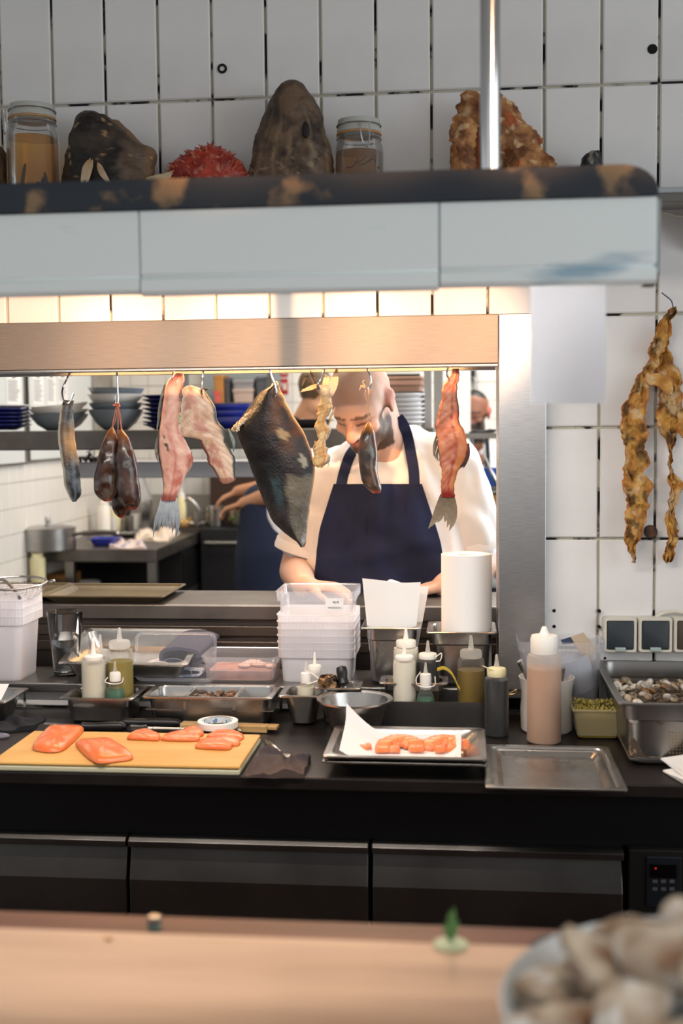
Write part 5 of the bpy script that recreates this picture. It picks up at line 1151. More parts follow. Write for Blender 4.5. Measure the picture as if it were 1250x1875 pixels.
# deep pan with shells
A = PZ(1180, 1405, ZC); Yf = A.y-.02; zt = PY(1180, 1289, Yf).z; x0 = PY(1132, 1289, Yf).x; w0, d0 = .30, PZ(1180, 1208, zt).y-Yf; cx, cy = x0+w0/2, Yf+d0/2; hp = zt-ZC
o = vessel(cx, cy, ZC, w0, d0, hp, .03, .014, .013, .0015, step=.035).build('perforated_pan', MATS['steel_soft'], None, True, 35); tag(o, 'deep steel pan filled with shells, perforated front', 'pan')
b = MB()
for r_ in range(8):
    for k in range(14):
        p = PY(1226+k*6.2, 1342+r_*6.2, Yf+.021+.0045*(r_/8)); b.lathe([(.0021, 0), (.0017, .0008)], p, 6, (0, -1, 0))
h_ = b.build('perforations', mat('perf', '#a88c66', .4, .7), o); h_['kind'] = 'stuff'
vessel(cx, cy, ZC+.004, w0-.05, d0-.05, .012, .02, .004, .004).build('inner_basket', MATS['steel_soft'], o, True, 35)
def shell_mesh(k):
    b = MB(); n = 12; rings = []; cols = []; random.seed(40+k)
    pal = [('#4a3d32', '#b9a68a'), ('#8d8478', '#d9d0c2'), ('#2a241f', '#6e5a44'), ('#6b5a48', '#c9b79c'), ('#a79d90', '#e0d9ce'), ('#5a3c24', '#8e6a44')][k]
    for i in range(7):
        th = PI*i/6; rr = []
        for j in range(n):
            a = 2*PI*j/n; q = Vector((.011*math.sin(th)*math.cos(a)*(1+.15*math.cos(a)), .0085*math.sin(th)*math.sin(a), .0062*math.cos(th))); q *= 1+.08*nz(q*300, 1, k); rr.append(q)
            cols.append(mixc(L3(pal[0]), L3(pal[1]), .5+.5*math.sin(th*9+k)+.5*nz(q*250, 1, k)))
        rings.append(rr)
    b.loft(rings, True, True, True, cols); return b.mesh('clam_shell')
sm = [shell_mesh(k) for k in range(6)]
mat('shell', '#888888', .35, attr='col', bump=.2, bscale=300)
for m_ in sm: m_.materials.append(MATS['shell'])
random.seed(9); zsh = PY(1190, 1280, cy).z
pos = []
for gx in range(12):
    for gy in range(9):
        pos.append((cx-w0/2+.034+(w0-.068)*gx/11+random.uniform(-.007, .007), cy-d0/2+.030+(d0-.062)*gy/8+random.uniform(-.006, .006)))
hbed = hp-.062
MB().loft([rrect(w0-.052, d0-.052, .02, (cx, cy, ZC+z_)) for z_ in (.018, hbed+.012)]).build('shell_bed', mat('shell_bed', '#4a3c30', .8, 0, '#8d7c66', 90, .5, .6), o)
for k, (x, y) in enumerate(pos):
    s_ = bpy.data.objects.new('clam_shell', sm[random.choice([0, 1, 2, 3, 3, 4, 5, 0])]); COL.objects.link(s_)
    v = (y-cy)/d0+.5; u = (x-cx)/w0+.5
    s_.location = (x, y, ZC+hbed+.017+.020*math.sin(PI*clamp(v*1.1))*(.5+u)+random.uniform(-.004, .006)); s_.rotation_euler = (random.uniform(-.7, .7), random.uniform(-.7, .7), random.uniform(0, 6.28)); f_ = random.uniform(.75, 1.25); s_.scale = (f_, f_, f_)
    tag(s_, 'small mottled clam shell heaped in the perforated pan', 'shell', 'clam shells in the perforated pan')
# white cards at the edge
for k, (pts, lab, z_) in enumerate((([(1209, 1388), (1290, 1376), (1330, 1440), (1262, 1428)], 'upper white card lying at the photo edge', .018), ([(1213, 1410), (1290, 1396), (1330, 1455), (1250, 1432)], 'lower grey-white card at the photo edge', .006))):
    f_ = [PZ(x, y, ZC+z_+.03*(i in (1, 2))) for i, (x, y) in enumerate(pts)]; b = MB(); b.loft([f_, [p-Vector((0, 0, .003)) for p in f_]]); tag(b.build('card', MATS['white_paper'], None, False), lab, 'card', 'white cards at the worktop edge')
# ================================================================== on the bar in front
# shallow bowl of oyster shells
Bc = Vector((PZ(1245, 1830, ZB).x+.0, .86, ZB)); 
pl = PY(914, 1875, .86); R = Bc.x-pl.x
t = thing('serving_bowl', Bc, 'white bowl heaped with rough shells on the foreground bar', 'bowl')
mat('bowl_white', '#d9dfe2', .25)
MB().lathe([(R*.5, 0.0005), (R*.55, .004), (R*.85, .030), (R*.97, .060), (R, .075), (R*.985, .077), (R*.95, .062), (R*.82, .033), (R*.5, .008), (.001, .006)], Bc, 48).build('bowl', MATS['bowl_white'], t)
def oyster(k):
    b = MB(); n = 16; rings = []; cols = []
    for i in range(9):
        th = PI*i/8; rr = []
        for j in range(n):
            a = 2*PI*j/n; q = Vector((.042*math.sin(th)*math.cos(a), .027*math.sin(th)*math.sin(a), .016*math.cos(th))); q *= 1+.30*nz(q*55, 1, k)+.12*nz(q*160, 1, k+3); rr.append(q)
            cols.append(mixc(mixc(L3('#7a5230'), L3('#cfc3b0'), .6+1.1*nz(q*45, 1, k+7)), L3('#e9eaea'), sst(.2, .5, nz(q*60, 1, k+11))))
        rings.append(rr)
    b.loft(rings, True, True, True, cols); return b.mesh('oyster_shell')
om = [oyster(k) for k in range(5)]; mat('oyster', '#888888', .6, attr='col', bump=.6, bscale=60)
for m_ in om: m_.materials.append(MATS['oyster'])
random.seed(33); k = 0
spots = []
for ring_, nn, zz, in ((.78, 13, .062), (.50, 9, .088), (.22, 5, .105), (0, 1, .118)):
    for j in range(nn):
        a = 2*PI*j/nn+ring_*3; spots.append((Bc.x+R*ring_*math.cos(a), Bc.y+R*ring_*math.sin(a), Bc.z+zz+random.uniform(-.008, .008)))
for x, y, z in spots:
    s_ = bpy.data.objects.new('oyster_shell', om[k % 5]); COL.objects.link(s_); k += 1
    s_.location = (x, y, z); s_.rotation_euler = (random.uniform(-.5, .5), random.uniform(-.5, .5), random.uniform(0, 6.28)); f_ = random.uniform(.8, 1.1); s_.scale = (f_,)*3
    tag(s_, 'rough brown and white shell heaped in the white serving bowl', 'shell', 'rough shells in the serving bowl')
# dark round lid behind the bowl, tiny things on the rear ledge
P = PZ(1065, 1700, zl2); P = PY(1068, 1700, 1.17); c = (P.x, 1.16, zl2); b = MB().lathe([(.060, 0), (.062, .004), (.056, .022), (.035, .034), (.012, .038), (.001, .0385)], c, 36); t = thing('domed_cover', c, 'domed black lid with copper tip behind the serving bowl', 'lid')
b.build('dome', MATS['black_plastic'], t); capsule((c[0]-.006, 1.15, zl2+.040), (c[0]+.022, 1.15, zl2+.043), .003, .003).build('copper_tip', mat('copper', '#b87a50', .35, .7), t)
P = PZ(283, 1701, zl2); t = thing('salt_shaker', (P.x, P.y, zl2), 'small square glass cap on the bar\'s rear ledge', 'shaker')
MB().loft([rrect(.013, .013, .002, (P.x, P.y, zl2+z_)) for z_ in (.0005, .010)]).build('base', mat('glass_green', '#6f8a84', .2), t); MB().loft([rrect(f_, f_, .003, (P.x, P.y, zl2+z_)) for f_, z_ in ((.0145, .0102), (.0145, .013), (.012, .0145))]).build('cap', MATS['steel'], t)
P = PZ(205, 1712, ZB); b = MB(); b.ball(P+Vector((0, -.01, .002)), (.005, .003, .002), 8, 6); tag(b.build('crumb', mat('crumb', '#e0b890', .7)), 'tiny pale crumb on the bar\'s rear edge', 'crumb')
P = PZ(825, 1722, ZB); t = thing('herb_sprig', (P.x, P.y-.02, ZB), 'small green herb sprig on a pale base at the bar edge', 'herb')
c = Vector((P.x, P.y-.012, ZB)); MB().lathe([(.016, .0005), (.017, .002), (.008, .005), (.001, .0052)], c, 18).build('base', mat('pale_green', '#b9bf9c', .6), t)
for k, (dx, h_) in enumerate(((-.006, .018), (-.001, .030), (.003, .034), (.007, .022))):
    b = MB(); b.loft([[c+Vector((dx*f_-.003*w_, 0, .004+h_*f_)), c+Vector((dx*f_, -.0012, .004+h_*f_)), c+Vector((dx*f_+.003*w_, 0, .004+h_*f_)), c+Vector((dx*f_, .0012, .004+h_*f_))] for f_, w_ in ((0, .5), (.4, 1), (.8, .8), (1, .1))]); b.build('leaf', mat('leaf_green', '#5c8a52', .5), t)
# ================================================================== trays on the pass
mat('bake_tray', '#6a6048', .45, .3, '#5a5040', 5)
cx, cy, w, d, h = geo(98, 300, 1100, 1066, zp, Yf=2.975, depth=.25)
o = vessel(cx-.02, cy, zp+.0005, w+.04, d, .020, .012, .010, .006, floor=.002).build('baking_tray', MATS['bake_tray'], None, True, 35); tag(o, 'olive-brown baking tray lying on the pass counter', 'tray', 'baking trays on the pass')
o = vessel(cx-.33, cy+.02, zp+.0005, w, d-.02, .020, .012, .010, .006).build('baking_tray', MATS['bake_tray'], None, True, 35); tag(o, 'second olive-brown tray half hidden behind the tub stack', 'tray', 'baking trays on the pass')
# ================================================================== KITCHEN BEHIND THE PASS
KY = 4.2
zk = PY(300, 787, KY).z; zk0 = PY(300, 823, KY).z
xk0, xk1 = -1.95, PY(793, 800, KY).x
sh = thing('plate_shelf', ((xk0+xk1)/2, KY+.2, 0), 'double steel shelf rack carrying plates and bowls behind the cook', 'shelf')
MB().box(xk0, xk1, KY, KY+.42, zk0, zk).build('upper_shelf', MATS['steel_rough'], sh, False, bevel=.004)
Y2 = 4.55
z20, z21 = PY(300, 875, Y2).z, PY(300, 846, Y2).z
x2a, x2b = PY(120, 860, Y2).x, PY(640, 860, Y2).x
MB().box(x2a, x2b, Y2, Y2+.30, z20, z21).build('lower_shelf', mat('shelf_pale', '#c2c2c8', .5, .6), sh, False, bevel=.004)  # lower shelf in a paler grey metal than the upper one
for px0, px1, Y_, nm in ((335, 346, KY+.28, 'post'), (776, 790, KY+.30, 'post'), (794, 811, KY+.36, 'post')):
    a, c_ = PY(px0, 720, Y_).x, PY(px1, 720, Y_).x; MB().box(a, c_, Y_, Y_+.03, zk+.0005, 2.9).build(nm, MATS['steel_brushed'], sh, False, bevel=.002)
for px0, px1 in ((335, 346), (604, 614)):
    a, c_ = PY(px0, 835, Y2).x, PY(px1, 835, Y2).x; MB().box(a, c_, Y2+.02, Y2+.05, z21, zk0).build('hanger', MATS['steel_brushed'], sh, False, bevel=.002)
# --- crockery
mat('blue_glaze', '#20245c', .12, 0, '#2c3378', 10); mat('white_glaze', '#e4e0da', .15); mat('grey_glaze', '#7d8790', .18, 0, '#6c7680', 8); mat('blue_glaze_mid', '#2f3a96', .15); mat('pale_glaze', '#c9c6c6', .2)
ordw = ['bottom', 'second', 'third', 'fourth', 'fifth', 'sixth', 'seventh', 'eighth', 'topmost']
def plate_mesh(nm, R, h, deep=.3):
    b = MB().lathe([(R*.55, 0), (R*.58, .002), (R*(.75 if deep < .5 else .85), h*.45), (R, h-.003), (R*1.005, h), (R*.985, h), (R*.74, h*.5), (R*.5, .006), (.001, .005)], (0, 0, 0), 40); return b.mesh(nm)
def bowl_mesh(nm, R, h):
    return MB().lathe([(R*.42, 0), (R*.46, .003), (R*.74, h*.35), (R*.93, h*.75), (R, h), (R*.975, h), (R*.9, h*.74), (R*.70, h*.38), (R*.4, .008), (.001, .006)], (0, 0, 0), 40).mesh(nm)
def put(me, name, m, P, label, cat, grp, rot=(0, 0, 0)):
    me2 = me if not me.materials or me.materials[0] == m else me.copy()
    if not me2.materials: me2.materials.append(m)
    else: me2.materials[0] = m
    o = bpy.data.objects.new(name, me2); COL.objects.link(o); o.location = P; o.rotation_euler = rot; return tag(o, label, cat, grp)
def stack(px, w, ys, name, m, labfmt, cat, grp, Y, ztop, kind='plate', h=.03):
    """ys: rim rows (px) from bottom to top"""
    X = PY(px, ys[0], Y).x; R = w/2*mpp(PY(px, ys[0], Y)); base = plate_mesh(name, R, h) if kind == 'plate' else bowl_mesh(name, R, h)
    for k, y in enumerate(ys):
        zr = PY(px, y, Y).z; z = max(ztop+.0005, zr-h) if k == 0 else zr-h
        wd = 'topmost' if k == len(ys)-1 else ordw[k]
        put(base, name, m if not isinstance(m, list) else m[k], (X, Y, z), labfmt.format(wd), cat, grp)
PYc = KY+.17
stack(-5, 124, [777, 770, 763, 756, 749], 'dinner_plate', MATS['blue_glaze'], '{} dark blue plate of the stack at the photo edge', 'plate', 'dark blue plates at the photo edge', PYc, zk, h=.022)
stack(-5, 118, [742], 'dinner_plate', MATS['white_glaze'], 'white plate lying on the dark blue plates', 'plate', None, PYc, zk, h=.02)
def bowl_at(px, w, y, h, m, label, rot=(0, 0, 0), Y=None, grp='bowls on the plate shelf', floor=False):
    Y = Y or PYc; P = PY(px, y, Y); put(bowl_mesh('bowl', w/2*mpp(P), h), 'serving_bowl', m, (P.x, Y, (zk+.0005) if floor else P.z-h), label, 'bowl', grp, rot)
bowl_at(108, 106, 758, PY(108, 758, PYc).z-zk-.0005, MATS['grey_glaze'], 'grey bowl at the bottom of the low white-topped stack', floor=True)
bowl_at(108, 107, 749, .042, MATS['white_glaze'], 'white bowl in the middle of the low stack')
bowl_at(110, 104, 740, .040, MATS['white_glaze'], 'white tilted bowl on top of the low stack', (.06, -.07, 0))
bowl_at(212, 99, 750, PY(212, 750, PYc).z-zk-.0005, MATS['grey_glaze'], 'large grey bowl at the bottom of the tallest bowl stack', floor=True)
bowl_at(212, 98, 738, .05, MATS['grey_glaze'], 'grey bowl second from the bottom of the tallest stack')
bowl_at(211, 103, 722, .05, MATS['white_glaze'], 'white bowl in the upper half of the tallest stack')
bowl_at(212, 103, 711, .05, MATS['grey_glaze'], 'grey bowl on top of the tallest bowl stack', (0, .02, 0))
stack(310, 96, [779, 771, 763, 755, 747, 739, 731, 724], 'dinner_plate', MATS['blue_glaze'], '{} dark blue plate of the stack behind the pink fish', 'plate', 'dark blue plates behind the pink fish', PYc, zk, h=.022)
stack(418, 96, [766, 752, 740], 'deep_plate', MATS['blue_glaze_mid'], '{} bright blue deep dish behind the black fish skin', 'dish', 'bright blue dishes', PYc+.02, zk, 'bowl', h=.045)
stack(742, 72, [778, 771, 763, 755, 747, 739, 730, 721], 'dinner_plate', MATS['pale_glaze'], '{} pale plate of the stack beside the cook\'s ear', 'plate', 'pale plates beside the cook\'s ear', PYc+.05, zk, h=.022)
# black pan on the shelf behind the dried backbone
c = PY(555, 787, PYc); o = vessel(c.x, PYc-.02, zk+.0005, .21, .2, .033, .02, .01, .008).build('black_tray', MATS['black_iron'], None, True, 35); tag(o, 'black iron tray on the plate shelf behind the dried backbone', 'tray')
# crumbs and dark garland on shelves
b = MB(); random.seed(2)
for k in range(40): b.ball(PY(random.uniform(148, 190), 842+random.uniform(-4, 2), Y2+.06)+Vector((0, random.uniform(-.03, .05), 0)), random.uniform(.004, .008), 6, 5)
for k in range(10): b.ball(PY(163+random.uniform(-4, 6), 836-k*1.6, Y2+.06), random.uniform(.003, .007), 6, 5)
tag(b.build('dried_seaweed', MATS['black_plastic']), 'dark dried seaweed heap at the end of the lower shelf', 'seaweed', kind='stuff')
# --- whiteboards with papers on the left wall
def wallY(px, py): # point on the left wall (x = LX)
    d = ray(px, py); return CAM+d*(LX/d.x)
mat('board_white', '#d8dcdc', .3); mat('print_grey', '#8c8e92', .8)
for k, (pa, pb, lab) in enumerate((((-60, 700), (36, 700), 'whiteboard at the photo edge behind the blue plates'), ((44, 700), (162, 700), 'whiteboard with printed lists near the kitchen corner'))):
    ya, yb_ = wallY(*pa).y, wallY(*pb).y; zb_ = wallY(40, 846 if k == 0 else 843).z; zt_ = zb_+.75
    t = thing('whiteboard', (LX+.012, (ya+yb_)/2, zb_), lab, 'whiteboard', 'whiteboards on the kitchen wall')
    MB().box(LX+.007, LX+.017, ya, yb_, zb_, zt_).build('panel', MATS['board_white'], t, False)
    for y0_, y1_, z0_, z1_ in ((ya, yb_, zb_-.012, zb_), (ya, yb_, zt_, zt_+.012), (ya-.012, ya, zb_-.012, zt_+.012), (yb_, yb_+.012, zb_-.012, zt_+.012)): MB().box(LX+.007, LX+.024, y0_, y1_, z0_, z1_).build('rail', MATS['steel_soft'], t, False)
labs = ['printed list at the photo edge on the first whiteboard', 'leftmost printed list of three on the second whiteboard', 'middle printed list of three on the second whiteboard', 'rightmost printed list of three on the second whiteboard']
for k, (xa, xb) in enumerate(((4, 30), (52, 72), (78, 95), (99, 116))):
    A, B_ = wallY(xa, 690), wallY(xb, 690); zt_, zb_ = wallY(xa, 684).z, wallY(xa, 740).z; Xp = LX+.0185
    t = thing('printed_list', (Xp, (A.y+B_.y)/2, zb_), labs[k], 'paper', 'printed lists on the whiteboards')
    MB().box(Xp, Xp+.001, A.y, B_.y, zb_, zt_).build('sheet', MATS['white_paper'], t, False)
    b = MB(); n = 13
    for j in range(n):
        z = zt_-.03-(zt_-zb_-.04)*j/n; L_ = (B_.y-A.y)*random.uniform(.55, .85); b.box(Xp+.001, Xp+.0014, A.y+.015, A.y+.015+L_, z-.0022, z+.0022)
    o = b.build('print_lines', MATS['print_grey'], t, False); o['kind'] = 'stuff'
    MB().box(Xp+.001, Xp+.006, (A.y+B_.y)/2-.015, (A.y+B_.y)/2+.015, zt_-.016, zt_-.004).build('clip', MATS['black_plastic'], t, False)
# --- fire signs on the rear wall
mat('sign_red', '#b3261c', .4); mat('sign_white', '#efe6da', .5)
for k, (x0, y0, x1, y1, lab) in enumerate(((499, 672, 527, 690, 'upper red fire sign with white square on the tiles'), (503, 694, 527, 722, 'lower red fire sign with white hose pictogram'))):
    A, B_ = PY(x0, y0, BY-.012), PY(x1, y1, BY-.012); t = thing('fire_sign', ((A.x+B_.x)/2, BY-.012, B_.z), lab, 'sign', 'red fire signs')
    MB().box(A.x, B_.x, BY-.012, BY-.0065, B_.z, A.z).build('plate', MATS['sign_red'], t, False)
    def sg(u0, v0, u1, v1, nm): MB().box(A.x+(B_.x-A.x)*u0, A.x+(B_.x-A.x)*u1, BY-.0135, BY-.012, A.z+(B_.z-A.z)*v1, A.z+(B_.z-A.z)*v0).build(nm, MATS['sign_white'], t, False)
    if k == 0: sg(.10, .2, .45, .85, 'pictogram')
    else:
        W_, H_ = B_.x-A.x, A.z-B_.z; cc = Vector((A.x+W_*.32, BY-.0128, A.z-H_*.38)); MB().tube([cc+Vector((.016*math.cos(a*PI/8), 0, .016*math.sin(a*PI/8))) for a in range(-3, 13)]+[cc+Vector((-.02, 0, -.045))], .0035, 6).build('pictogram', MATS['sign_white'], t)
    for j in range(3):
        u = .58+.12*j; P = Vector((A.x+(B_.x-A.x)*u, BY-.0128, A.z+(B_.z-A.z)*.72)); H_ = (A.z-B_.z)*.5
        MB().tube([P+Vector((.006*math.sin(v*5+j)+.012*v, 0, H_*v)) for v in (0, .25, .5, .75, 1)], [.0035, .004, .0045, .003, .0012], 6).build('flame', MATS['sign_white'], t)
# --- far shelf with boxes on the rear wall
FYs = 6.75
zA = PY(430, 737, FYs).z; xa, xb = PY(352, 737, FYs).x, PY(498, 737, FYs).x
t = thing('storage_shelf', ((xa+xb)/2, FYs+.2, zA), 'storage shelf on the rear wall beside the fire signs', 'shelf')
MB().box(xa, xb, FYs, BY-.008, zA-.03, zA).build('board', MATS['steel_rough'], t, False)
MB().box(xb-.03, xb, FYs+.02, FYs+.05, zA, zA+.45).build('upright', MATS['steel_soft'], t, False)
MB().box(xa, xb, FYs+.30, FYs+.32, zA, zA+.45).build('back_panel', mat('panel_grey', '#8c9498', .5), t, False)
def crate(x0, y0, x1, y1, Y, d, m, name, label, cat, grp=None, z=None, rr=.01):
    A, B_ = PY(x0, y0, Y), PY(x1, y1, Y); z0 = B_.z if z is None else z; b = MB(); cx, w = (A.x+B_.x)/2, B_.x-A.x
    b.loft([rrect(w*.94, d*.94, rr, (cx, Y+d/2, z0)), rrect(w, d, rr, (cx, Y+d/2, A.z-.02)), rrect(w+.008, d+.008, rr, (cx, Y+d/2, A.z-.018)), rrect(w+.008, d+.008, rr, (cx, Y+d/2, A.z)), rrect(w-.006, d-.006, rr, (cx, Y+d/2, A.z)), rrect(w*.92, d*.9, rr, (cx, Y+d/2, A.z-.012))])
    return tag(b.build(name, m if not isinstance(m, str) else MATS[m], None, True, 35), label, cat, grp)
mat('cardboard', '#a8743a', .8); mat('red_pack', '#c2584e', .5); mat('bin_grey', '#8d8a8c', .4); mat('bin_dark', '#4a4c52', .4); mat('bin_pink', '#b09a90', .5)
g = 'boxes on the storage shelf'
crate(391, 687, 409, 737, FYs+.03, .2, 'cardboard', 'cardboard_box', 'upright brown cardboard box on the storage shelf', 'box', g, zA+.0005)
crate(410, 692, 421, 737, FYs+.05, .2, 'bin_dark', 'storage_bin', 'narrow dark blue-grey bin beside the cardboard box', 'bin', g, zA+.0005)
crate(426, 712, 463, 737, FYs+.03, .2, 'bin_pink', 'storage_bin', 'pinkish bin at the bottom of the storage shelf\'s pile', 'bin', g, zA+.0005)
zq_ = PY(430, 712, FYs+.03).z
crate(426, 695, 463, 711, FYs+.03, .2, 'bin_grey', 'storage_bin', 'grey bin on top of the pinkish bin', 'bin', g, zq_+.0005)
crate(468, 690, 487, 737, FYs+.03, .2, 'bin_dark', 'storage_bin', 'dark grey bin beside the fire signs', 'bin', g, zA+.0005)
o = crate(392, 716, 403, 730, FYs-.0, .02, 'red_pack', 'red_packet', 'small red packet at the foot of the cardboard box', 'packet', None, zA+.0005, .003)
# --- upper rack with brown crates behind the cook's head
RY = 4.75
zr_ = PY(740, 717, RY).z; xa, xb = PY(668, 717, RY).x, PY(775, 717, RY).x
t = thing('crate_rack', ((xa+xb)/2, RY, zr_), 'rack with brown crates above the pale plates', 'rack')
MB().box(xa, xb, RY, RY+.35, zr_-.02, zr_).build('board', MATS['steel_rough'], t, False)
for xx in (xa, xb-.02): MB().box(xx, xx+.02, RY+.3, RY+.32, 0, zr_-.02).build('leg', MATS['steel_soft'], t, False)
mat('crate_brown', '#a07a66', .6, 0, '#86624f', 8); mat('tray_pale', '#c9c4b8', .5)
crate(672, 697, 771, 716, RY+.01, .3, 'crate_brown', 'brown_crate', 'lower brown crate on the rack above the pale plates', 'crate', 'brown crates', zr_+.0005)
zc_ = PY(720, 697, RY+.01).z; crate(672, 686, 771, 696.5, RY+.01, .3, 'crate_brown', 'brown_crate', 'upper brown crate on the rack above the pale plates', 'crate', 'brown crates', zc_+.0005)
zc_ = PY(720, 686, RY+.01).z; crate(690, 681, 771, 685.5, RY+.01, .3, 'tray_pale', 'pale_tray', 'pale tray lying on the brown crates', 'tray', None, zc_+.0005)
for k, x in enumerate((705, 728, 752)):
    P = PY(x, 684, RY+.12); b = MB().lathe([(.022, 0), (.024, .003), (.024, .06), (.018, .065)], (P.x, P.y, PY(720, 681, RY+.01).z+.0005), 18); tag(b.build('white_cup', MATS['white_glaze']), ['white cup nearest the cook\'s head on the pale tray', 'middle white cup on the pale tray', 'white cup nearest the steel post on the pale tray'][k], 'cup', 'white cups on the pale tray')
# --- long bench along the left wall
ZT = .95
F0 = PZ(285, 1006, ZT); YT = F0.y; XT = F0.x
bn = thing('kitchen_bench', ((LX+XT)/2, 6.3, 0), 'steel bench along the tiled side wall carrying pots', 'bench')
MB().box(LX+.012, XT, YT, BY-.02, ZT-.065, ZT).build('bench_top', MATS['steel_rough'], bn, False, bevel=.004)
for xx in (LX+.15, XT-.05): MB().box(xx, xx+.045, YT+.02, YT+.065, 0, ZT-.065).build('leg', MATS['steel_soft'], bn, False)
MB().box(LX+.012, XT, YT+.1, BY-.05, .62, .65).build('under_shelf', MATS['steel_rough'], bn, False)
MB().box(LX+.012, XT-.02, YT+.62, BY-.05, .66, ZT-.066).build('black_cabinet', MATS['black_iron'], bn, False)
for k in range(2):
    y0_ = YT+.64+k*.42; MB().box(XT-.02, XT-.005, y0_, y0_+.38, .40, ZT-.10).build('cabinet_door', MATS['black_panel'], bn, False, bevel=.003)
# dark range behind
ZR = PY(400, 966, 6.80).z
A, B_ = PY(285, 866, 6.95), Vector((PY(470, 945, 6.95).x, 6.95, ZR))
t = thing('dark_range', ((A.x+B_.x)/2, 7.0, 0), 'dark cooking range against the rear wall', 'range')
MB().box(XT+.02, B_.x+.5, 6.72, BY-.01, 0, B_.z).build('body', MATS['black_iron'], t, False, bevel=.005)
MB().box(XT+.02, B_.x+.5, 7.0, BY-.01, B_.z, A.z).build('splash_panel', mat('range_brown', '#4a3830', .4, .5), t, False)
MB().tube([(XT+.05, 6.69, B_.z-.08), (B_.x+.4, 6.69, B_.z-.08)], .012, 10).build('rail', MATS['steel'], t)
for xx in (XT+.08, B_.x+.37): MB().box(xx-.006, xx+.006, 6.69, 6.72, B_.z-.086, B_.z-.074).build('rail_bracket', MATS['steel'], t, False)
def onr(px, Y=6.84): P = PY(px, 950, Y); return Vector((P.x, Y, ZR+.0005))
def on(px, py, dz=0): # point on the bench
    if px >= 318 and py < 985: return onr(px, 6.78+.03*((px*3) % 4))
    P = PZ(px, py, ZT)
    if P.y > 6.92: P = PY(px, py, 6.92-.02*((px*7) % 5))
    P.x = max(P.x, LX+.10); P.x = min(P.x, XT-.07); P.z = ZT+.0005+dz; return P
# pot
A = PZ(111, 1012, ZT); s = mpp(A); r = 51*s; c = Vector((PZ(111, 1000, ZT).x, A.y+r, ZT+.0005)); hp_ = PY(111, 968, c.y).z-c.z
t = thing('sauté_pot'.replace('é', 'e'), c, 'wide steel pot with lid on the kitchen bench', 'pot')
MB().lathe([(r*.97, 0), (r, .004), (r, hp_), (r*1.02, hp_+.002), (r*.97, hp_+.002), (r*.96, .006), (.001, .004)], c, 44).build('body', MATS['steel'], t)
ld = MB().lathe([(r*1.03, hp_+.002), (r*1.03, hp_+.006), (r*.8, hp_+.014), (r*.3, hp_+.020), (.001, hp_+.021)], c, 44).build('lid', MATS['steel'], t)
MB().tube(smooth_path([c+Vector((0, .0, hp_+.018)), c+Vector((0, 0, hp_+.03)), c+Vector((.0, 0, hp_+.062))], 4), [.010]*4+[.014]*4+[.010], 12).build('lid_knob', MATS['steel'], ld)
MB().tube(smooth_path([c+Vector((r*.98, -.02, hp_*.72)), c+Vector((r*1.4, -.02, hp_*.80)), c+Vector((r*2.15, -.02, hp_*.84)), c+Vector((r*2.6, -.02, hp_*.82))], 4), [.009]*4+[.012]*5+[.011]*4, 10).build('long_handle', MATS['steel_rough'], t)
# black cooker corner behind the pot
b = MB(); b.box(LX+.014, LX+.10, YT+.05, YT+.25, ZT+.0005, ZT+.06); tag(b.build('black_box', MATS['black_plastic'], None, False, bevel=.004), 'black box beside the steel pot at the bench end', 'box')
def sbottle(px, py, w, h, label, m='bottle_milky'):
    P = on(px, py); s = mpp(P); r = w*s/2; hh = h*s; t = thing('squeeze_bottle', P, label, 'bottle', 'squeeze bottles on the kitchen bench')
    MB().lathe([(r*.9, 0), (r, .004), (r, hh*.72), (r*.8, hh*.77)], P, 22).build('body', MATS[m], t)
    MB().lathe([(r*.8, hh*.771), (r*.8, hh*.86), (r*.3, hh*.88), (r*.18, hh)], P, 18).build('cap', MATS['bottle_white'], t)
sbottle(174, 978, 25, 68, 'milky squeeze bottle behind the steel pot\'s handle', 'bottle_white')
sbottle(163, 972, 20, 50, 'yellowish squeeze bottle half hidden by the milky one', 'cream_cap')
sbottle(333, 965, 16, 70, 'slim pale bottle behind the pink fish\'s tail', 'cream_cap')
P = on(68, 1040); 
P = PZ(69, 1030, 1.0); t = thing('squeeze_bottle', PY(69, 1045, 3.9), 'cream-capped bottle seen behind the strainer', 'bottle')
Pq = PZ(69, 1050, .95); b = MB(); 
P0 = Vector((PY(69, 1040, YT-.12).x, YT-.12, 0)); t.location = P0
MB().box(max(P0.x-.12, LX+.012), P0.x+.1, P0.y-.1, P0.y+.08, 0, .80).build('stand', MATS['steel_soft'], t, False)
MB().lathe([(.035, .80), (.038, .805), (.038, PY(69, 1022, YT-.12).z), (.030, PY(69, 1020, YT-.12).z)], (P0.x, P0.y, 0), 20).build('body', MATS['cream_cap'], t)
MB().lathe([(.030, PY(69, 1020, YT-.12).z), (.028, PY(69, 1012, YT-.12).z), (.008, PY(69, 1010, YT-.12).z), (.005, PY(69, 998, YT-.12).z)], (P0.x, P0.y, 0), 18).build('cap', MATS['cream_cap'], t)
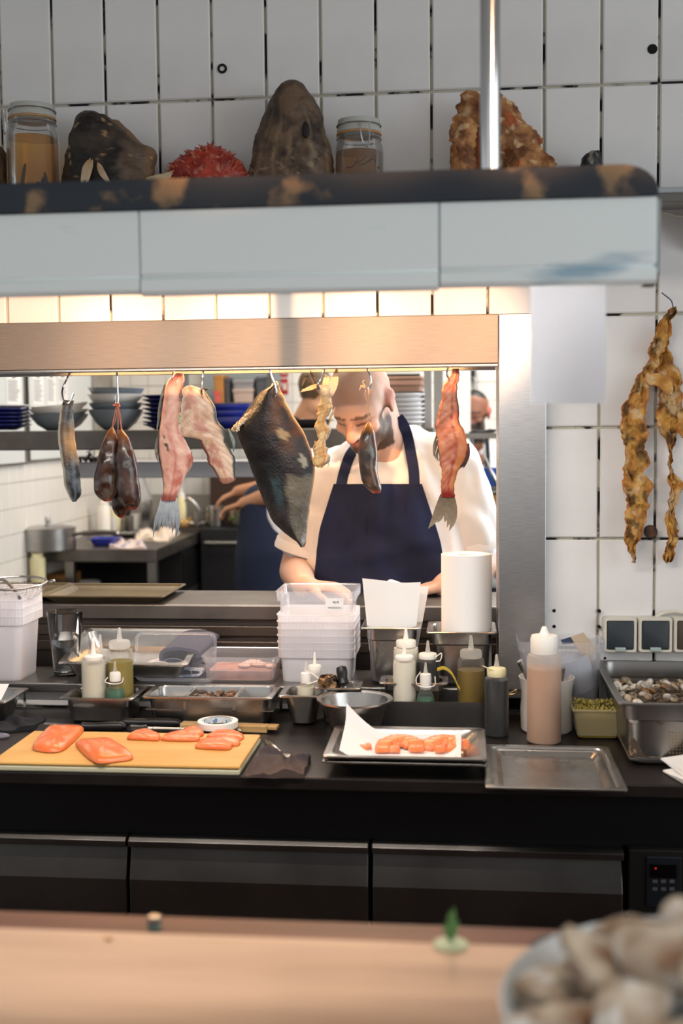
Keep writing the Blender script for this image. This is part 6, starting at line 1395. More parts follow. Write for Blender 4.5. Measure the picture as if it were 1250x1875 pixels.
# blue dish, cloths, pans and food
P = on(187, 1000); s = mpp(P); o = vessel(P.x, P.y+.05, P.z, 50*s, .14, 14*s, .02, .01, .006).build('blue_dish', MATS['blue_glaze_mid'], None, True, 35); tag(o, 'small blue dish beside the steel pot', 'dish')
mat('linen', '#e6d9c8', .9, 0, '#d3b9a8', 18); mat('linen_pink', '#dcc5bc', .9, 0, '#9aa0bc', 30, .56, .6)
cloth('kitchen_cloth', 'cream cloth lying on the kitchen bench under the fish tail', [(248, 991), (306, 993), (330, 977), (255, 974)], ZT, .045, MATS['linen'], 11, 'cloth', folds=2.2)
cloth('kitchen_cloth', 'pinkish folded cloth at the kitchen bench\'s front edge', [(200, 1005), (268, 1006), (262, 996), (208, 993)], ZT, .035, MATS['linen_pink'], 13, 'cloth', folds=2.7)
def bpan(px, py, w, hpx, d, label, m='steel', name='steel_pan', rr=.02):
    P = on(px, py); s = mpp(P); o = vessel(P.x, P.y+d/2, P.z, w*s, d, hpx*s, rr, .008, .006).build(name, MATS[m], None, True, 35); return tag(o, label, 'pan', 'steel pans on the kitchen bench')
def btub(px, py, w, hpx, label, m='steel', name='steel_beaker', cat='beaker', k=.9):
    P = on(px, py); s = mpp(P); r = w*s/2; hh = hpx*s; b = MB().lathe([(r*k*.92, 0), (r*k, .004), (r, hh), (r*.96, hh), (r*k*.95, .008), (.001, .006)], P+Vector((0, r, 0)), 26); return tag(b.build(name, MATS[m]), label, cat, 'steel beakers on the kitchen bench')
bpan(352, 970, 40, 8, .16, 'shallow steel pan on the bench behind the pink tail')
bpan(462, 972, 30, 6, .12, 'flat steel tray in front of the golden food')
btub(390, 966, 40, 36, 'shiny steel beaker with ladle on the bench')
btub(431, 964, 32, 30, 'smaller steel beaker beside the shiny one')
btub(360, 962, 14, 30, 'slim steel beaker beside the golden food', 'steel_soft')
btub(234, 968, 20, 28, 'small lidded steel pot beside the sausages', 'steel_soft')
btub(246, 964, 20, 30, 'white crock in the row behind the sausages', 'white_glaze')
btub(205, 976, 16, 28, 'white jar between bottle and sausages', 'white_glaze')
btub(268, 955, 16, 40, 'milky tall jar behind the sausages', 'bottle_white')
btub(222, 972, 15, 26, 'small steel cup left of the sausage tips', 'steel')
btub(287, 968, 22, 24, 'squat steel cup beside the fish tail', 'steel')
btub(303, 960, 16, 34, 'narrow milky jar behind the fish tail', 'bottle_white')
btub(195, 966, 13, 34, 'slim amber-lidded jar beside the milky bottle', 'cream_cap')
bpan(222, 985, 46, 8, .12, 'small flat steel pan behind the pinkish cloth')
bpan(300, 974, 34, 8, .10, 'small flat steel pan behind the cream cloth')
b = MB(); random.seed(14)
for k in range(40):
    P = on(random.uniform(322, 346), random.uniform(962, 974)); b.ball(P+Vector((0, 0, random.uniform(.006, .04))), (random.uniform(.015, .03), .014, .010), 8, 6, Euler((random.random(), random.random(), random.random()*6)).to_matrix(), col=mixc(L3('#a87432'), L3('#d9b46c'), random.random()))
tag(b.build('golden_food', MATS['organic_wet']), 'heap of golden fried food on the bench', 'food', kind='stuff')
b = MB()
for k in range(60):
    P = on(random.uniform(418, 452), random.uniform(948, 958)); b.ball(P+Vector((0, 0, random.uniform(.03, .11))), (random.uniform(.010, .02), .006, .005), 6, 5, Euler((random.random()*3, random.random()*3, random.random()*6)).to_matrix(), col=mixc(L3('#4a4a22'), L3('#7c8044'), random.random()))
tag(b.build('green_herbs', MATS['organic']), 'heap of green herbs under the working hands', 'herbs', kind='stuff')
P = on(362, 962); tag(MB().tube(smooth_path([P+Vector((.04, .05, .02)), P+Vector((-.01, .03, .12)), P+Vector((-.06, .02, .17)), P+Vector((-.09, .02, .14))], 5), .006, 8).build('ladle', MATS['steel']), 'steel ladle handle rising from the shiny beaker', 'ladle')
# dark jug and steel jamb near the back corner
P = on(167, 955); t = thing('dark_jug', P, 'dark metal jug in the rear corner of the bench', 'jug')
MB().lathe([(.05, 0), (.055, .01), (.05, .10), (.06, .16), (.055, .16), (.045, .1), (.04, .01)], P+Vector((.02, .1, .10)), 24).build('body', MATS['steel_soft'], t)
MB().lathe([(.055, 0), (.055, .0995)], P+Vector((.02, .1, 0)), 20).build('stand', MATS['black_plastic'], t)
MB().tube(smooth_path([P+Vector((-.03, .1, .25)), P+Vector((-.075, .1, .24)), P+Vector((-.07, .1, .17)), P+Vector((-.03, .1, .15))], 5), .006, 8).build('handle', MATS['black_plastic'], t)
P = on(266, 945); t = thing('steel_funnel', P, 'slanted polished steel chute at the back of the bench', 'chute')
b = MB(); a0, a1 = PY(252, 875, P.y), PY(266, 915, P.y); b.loft([[a0+Vector((-.01, -.02, 0)), a0+Vector((.03, -.02, 0)), a0+Vector((.03, .05, 0)), a0+Vector((-.01, .05, 0))], [a1+Vector((-.02, -.02, 0)), a1+Vector((.03, -.02, 0)), a1+Vector((.03, .05, 0)), a1+Vector((-.02, .05, 0))], [Vector((a1.x-.02, P.y-.02, P.z)), Vector((a1.x+.03, P.y-.02, P.z)), Vector((a1.x+.03, P.y+.05, P.z)), Vector((a1.x-.02, P.y+.05, P.z))]]); b.build('chute', MATS['chrome'], t, False)
# things on the shelf under the bench
for k, (x, w_, m_, lab) in enumerate(((150, 46, 'white_glaze', 'stack of pale plates on the bench\'s lower shelf'), (195, 40, 'grey_glaze', 'grey dish on the bench\'s lower shelf'), (240, 40, 'pale_glaze', 'pale dish on the bench\'s lower shelf'), (270, 30, 'white_glaze', 'white dish at the lower shelf\'s end'))):
    P = PY(x, 1060, YT+.2); s = mpp(P); b = MB().lathe([(w_*s*.3, .6505), (w_*s*.5, .68), (w_*s*.5, .70+.05*(k == 0)), (w_*s*.45, .70+.05*(k == 0)), (w_*s*.2, .69)], (P.x, P.y+.1, 0), 26); tag(b.build('stacked_dishes', MATS[m_]), lab, 'dish', 'dishes on the lower shelf')
P = PY(118, 1060, YT+.25); b = MB(); b.loft([rrect(.12, .2, .01, (P.x, P.y, z_)) for z_ in (.6505, .80)]); tag(b.build('cardboard_box', MATS['cardboard'], None, True, 30), 'tan box on the bench\'s lower shelf', 'box')
# --- right: utensil rail, shelf
UY = 4.9
A = PY(846, 798, UY); B_ = PY(925, 798, UY)
t = thing('utensil_rail', ((A.x+B_.x)/2, UY, A.z), 'steel utensil shelf in front of the bearded cook', 'shelf')
MB().box(A.x, B_.x+.25, UY, UY+.2, A.z-.012, A.z+.010).build('board', MATS['steel_soft'], t, False)
MB().box(B_.x+.2, B_.x+.23, UY+.1, UY+.13, 0, A.z-.012).build('leg', MATS['steel_soft'], t, False)
MB().box(A.x+.03, A.x+.05, UY+.16, UY+.18, 0, A.z-.012).build('leg', MATS['steel_soft'], t, False)
for k, (x0, y0, x1, y1) in enumerate(((880, 792, 912, 788), (858, 793, 880, 790), (868, 794, 905, 791))):
    b = MB().tube([PY(x0, y0, UY+.05), PY((x0+x1)/2, (y0+y1)/2-2, UY+.05), PY(x1, y1, UY+.05)], [.004, .007, .003], 8); tag(b.build('kitchen_tool', MATS['black_iron']), ['dark tongs end lying on the utensil shelf', 'dark tool under the bearded cook\'s chin', 'thin dark skewer on the utensil shelf'][k], 'tool', 'tools on the utensil shelf')
b = MB().tube([PY(886, 803, UY+.03), PY(887, 836, UY-.0), PY(898, 862, UY-.02), PY(911, 886, UY-.02)], [.004, .006, .008, .010], 8); tag(b.build('steel_spatula', MATS['steel']), 'long steel spatula hanging below the utensil shelf', 'spatula')
UT = UY+.14
A, B_ = PY(884, 892, UT+.1), PY(940, 960, UT+.1)
t = thing('side_trolley', (A.x+.1, UT+.2, 0), 'steel trolley with boxes beyond the cook\'s sleeve', 'trolley')
for z_ in (A.z, PY(900, 948, UT+.1).z): MB().box(A.x-.02, A.x+.35, UT+.1, UT+.45, z_-.02, z_).build('tray', MATS['steel_rough'], t, False)
for xx in (A.x-.02, A.x+.33): MB().box(xx, xx+.02, UT+.43, UT+.45, 0, A.z-.02).build('post', MATS['steel_soft'], t, False)
zt_ = PY(900, 948, UT+.1).z; crate(888, 906, 912, 948, UT+.12, .2, 'cardboard', 'cardboard_box', 'tan box on the trolley beyond the cook\'s sleeve', 'box', None, zt_+.0005)
b = MB(); P = PY(903, 872, UT+.14); b.loft([rrect(.10, .1, .02, (P.x+.01, P.y+.1, z_)) for z_ in (A.z+.0005, PY(903, 858, UT+.14).z)]); tag(b.build('blue_tub', mat('blue_tub', '#2c4f9c', .5)), 'blue tub on the trolley beside the steel spatula', 'tub')
# hook with tools on the rear wall above the bearded cook
P = PY(861, 690, BY-.02); t = thing('tool_hook', (P.x, BY-.02, P.z-.1), 'dark hook with hanging tools above the bearded cook', 'hook')
MB().box(P.x-.03, P.x+.03, BY-.04, BY-.0065, P.z-.02, P.z+.04).build('holder', MATS['black_iron'], t, False)
for k in range(4):
    dx = (-.02, .0, .02, .04)[k]; MB().tube([P+Vector((dx*.5, -.03, 0)), P+Vector((dx, -.04, -.08)), P+Vector((dx*1.2, -.04, -.12))], [.004, .005, .012], 8).build('whisk_wire', MATS['steel_soft'] if k % 2 else MATS['black_iron'], t)
A = PY(826, 780, 5.6); tag(MB().box(A.x, A.x+.09, 5.6, 5.7, 0, 2.9).build('door_post', MATS['white_plastic'], None, False), 'white post between steel rack and bearded cook', 'post')
# ================================================================== PEOPLE
mat('skin', '#888888', .48, attr='col', sss=.12, bump=.06, bscale=220)
mat('shirt_white', '#e9e5e4', .85, 0, '#ddd8d8', 6, bump=.12, bscale=600)
mat('apron_navy', '#121a38', .85, 0, '#182247', 9, bump=.2, bscale=700)
mat('trousers', '#22242c', .9); mat('shoe_black', '#101010', .5)
def cap2(b, p0, r0, p1, r1, n=16, k=9):
    """tapered capsule with round ends"""
    p0 = Vector(p0); p1 = Vector(p1); d = (p1-p0); L = d.length; d.normalize(); pts = []; rs = []
    for i in range(5): a = PI/2*(i/5); pts.append(p0-d*r0*math.cos(a)); rs.append(max(r0*math.sin(a), .0004))
    for i in range(k): t = i/(k-1); pts.append(p0.lerp(p1, t)); rs.append(r0+(r1-r0)*t)
    for i in range(1, 6): a = PI/2*(i/5); pts.append(p1+d*r1*math.sin(a)); rs.append(max(r1*math.cos(a), .0004))
    b.tube(pts, rs, n); return b
def remesh(b, name, voxel, smooth, m, parent, colfn=None, origin=None, dec=None):
    """union of closed shapes -> one continuous surface"""
    me = b.mesh(name); tmp = bpy.data.objects.new(name, me); COL.objects.link(tmp)
    r = tmp.modifiers.new('r', 'REMESH'); r.mode = 'VOXEL'; r.voxel_size = voxel; r.use_smooth_shade = True
    s = tmp.modifiers.new('s', 'SMOOTH'); s.iterations = smooth; s.factor = .5
    dg = bpy.context.evaluated_depsgraph_get(); me2 = bpy.data.meshes.new_from_object(tmp.evaluated_get(dg)); bpy.data.objects.remove(tmp); bpy.data.meshes.remove(me)
    if colfn:
        ca = me2.color_attributes.new('col', 'FLOAT_COLOR', 'POINT')
        for i, v in enumerate(me2.vertices): c = colfn(v.co); ca.data[i].color = (c[0], c[1], c[2], 1)
    me2.name = name; me2.materials.clear(); me2.materials.append(m)
    o = bpy.data.objects.new(name, me2); COL.objects.link(o); P0 = WL(parent); o.data.transform(Matrix.Translation(-P0)); o.parent = parent; return o
def frame(yaw, pitch, roll=0):
    """face axes: a to the picture's right, f forward, u up; yaw > 0 turns to the picture's left, pitch > 0 looks down"""
    h = Vector((-math.sin(yaw), -math.cos(yaw), 0)); f = h*math.cos(pitch)+Vector((0, 0, -math.sin(pitch))); u = h*math.sin(pitch)+Vector((0, 0, math.cos(pitch))); a = u.cross(f).normalized()
    a = f.cross(u)*-1 if a.x < 0 else a
    if roll: q = Matrix.Rotation(roll, 3, f); a = q @ a; u = q @ u
    return a, f, u
def head_shapes(b, H, ax, s=1.0, nose=1., ear=True, hair=None):
    a, f, u = ax; R = Matrix((a, f, u)).transposed()
    def W_(x, y, z): return H+(a*x+f*y+u*z)*s
    def E_(x, y, z, rx, ry, rz): b.ball(W_(x, y, z), (rx*s, ry*s, rz*s), 20, 14, R)
    E_(0, -.012, .032, .078, .098, .088)          # skull
    E_(0, .030, .010, .070, .066, .075)           # forehead
    E_(0, .034, -.052, .060, .058, .062)          # cheeks
    E_(0, .050, -.092, .042, .044, .036)          # chin
    E_(0, .012, -.080, .058, .055, .040)          # jaw
    E_(0, .080, .012, .052, .018, .012)           # brow
    cap2(b, W_(0, .090, .0), .010*s, W_(0, .112*nose, -.040), .015*s, 14)      # nose
    E_(.012, .098, -.044, .009, .010, .008); E_(-.012, .098, -.044, .009, .010, .008)
    E_(0, .086, -.066, .024, .012, .006); E_(0, .085, -.076, .021, .012, .007)  # lips
    E_(.030, .074, -.008, .016, .014, .011); E_(-.030, .074, -.008, .016, .014, .011)   # lids
    E_(.045, .060, -.035, .020, .020, .018); E_(-.045, .060, -.035, .020, .020, .018)
    if ear:
        for sx in (-1, 1):
            E_(sx*.081, -.012, .0, .007, .020, .033); E_(sx*.085, -.020, .012, .008, .015, .019); E_(sx*.081, -.004, -.026, .006, .008, .010)
    return W_
def hand(b, wrist, dirv, nrm, s=1., spread=1.):
    """palm, four fingers and thumb; dirv along the hand, nrm out of the palm's back"""
    d = Vector(dirv).normalized(); n_ = Vector(nrm).normalized(); sd = d.cross(n_).normalized()
    for k in (-1.2, -.4, .4, 1.2): cap2(b, Vector(wrist)+sd*k*.012*s, .014*s, Vector(wrist)+d*.085*s+sd*k*.018*s, .012*s, 10, 4)
    for k, L in ((-1.5, .062), (-.5, .074), (.5, .078), (1.5, .068)):
        p = Vector(wrist)+d*.085*s+sd*k*.0175*s*spread; p1 = p+(d*.75-n_*.35).normalized()*L*.5*s; p2 = p1+(d*.35-n_*.8).normalized()*L*.5*s
        cap2(b, p, .0095*s, p1, .0088*s, 10, 4); cap2(b, p1, .0088*s, p2, .0075*s, 10, 4)
    p = Vector(wrist)+d*.03*s+sd*.028*s; p1 = p+(d*.6+sd*.7-n_*.2).normalized()*.045*s; p2 = p1+(d*.9-n_*.5).normalized()*.03*s
    cap2(b, p, .013*s, p1, .010*s, 10, 4); cap2(b, p1, .010*s, p2, .0085*s, 10, 4)
def skincol(base, warm, H=None, ax=None, s=1., beard=None, hair=None, btop=-.048):
    cb, cw = L3(base), L3(warm)
    def fn(P):
        if H is None or (P-H).length > .25: return mixc(cb, cw, .5)
        c = mixc(cb, cw, .5+.6*nz(P, 18))
        if H is not None:
            d = P-H; x, y, z = d.dot(ax[0])/s, d.dot(ax[1])/s, d.dot(ax[2])/s
            if abs(x) < .12 and -.15 < z < .16 and -.14 < y < .16:
                if abs(z+.072) < .010 and abs(x) < .026 and y > .07: c = mixc(c, L3('#9c5248'), .75)
                for sx in (-1, 1):
                    e = ((x-sx*.031)/.020)**2+((z+.010)/.0045)**2
                    if e < 1 and y > .06: c = mixc(c, L3('#2e2019'), .85)
                    e = ((x-sx*.033)/.026)**2+((z-.014+.12*abs(abs(x)-.033))/.0055)**2
                    if e < 1 and y > .055: c = mixc(c, L3(hair[0] if hair else '#4a3426'), .85)
                    e = ((x-sx*.033)/.026)**2+((z+.004)/.012)**2
                    if e < 1 and y > .055: c = mixc(c, L3('#a86a54'), .3)
                if y > .10 and z < .0 and abs(x) < .02: c = mixc(c, L3('#c47a68'), .45)
                if abs(x) > .076 and abs(y+.01) < .05 and abs(z) < .05: c = mixc(c, L3('#cf7a68'), .55)
                if beard:
                    low = sst(-.052, -.066, z+.25*max(0, abs(x)-.04)*0-.5*max(0, .03-y)*(1 if y < .03 else 0)*(-1))
                    jaw = sst(btop, btop-.016, z+.35*max(0, abs(x)-.03)*(-1)) * (1 if y > -.02 else 0)
                    side = sst(.046, .056, abs(x))*sst(.0, -.02, z-.004)*sst(-.002, .008, y)*sst(.050, .038, y)
                    mou = sst(.036, .030, abs(x))*sst(-.050, -.055, z)*(1 if y > .06 else 0)
                    lip = 1-sst(.011, .006, abs(z+.072))*sst(.022, .016, abs(x))*(1 if y > .07 else 0)
                    k = max(jaw, side, mou)*lip; c = mixc(c, mixc(L3(beard[0]), L3(beard[1]), .5+.9*nz(P, 260)), k*.92)
                if hair and (z > .075-.55*max(0, y-.01)*0+.35*max(0, y) or (y < -.03 and z > -.05)) and len(hair) > 1: c = mixc(L3(hair[0]), L3(hair[1]), .5+.8*nz(P, 200))
        return c
    return fn
def ribbon(pts, w, th, m, name, parent, nrm=None):
    b = MB(); pts = smooth_path([Vector(p) for p in pts], 6); n = len(pts); rings = []
    for i, p in enumerate(pts):
        d = (pts[min(i+1, n-1)]-pts[max(i-1, 0)]).normalized(); q = Vector(nrm if nrm else (0, -1, .15)); s = d.cross(q).normalized(); o_ = s.cross(d).normalized()
        rings.append([p-s*w/2-o_*th, p+s*w/2-o_*th, p+s*w/2+o_*th, p-s*w/2+o_*th])
    b.loft(rings); return b.build(name, m, parent, True, 40)
# ---------------------------------------------------------------- the bald cook
CY = 3.42
ch = thing('person', (PY(695, 1000, CY).x, CY, 0), 'bald bearded cook in white shirt and navy apron, head bowed behind the pass', 'person')
HAX = frame(.38, .62, 0)
H = PY(663, 738, 3.24)
def C(px, py, Y): return PY(px, py, Y)
sL, sR = C(590, 880, CY), C(828, 856, CY)           # shoulders (picture left, right)
eL, eR = C(542, 1046, CY+.0), C(880, 1030, CY+.03)  # elbows
wL, wR = C(556, 1071, 3.03), C(812, 1072, 3.16)      # wrists
nk0, nk1 = C(706, 850, CY+.02), H-HAX[2]*.06-HAX[1]*.035
b = MB(); head_shapes(b, H, HAX)
cap2(b, nk0, .074, nk1, .064, 20); cap2(b, nk0+Vector((0, .03, -.02)), .08, H-HAX[1]*.06-HAX[2]*.03, .060, 18)
for s_, e_, w_ in ((sL, eL, wL), (sR, eR, wR)):
    cap2(b, s_, .062, e_, .050); cap2(b, e_, .050, w_, .032)
hand(b, wL, Vector((.95, -.10, -.08)), Vector((.1, -.1, 1)), 1.0); hand(b, wR, Vector((-.7, -.25, -.12)), Vector((-.1, -.1, 1)), 1.0)
ctr = C(705, 960, CY)
cap2(b, Vector((ctr.x-.10, CY, 1.02)), .11, Vector((ctr.x-.06, CY+.02, 1.28)), .09); cap2(b, Vector((ctr.x+.10, CY, 1.02)), .11, Vector((ctr.x+.08, CY+.02, 1.30)), .09)
for sx in (-1, 1):
    cap2(b, (ctr.x+sx*.10, CY+.02, .95), .10, (ctr.x+sx*.11, CY+.03, .50), .065); cap2(b, (ctr.x+sx*.11, CY+.03, .50), .062, (ctr.x+sx*.11, CY+.05, .08), .04); cap2(b, (ctr.x+sx*.11, CY+.06, .045), .042, (ctr.x+sx*.12, CY-.10, .04), .038)
remesh(b, 'body', .0065, 2, MATS['skin'], ch, skincol('#c79c86', '#d6af9b', H, HAX, 1., ('#271b14', '#4a382b'), ('#5a4030',)))
# shirt
b = MB(); slL, slR = C(548, 975, CY+.01), C(868, 978, CY+.015)
cap2(b, sL, .088, sL.lerp(eL, .62), .084); cap2(b, sR, .092, sR.lerp(eR, .68), .086)
cap2(b, sL+Vector((.03, .0, .005)), .085, C(700, 850, CY+.03), .100); cap2(b, sR+Vector((-.03, .0, .005)), .085, C(712, 838, CY+.03), .105)
for dx, z0_, z1_, r0_, r1_ in ((-.115, .98, 1.34, .160, .120), (.12, .98, 1.36, .160, .125), (0, .98, 1.36, .185, .13)): cap2(b, (ctr.x+dx, CY-.005, z0_), r0_, (ctr.x+dx*.7, CY, z1_), r1_)
shirt = remesh(b, 'shirt', .007, 5, MATS['shirt_white'], ch)
_W = WL(shirt); _N = [v.normal.copy() for v in shirt.data.vertices]; _Q = [v.co+_W for v in shirt.data.vertices]
for v, n_, P in zip(shirt.data.vertices, _N, _Q): v.co += n_*(.010*nz((P.x*9, P.y*6, P.z*5))+.005*math.sin(P.x*40+P.z*26+5*nz(P, 9)))
# cut the sleeves open at their hems: rings of cloth
for s_, e_, k_, r_ in ((sL, eL, .76, .082), (sR, eR, .82, .084)):
    d = (e_-s_).normalized(); c_ = s_.lerp(e_, k_); MB().lathe([(r_*.80, -.012), (r_*1.0, -.02), (r_*1.02, .0), (r_*1.0, .010), (r_*.80, .008)], c_, 32, d, False, False).build('sleeve_hem', MATS['shirt_white'], ch)
cr = []
for k in range(26):
    a = 2*PI*k/25; cr.append(nk0+Vector((.100*math.cos(a), .012+.092*math.sin(a), .036+.020*math.sin(a))))
MB().tube(cr, .011, 10).build('collar', MATS['shirt_white'], ch)
# apron: bib, skirt, straps
b = MB(); rows = []; YA = 3.235
dgr = bpy.context.evaluated_depsgraph_get(); dgr.update()
bib = [(886, 611, 772), (910, 603, 780), (940, 594, 790), (970, 585, 800), (1000, 581, 808), (1030, 578, 812), (1070, 574, 818), (1130, 568, 824), (1250, 560, 830)]
def front_y(P):
    """depth of the shirt's front at (x, z)"""
    ox = WL(shirt); ok, loc, nr, idx = shirt.ray_cast(Vector((P.x, 2.5, P.z))-ox, Vector((0, 1, 0)))
    return (loc+ox).y if ok else CY-.09
for i in range(34):
    y = 886+(1250-886)*i/33; xl, xr = interp(bib, y); row = []
    for j in range(25):
        u = j/24; P = PY(xl+(xr-xl)*u, y, YA); fy_ = front_y(P); base = min(fy_-.010, CY-.10) if y < 1100 else CY-.20
        w_ = .004*math.sin(7*u*PI+y*.02)+.006*nz((u*3, y*.02, 2)); fold = sst(985, 1005, y)*sst(1045, 1020, y)*.010*math.sin(y*.42+2.5*math.sin(4*u+1))
        Y_ = base+w_-fold; q = PY(xl+(xr-xl)*u, y, Y_); row.append(q)
    rows.append(row)
# even out the depth so the cloth drapes
for it in range(5):
    ys_ = [[p.y for p in r_] for r_ in rows]
    for i in range(len(rows)):
        for j in range(25):
            nb = [ys_[ii][jj] for ii, jj in ((i-1, j), (i+1, j), (i, j-1), (i, j+1)) if 0 <= ii < len(rows) and 0 <= jj < 25]; y_ = min(ys_[i][j], .5*ys_[i][j]+.5*sum(nb)/len(nb)); rows[i][j] = Vector((rows[i][j].x, y_, rows[i][j].z))
b.loft(rows, False, False, False); back = [[p+Vector((0, .004, 0)) for p in r_] for r_ in rows]; b.loft(back, False, False, False); b.loft([rows[0], back[0]], False, False, False)
b.loft([[r_[0] for r_ in rows], [r_[0] for r_ in back]], False, False, False); b.loft([[r_[-1] for r_ in rows], [r_[-1] for r_ in back]], False, False, False)
ap = b.build('apron', MATS['apron_navy'], ch, True, 60)
def on_bib(x, y, off=.002):
    i = (y-886)/(1250-886)*33; i0 = max(0, min(32, int(i))); xl, xr = interp(bib, y); j = (x-xl)/(xr-xl)*24; j0 = max(0, min(23, int(j))); return rows[i0][j0].lerp(rows[i0+1][j0+1], .5)-Vector((0, off, 0))
for pts in ([(632, 925), (632, 1000)], [(738, 920), (738, 1002)], [(676, 906), (674, 975)]): MB().tube([on_bib(*p) for p in pts], .0010, 5).build('stitched_seam', MATS['apron_navy'], ap)
tp = rows[0]
stl = [tp[2]+Vector((0, 0, -.004)), C(630, 864, min(front_y(C(630, 864, YA))-.006, CY-.08)), C(640, 835, min(front_y(C(640, 835, YA)), CY-.04)-.008), C(655, 815, CY-.02)]
ribbon(stl, .030, .002, MATS['apron_navy'], 'neck_strap', ch)
stp = [tp[22]+Vector((0, 0, -.004))]
for x_, y_ in ((757, 860), (752, 830), (746, 800), (738, 778), (728, 764)):
    P = C(x_, y_, YA); stp.append(C(x_, y_, front_y(P)-.006))
ribbon(stp, .030, .002, MATS['apron_navy'], 'neck_strap', ch)
b = MB()
for sx in (-1, 1):
    cap2(b, (ctr.x+sx*.10, CY+.02, .95), .125, (ctr.x+sx*.11, CY+.03, .50), .085); cap2(b, (ctr.x+sx*.11, CY+.03, .50), .085, (ctr.x+sx*.11, CY+.05, .11), .065)
remesh(b, 'trousers', .014, 3, MATS['trousers'], ch)
for sx in (-1, 1): cap2(MB(), (ctr.x+sx*.11, CY+.07, .052), .052, (ctr.x+sx*.12, CY-.11, .048), .046).build('shoe', MATS['shoe_black'], ch)
# ---------------------------------------------------------------- bearded cook in the far corner
BY2 = 6.1
H2 = PY(866, 757, BY2); AX2 = frame(.30, .12, 0)
bm_ = thing('person', (H2.x, BY2+.05, 0), 'dark-bearded cook with short black hair in white shirt, far behind the steel post', 'person')
b = MB(); head_shapes(b, H2, AX2); nk = H2+Vector((.01, .05, -.17)); cap2(b, nk, .065, H2+Vector((0, .03, -.03)), .058)
shl, shr = nk+Vector((-.20, .02, -.07)), nk+Vector((.20, .02, -.07)); hw1, hw2 = shl+Vector((-.02, -.10, -.52)), shr+Vector((-.05, -.12, -.50))
cap2(b, shl, .06, shl+Vector((-.03, .0, -.28)), .05); cap2(b, shl+Vector((-.03, 0, -.28)), .048, hw1, .034); cap2(b, shr, .06, shr+Vector((.03, 0, -.28)), .05); cap2(b, shr+Vector((.03, 0, -.28)), .048, hw2, .034)
hand(b, hw1, (.2, -.8, -.3), (0, .1, 1)); hand(b, hw2, (-.2, -.8, -.3), (0, .1, 1))
cap2(b, nk+Vector((0, .03, -.12)), .13, (nk.x, nk.y+.03, .98), .15)
for sx in (-1, 1): cap2(b, (nk.x+sx*.09, nk.y+.03, .95), .09, (nk.x+sx*.10, nk.y+.03, .08), .045); cap2(b, (nk.x+sx*.10, nk.y+.03, .045), .043, (nk.x+sx*.10, nk.y-.12, .04), .038)
remesh(b, 'body', .008, 3, MATS['skin'], bm_, skincol('#7a4c38', '#925f47', H2, AX2, 1., ('#0e0c0c', '#1c1716'), ('#100e0e', '#1c1918'), -.034))
def shirt_of(t, nk, shl, shr, slv=.75, low=.62, tuck=.15):
    b = MB(); cap2(b, shl, .080, shl+Vector((-.03, 0, -.28))*slv, .075); cap2(b, shr, .080, shr+Vector((.03, 0, -.28))*slv, .075); cap2(b, shl, .08, nk+Vector((0, .02, -.05)), .085); cap2(b, shr, .08, nk+Vector((0, .02, -.05)), .085)
    for dx in (-.08, 0, .08): cap2(b, nk+Vector((dx, .02, -.14)), .125, nk+Vector((dx*1.2, .02, -low)), .135)
    return remesh(b, 'shirt', .012, 4, MATS['shirt_white'], t)
shirt_of(bm_, nk, shl, shr, .95)
b = MB()
for sx in (-1, 1): cap2(b, (nk.x+sx*.09, nk.y+.03, .98), .11, (nk.x+sx*.10, nk.y+.03, .11), .07)
remesh(b, 'trousers', .016, 3, MATS['trousers'], bm_)
for sx in (-1, 1): cap2(MB(), (nk.x+sx*.10, nk.y+.04, .05), .050, (nk.x+sx*.10, nk.y-.13, .046), .044).build('shoe', MATS['shoe_black'], bm_)
ribbon([nk+Vector((.055, -.085, .045)), nk+Vector((.060, -.115, -.10)), nk+Vector((.06, -.125, -.25))], .030, .003, MATS['trousers'], 'apron_strap', bm_)
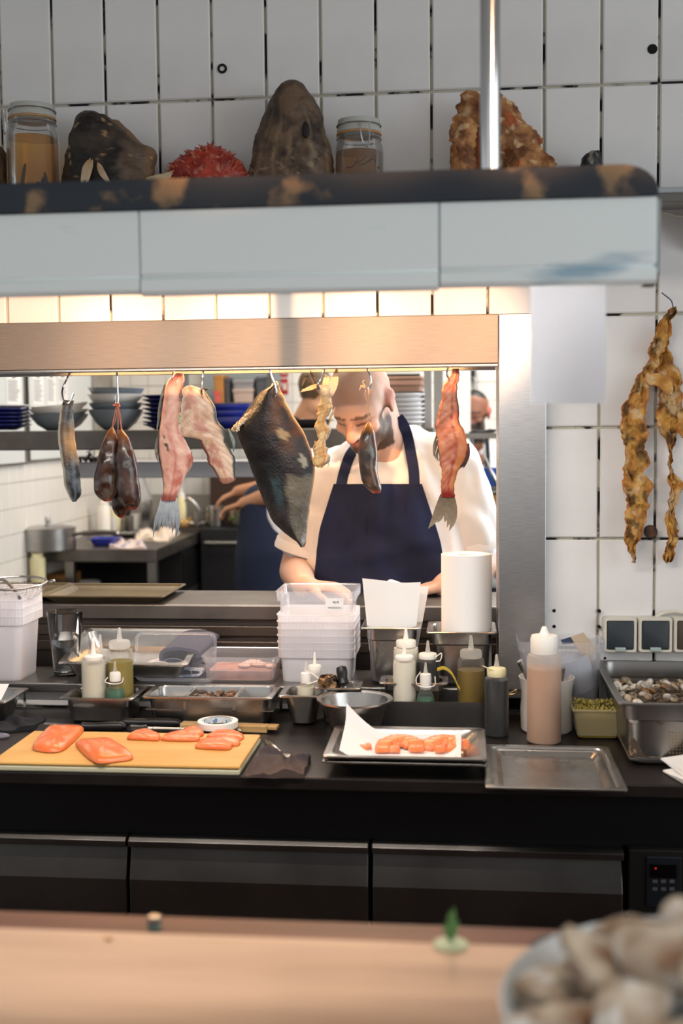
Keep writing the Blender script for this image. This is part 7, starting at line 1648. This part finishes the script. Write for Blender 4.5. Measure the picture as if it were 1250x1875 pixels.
# ---------------------------------------------------------------- cook seen from the side behind the fish
PY3 = 5.75
H3 = PY(578, 718, PY3); AX3 = frame(2.55*-1, .35, 0)
pz = thing('person', (H3.x-.12, PY3, 0), 'cook with brown hair in white shirt and navy apron, turned away, working with herbs', 'person')
b = MB(); head_shapes(b, H3, AX3); nk = PY(556, 778, PY3+.02); cap2(b, nk, .066, H3+Vector((0, 0, -.03)), .058)
sh1, sh2 = PY(522, 812, PY3-.12), PY(572, 812, PY3+.16)
e1, e2 = PY(500, 905, PY3-.10), PY(500, 890, PY3+.20); w1, w2 = PY(446, 922, PY3-.02), PY(436, 900, PY3+.22)
cap2(b, sh1, .06, e1, .047); cap2(b, e1, .046, w1, .031); cap2(b, sh2, .06, e2, .047); cap2(b, e2, .046, w2, .031)
hand(b, w1, (-.8, .1, -.25), (0, .1, 1)); hand(b, w2, (-.8, -.1, -.35), (0, -.1, 1))
hp3 = PY(500, 1010, PY3+.03); cap2(b, nk+Vector((0, .0, -.13)), .11, hp3, .11)
for sx in (-1, 1): cap2(b, (hp3.x, hp3.y+sx*.07, hp3.z), .075, (hp3.x+.02, hp3.y+sx*.10, .08), .045); cap2(b, (hp3.x+.02, hp3.y+sx*.10, .045), .043, (hp3.x-.14, hp3.y+sx*.10, .04), .038)
remesh(b, 'body', .008, 3, MATS['skin'], pz, skincol('#b07a58', '#c89472', H3, AX3, 1., None, ('#4a3622', '#6a5232')))
b = MB(); cap2(b, sh1, .078, sh1.lerp(e1, .62), .070); cap2(b, sh2, .078, sh2.lerp(e2, .62), .070); cap2(b, sh1, .085, sh2, .085); cap2(b, nk+Vector((0, 0, -.10)), .12, hp3+Vector((.01, 0, .06)), .145); cap2(b, nk+Vector((.01, 0, -.02)), .085, nk+Vector((0, 0, -.12)), .12)
remesh(b, 'shirt', .012, 4, MATS['shirt_white'], pz)
b = MB(); cap2(b, hp3+Vector((-.04, 0, .22)), .125, hp3+Vector((-.01, 0, .0)), .185); cap2(b, hp3+Vector((-.01, 0, -.02)), .185, (hp3.x-.01, hp3.y, .55), .19)
remesh(b, 'apron', .014, 3, mat('apron_dark', '#171f38', .85), pz)
ribbon([nk+Vector((-.075, -.06, .03)), nk+Vector((-.02, -.105, .02)), nk+Vector((.06, -.10, -.04)), nk+Vector((.10, -.06, -.12))], .03, .004, MATS['apron_dark'], 'neck_strap', pz)
b = MB()
for sx in (-1, 1): cap2(b, (hp3.x, hp3.y+sx*.09, .70), .10, (hp3.x+.02, hp3.y+sx*.10, .11), .07)
remesh(b, 'trousers', .016, 3, MATS['trousers'], pz)
for sx in (-1, 1): cap2(MB(), (hp3.x+.02, hp3.y+sx*.10, .05), .050, (hp3.x-.15, hp3.y+sx*.10, .046), .044).build('shoe', MATS['shoe_black'], pz)
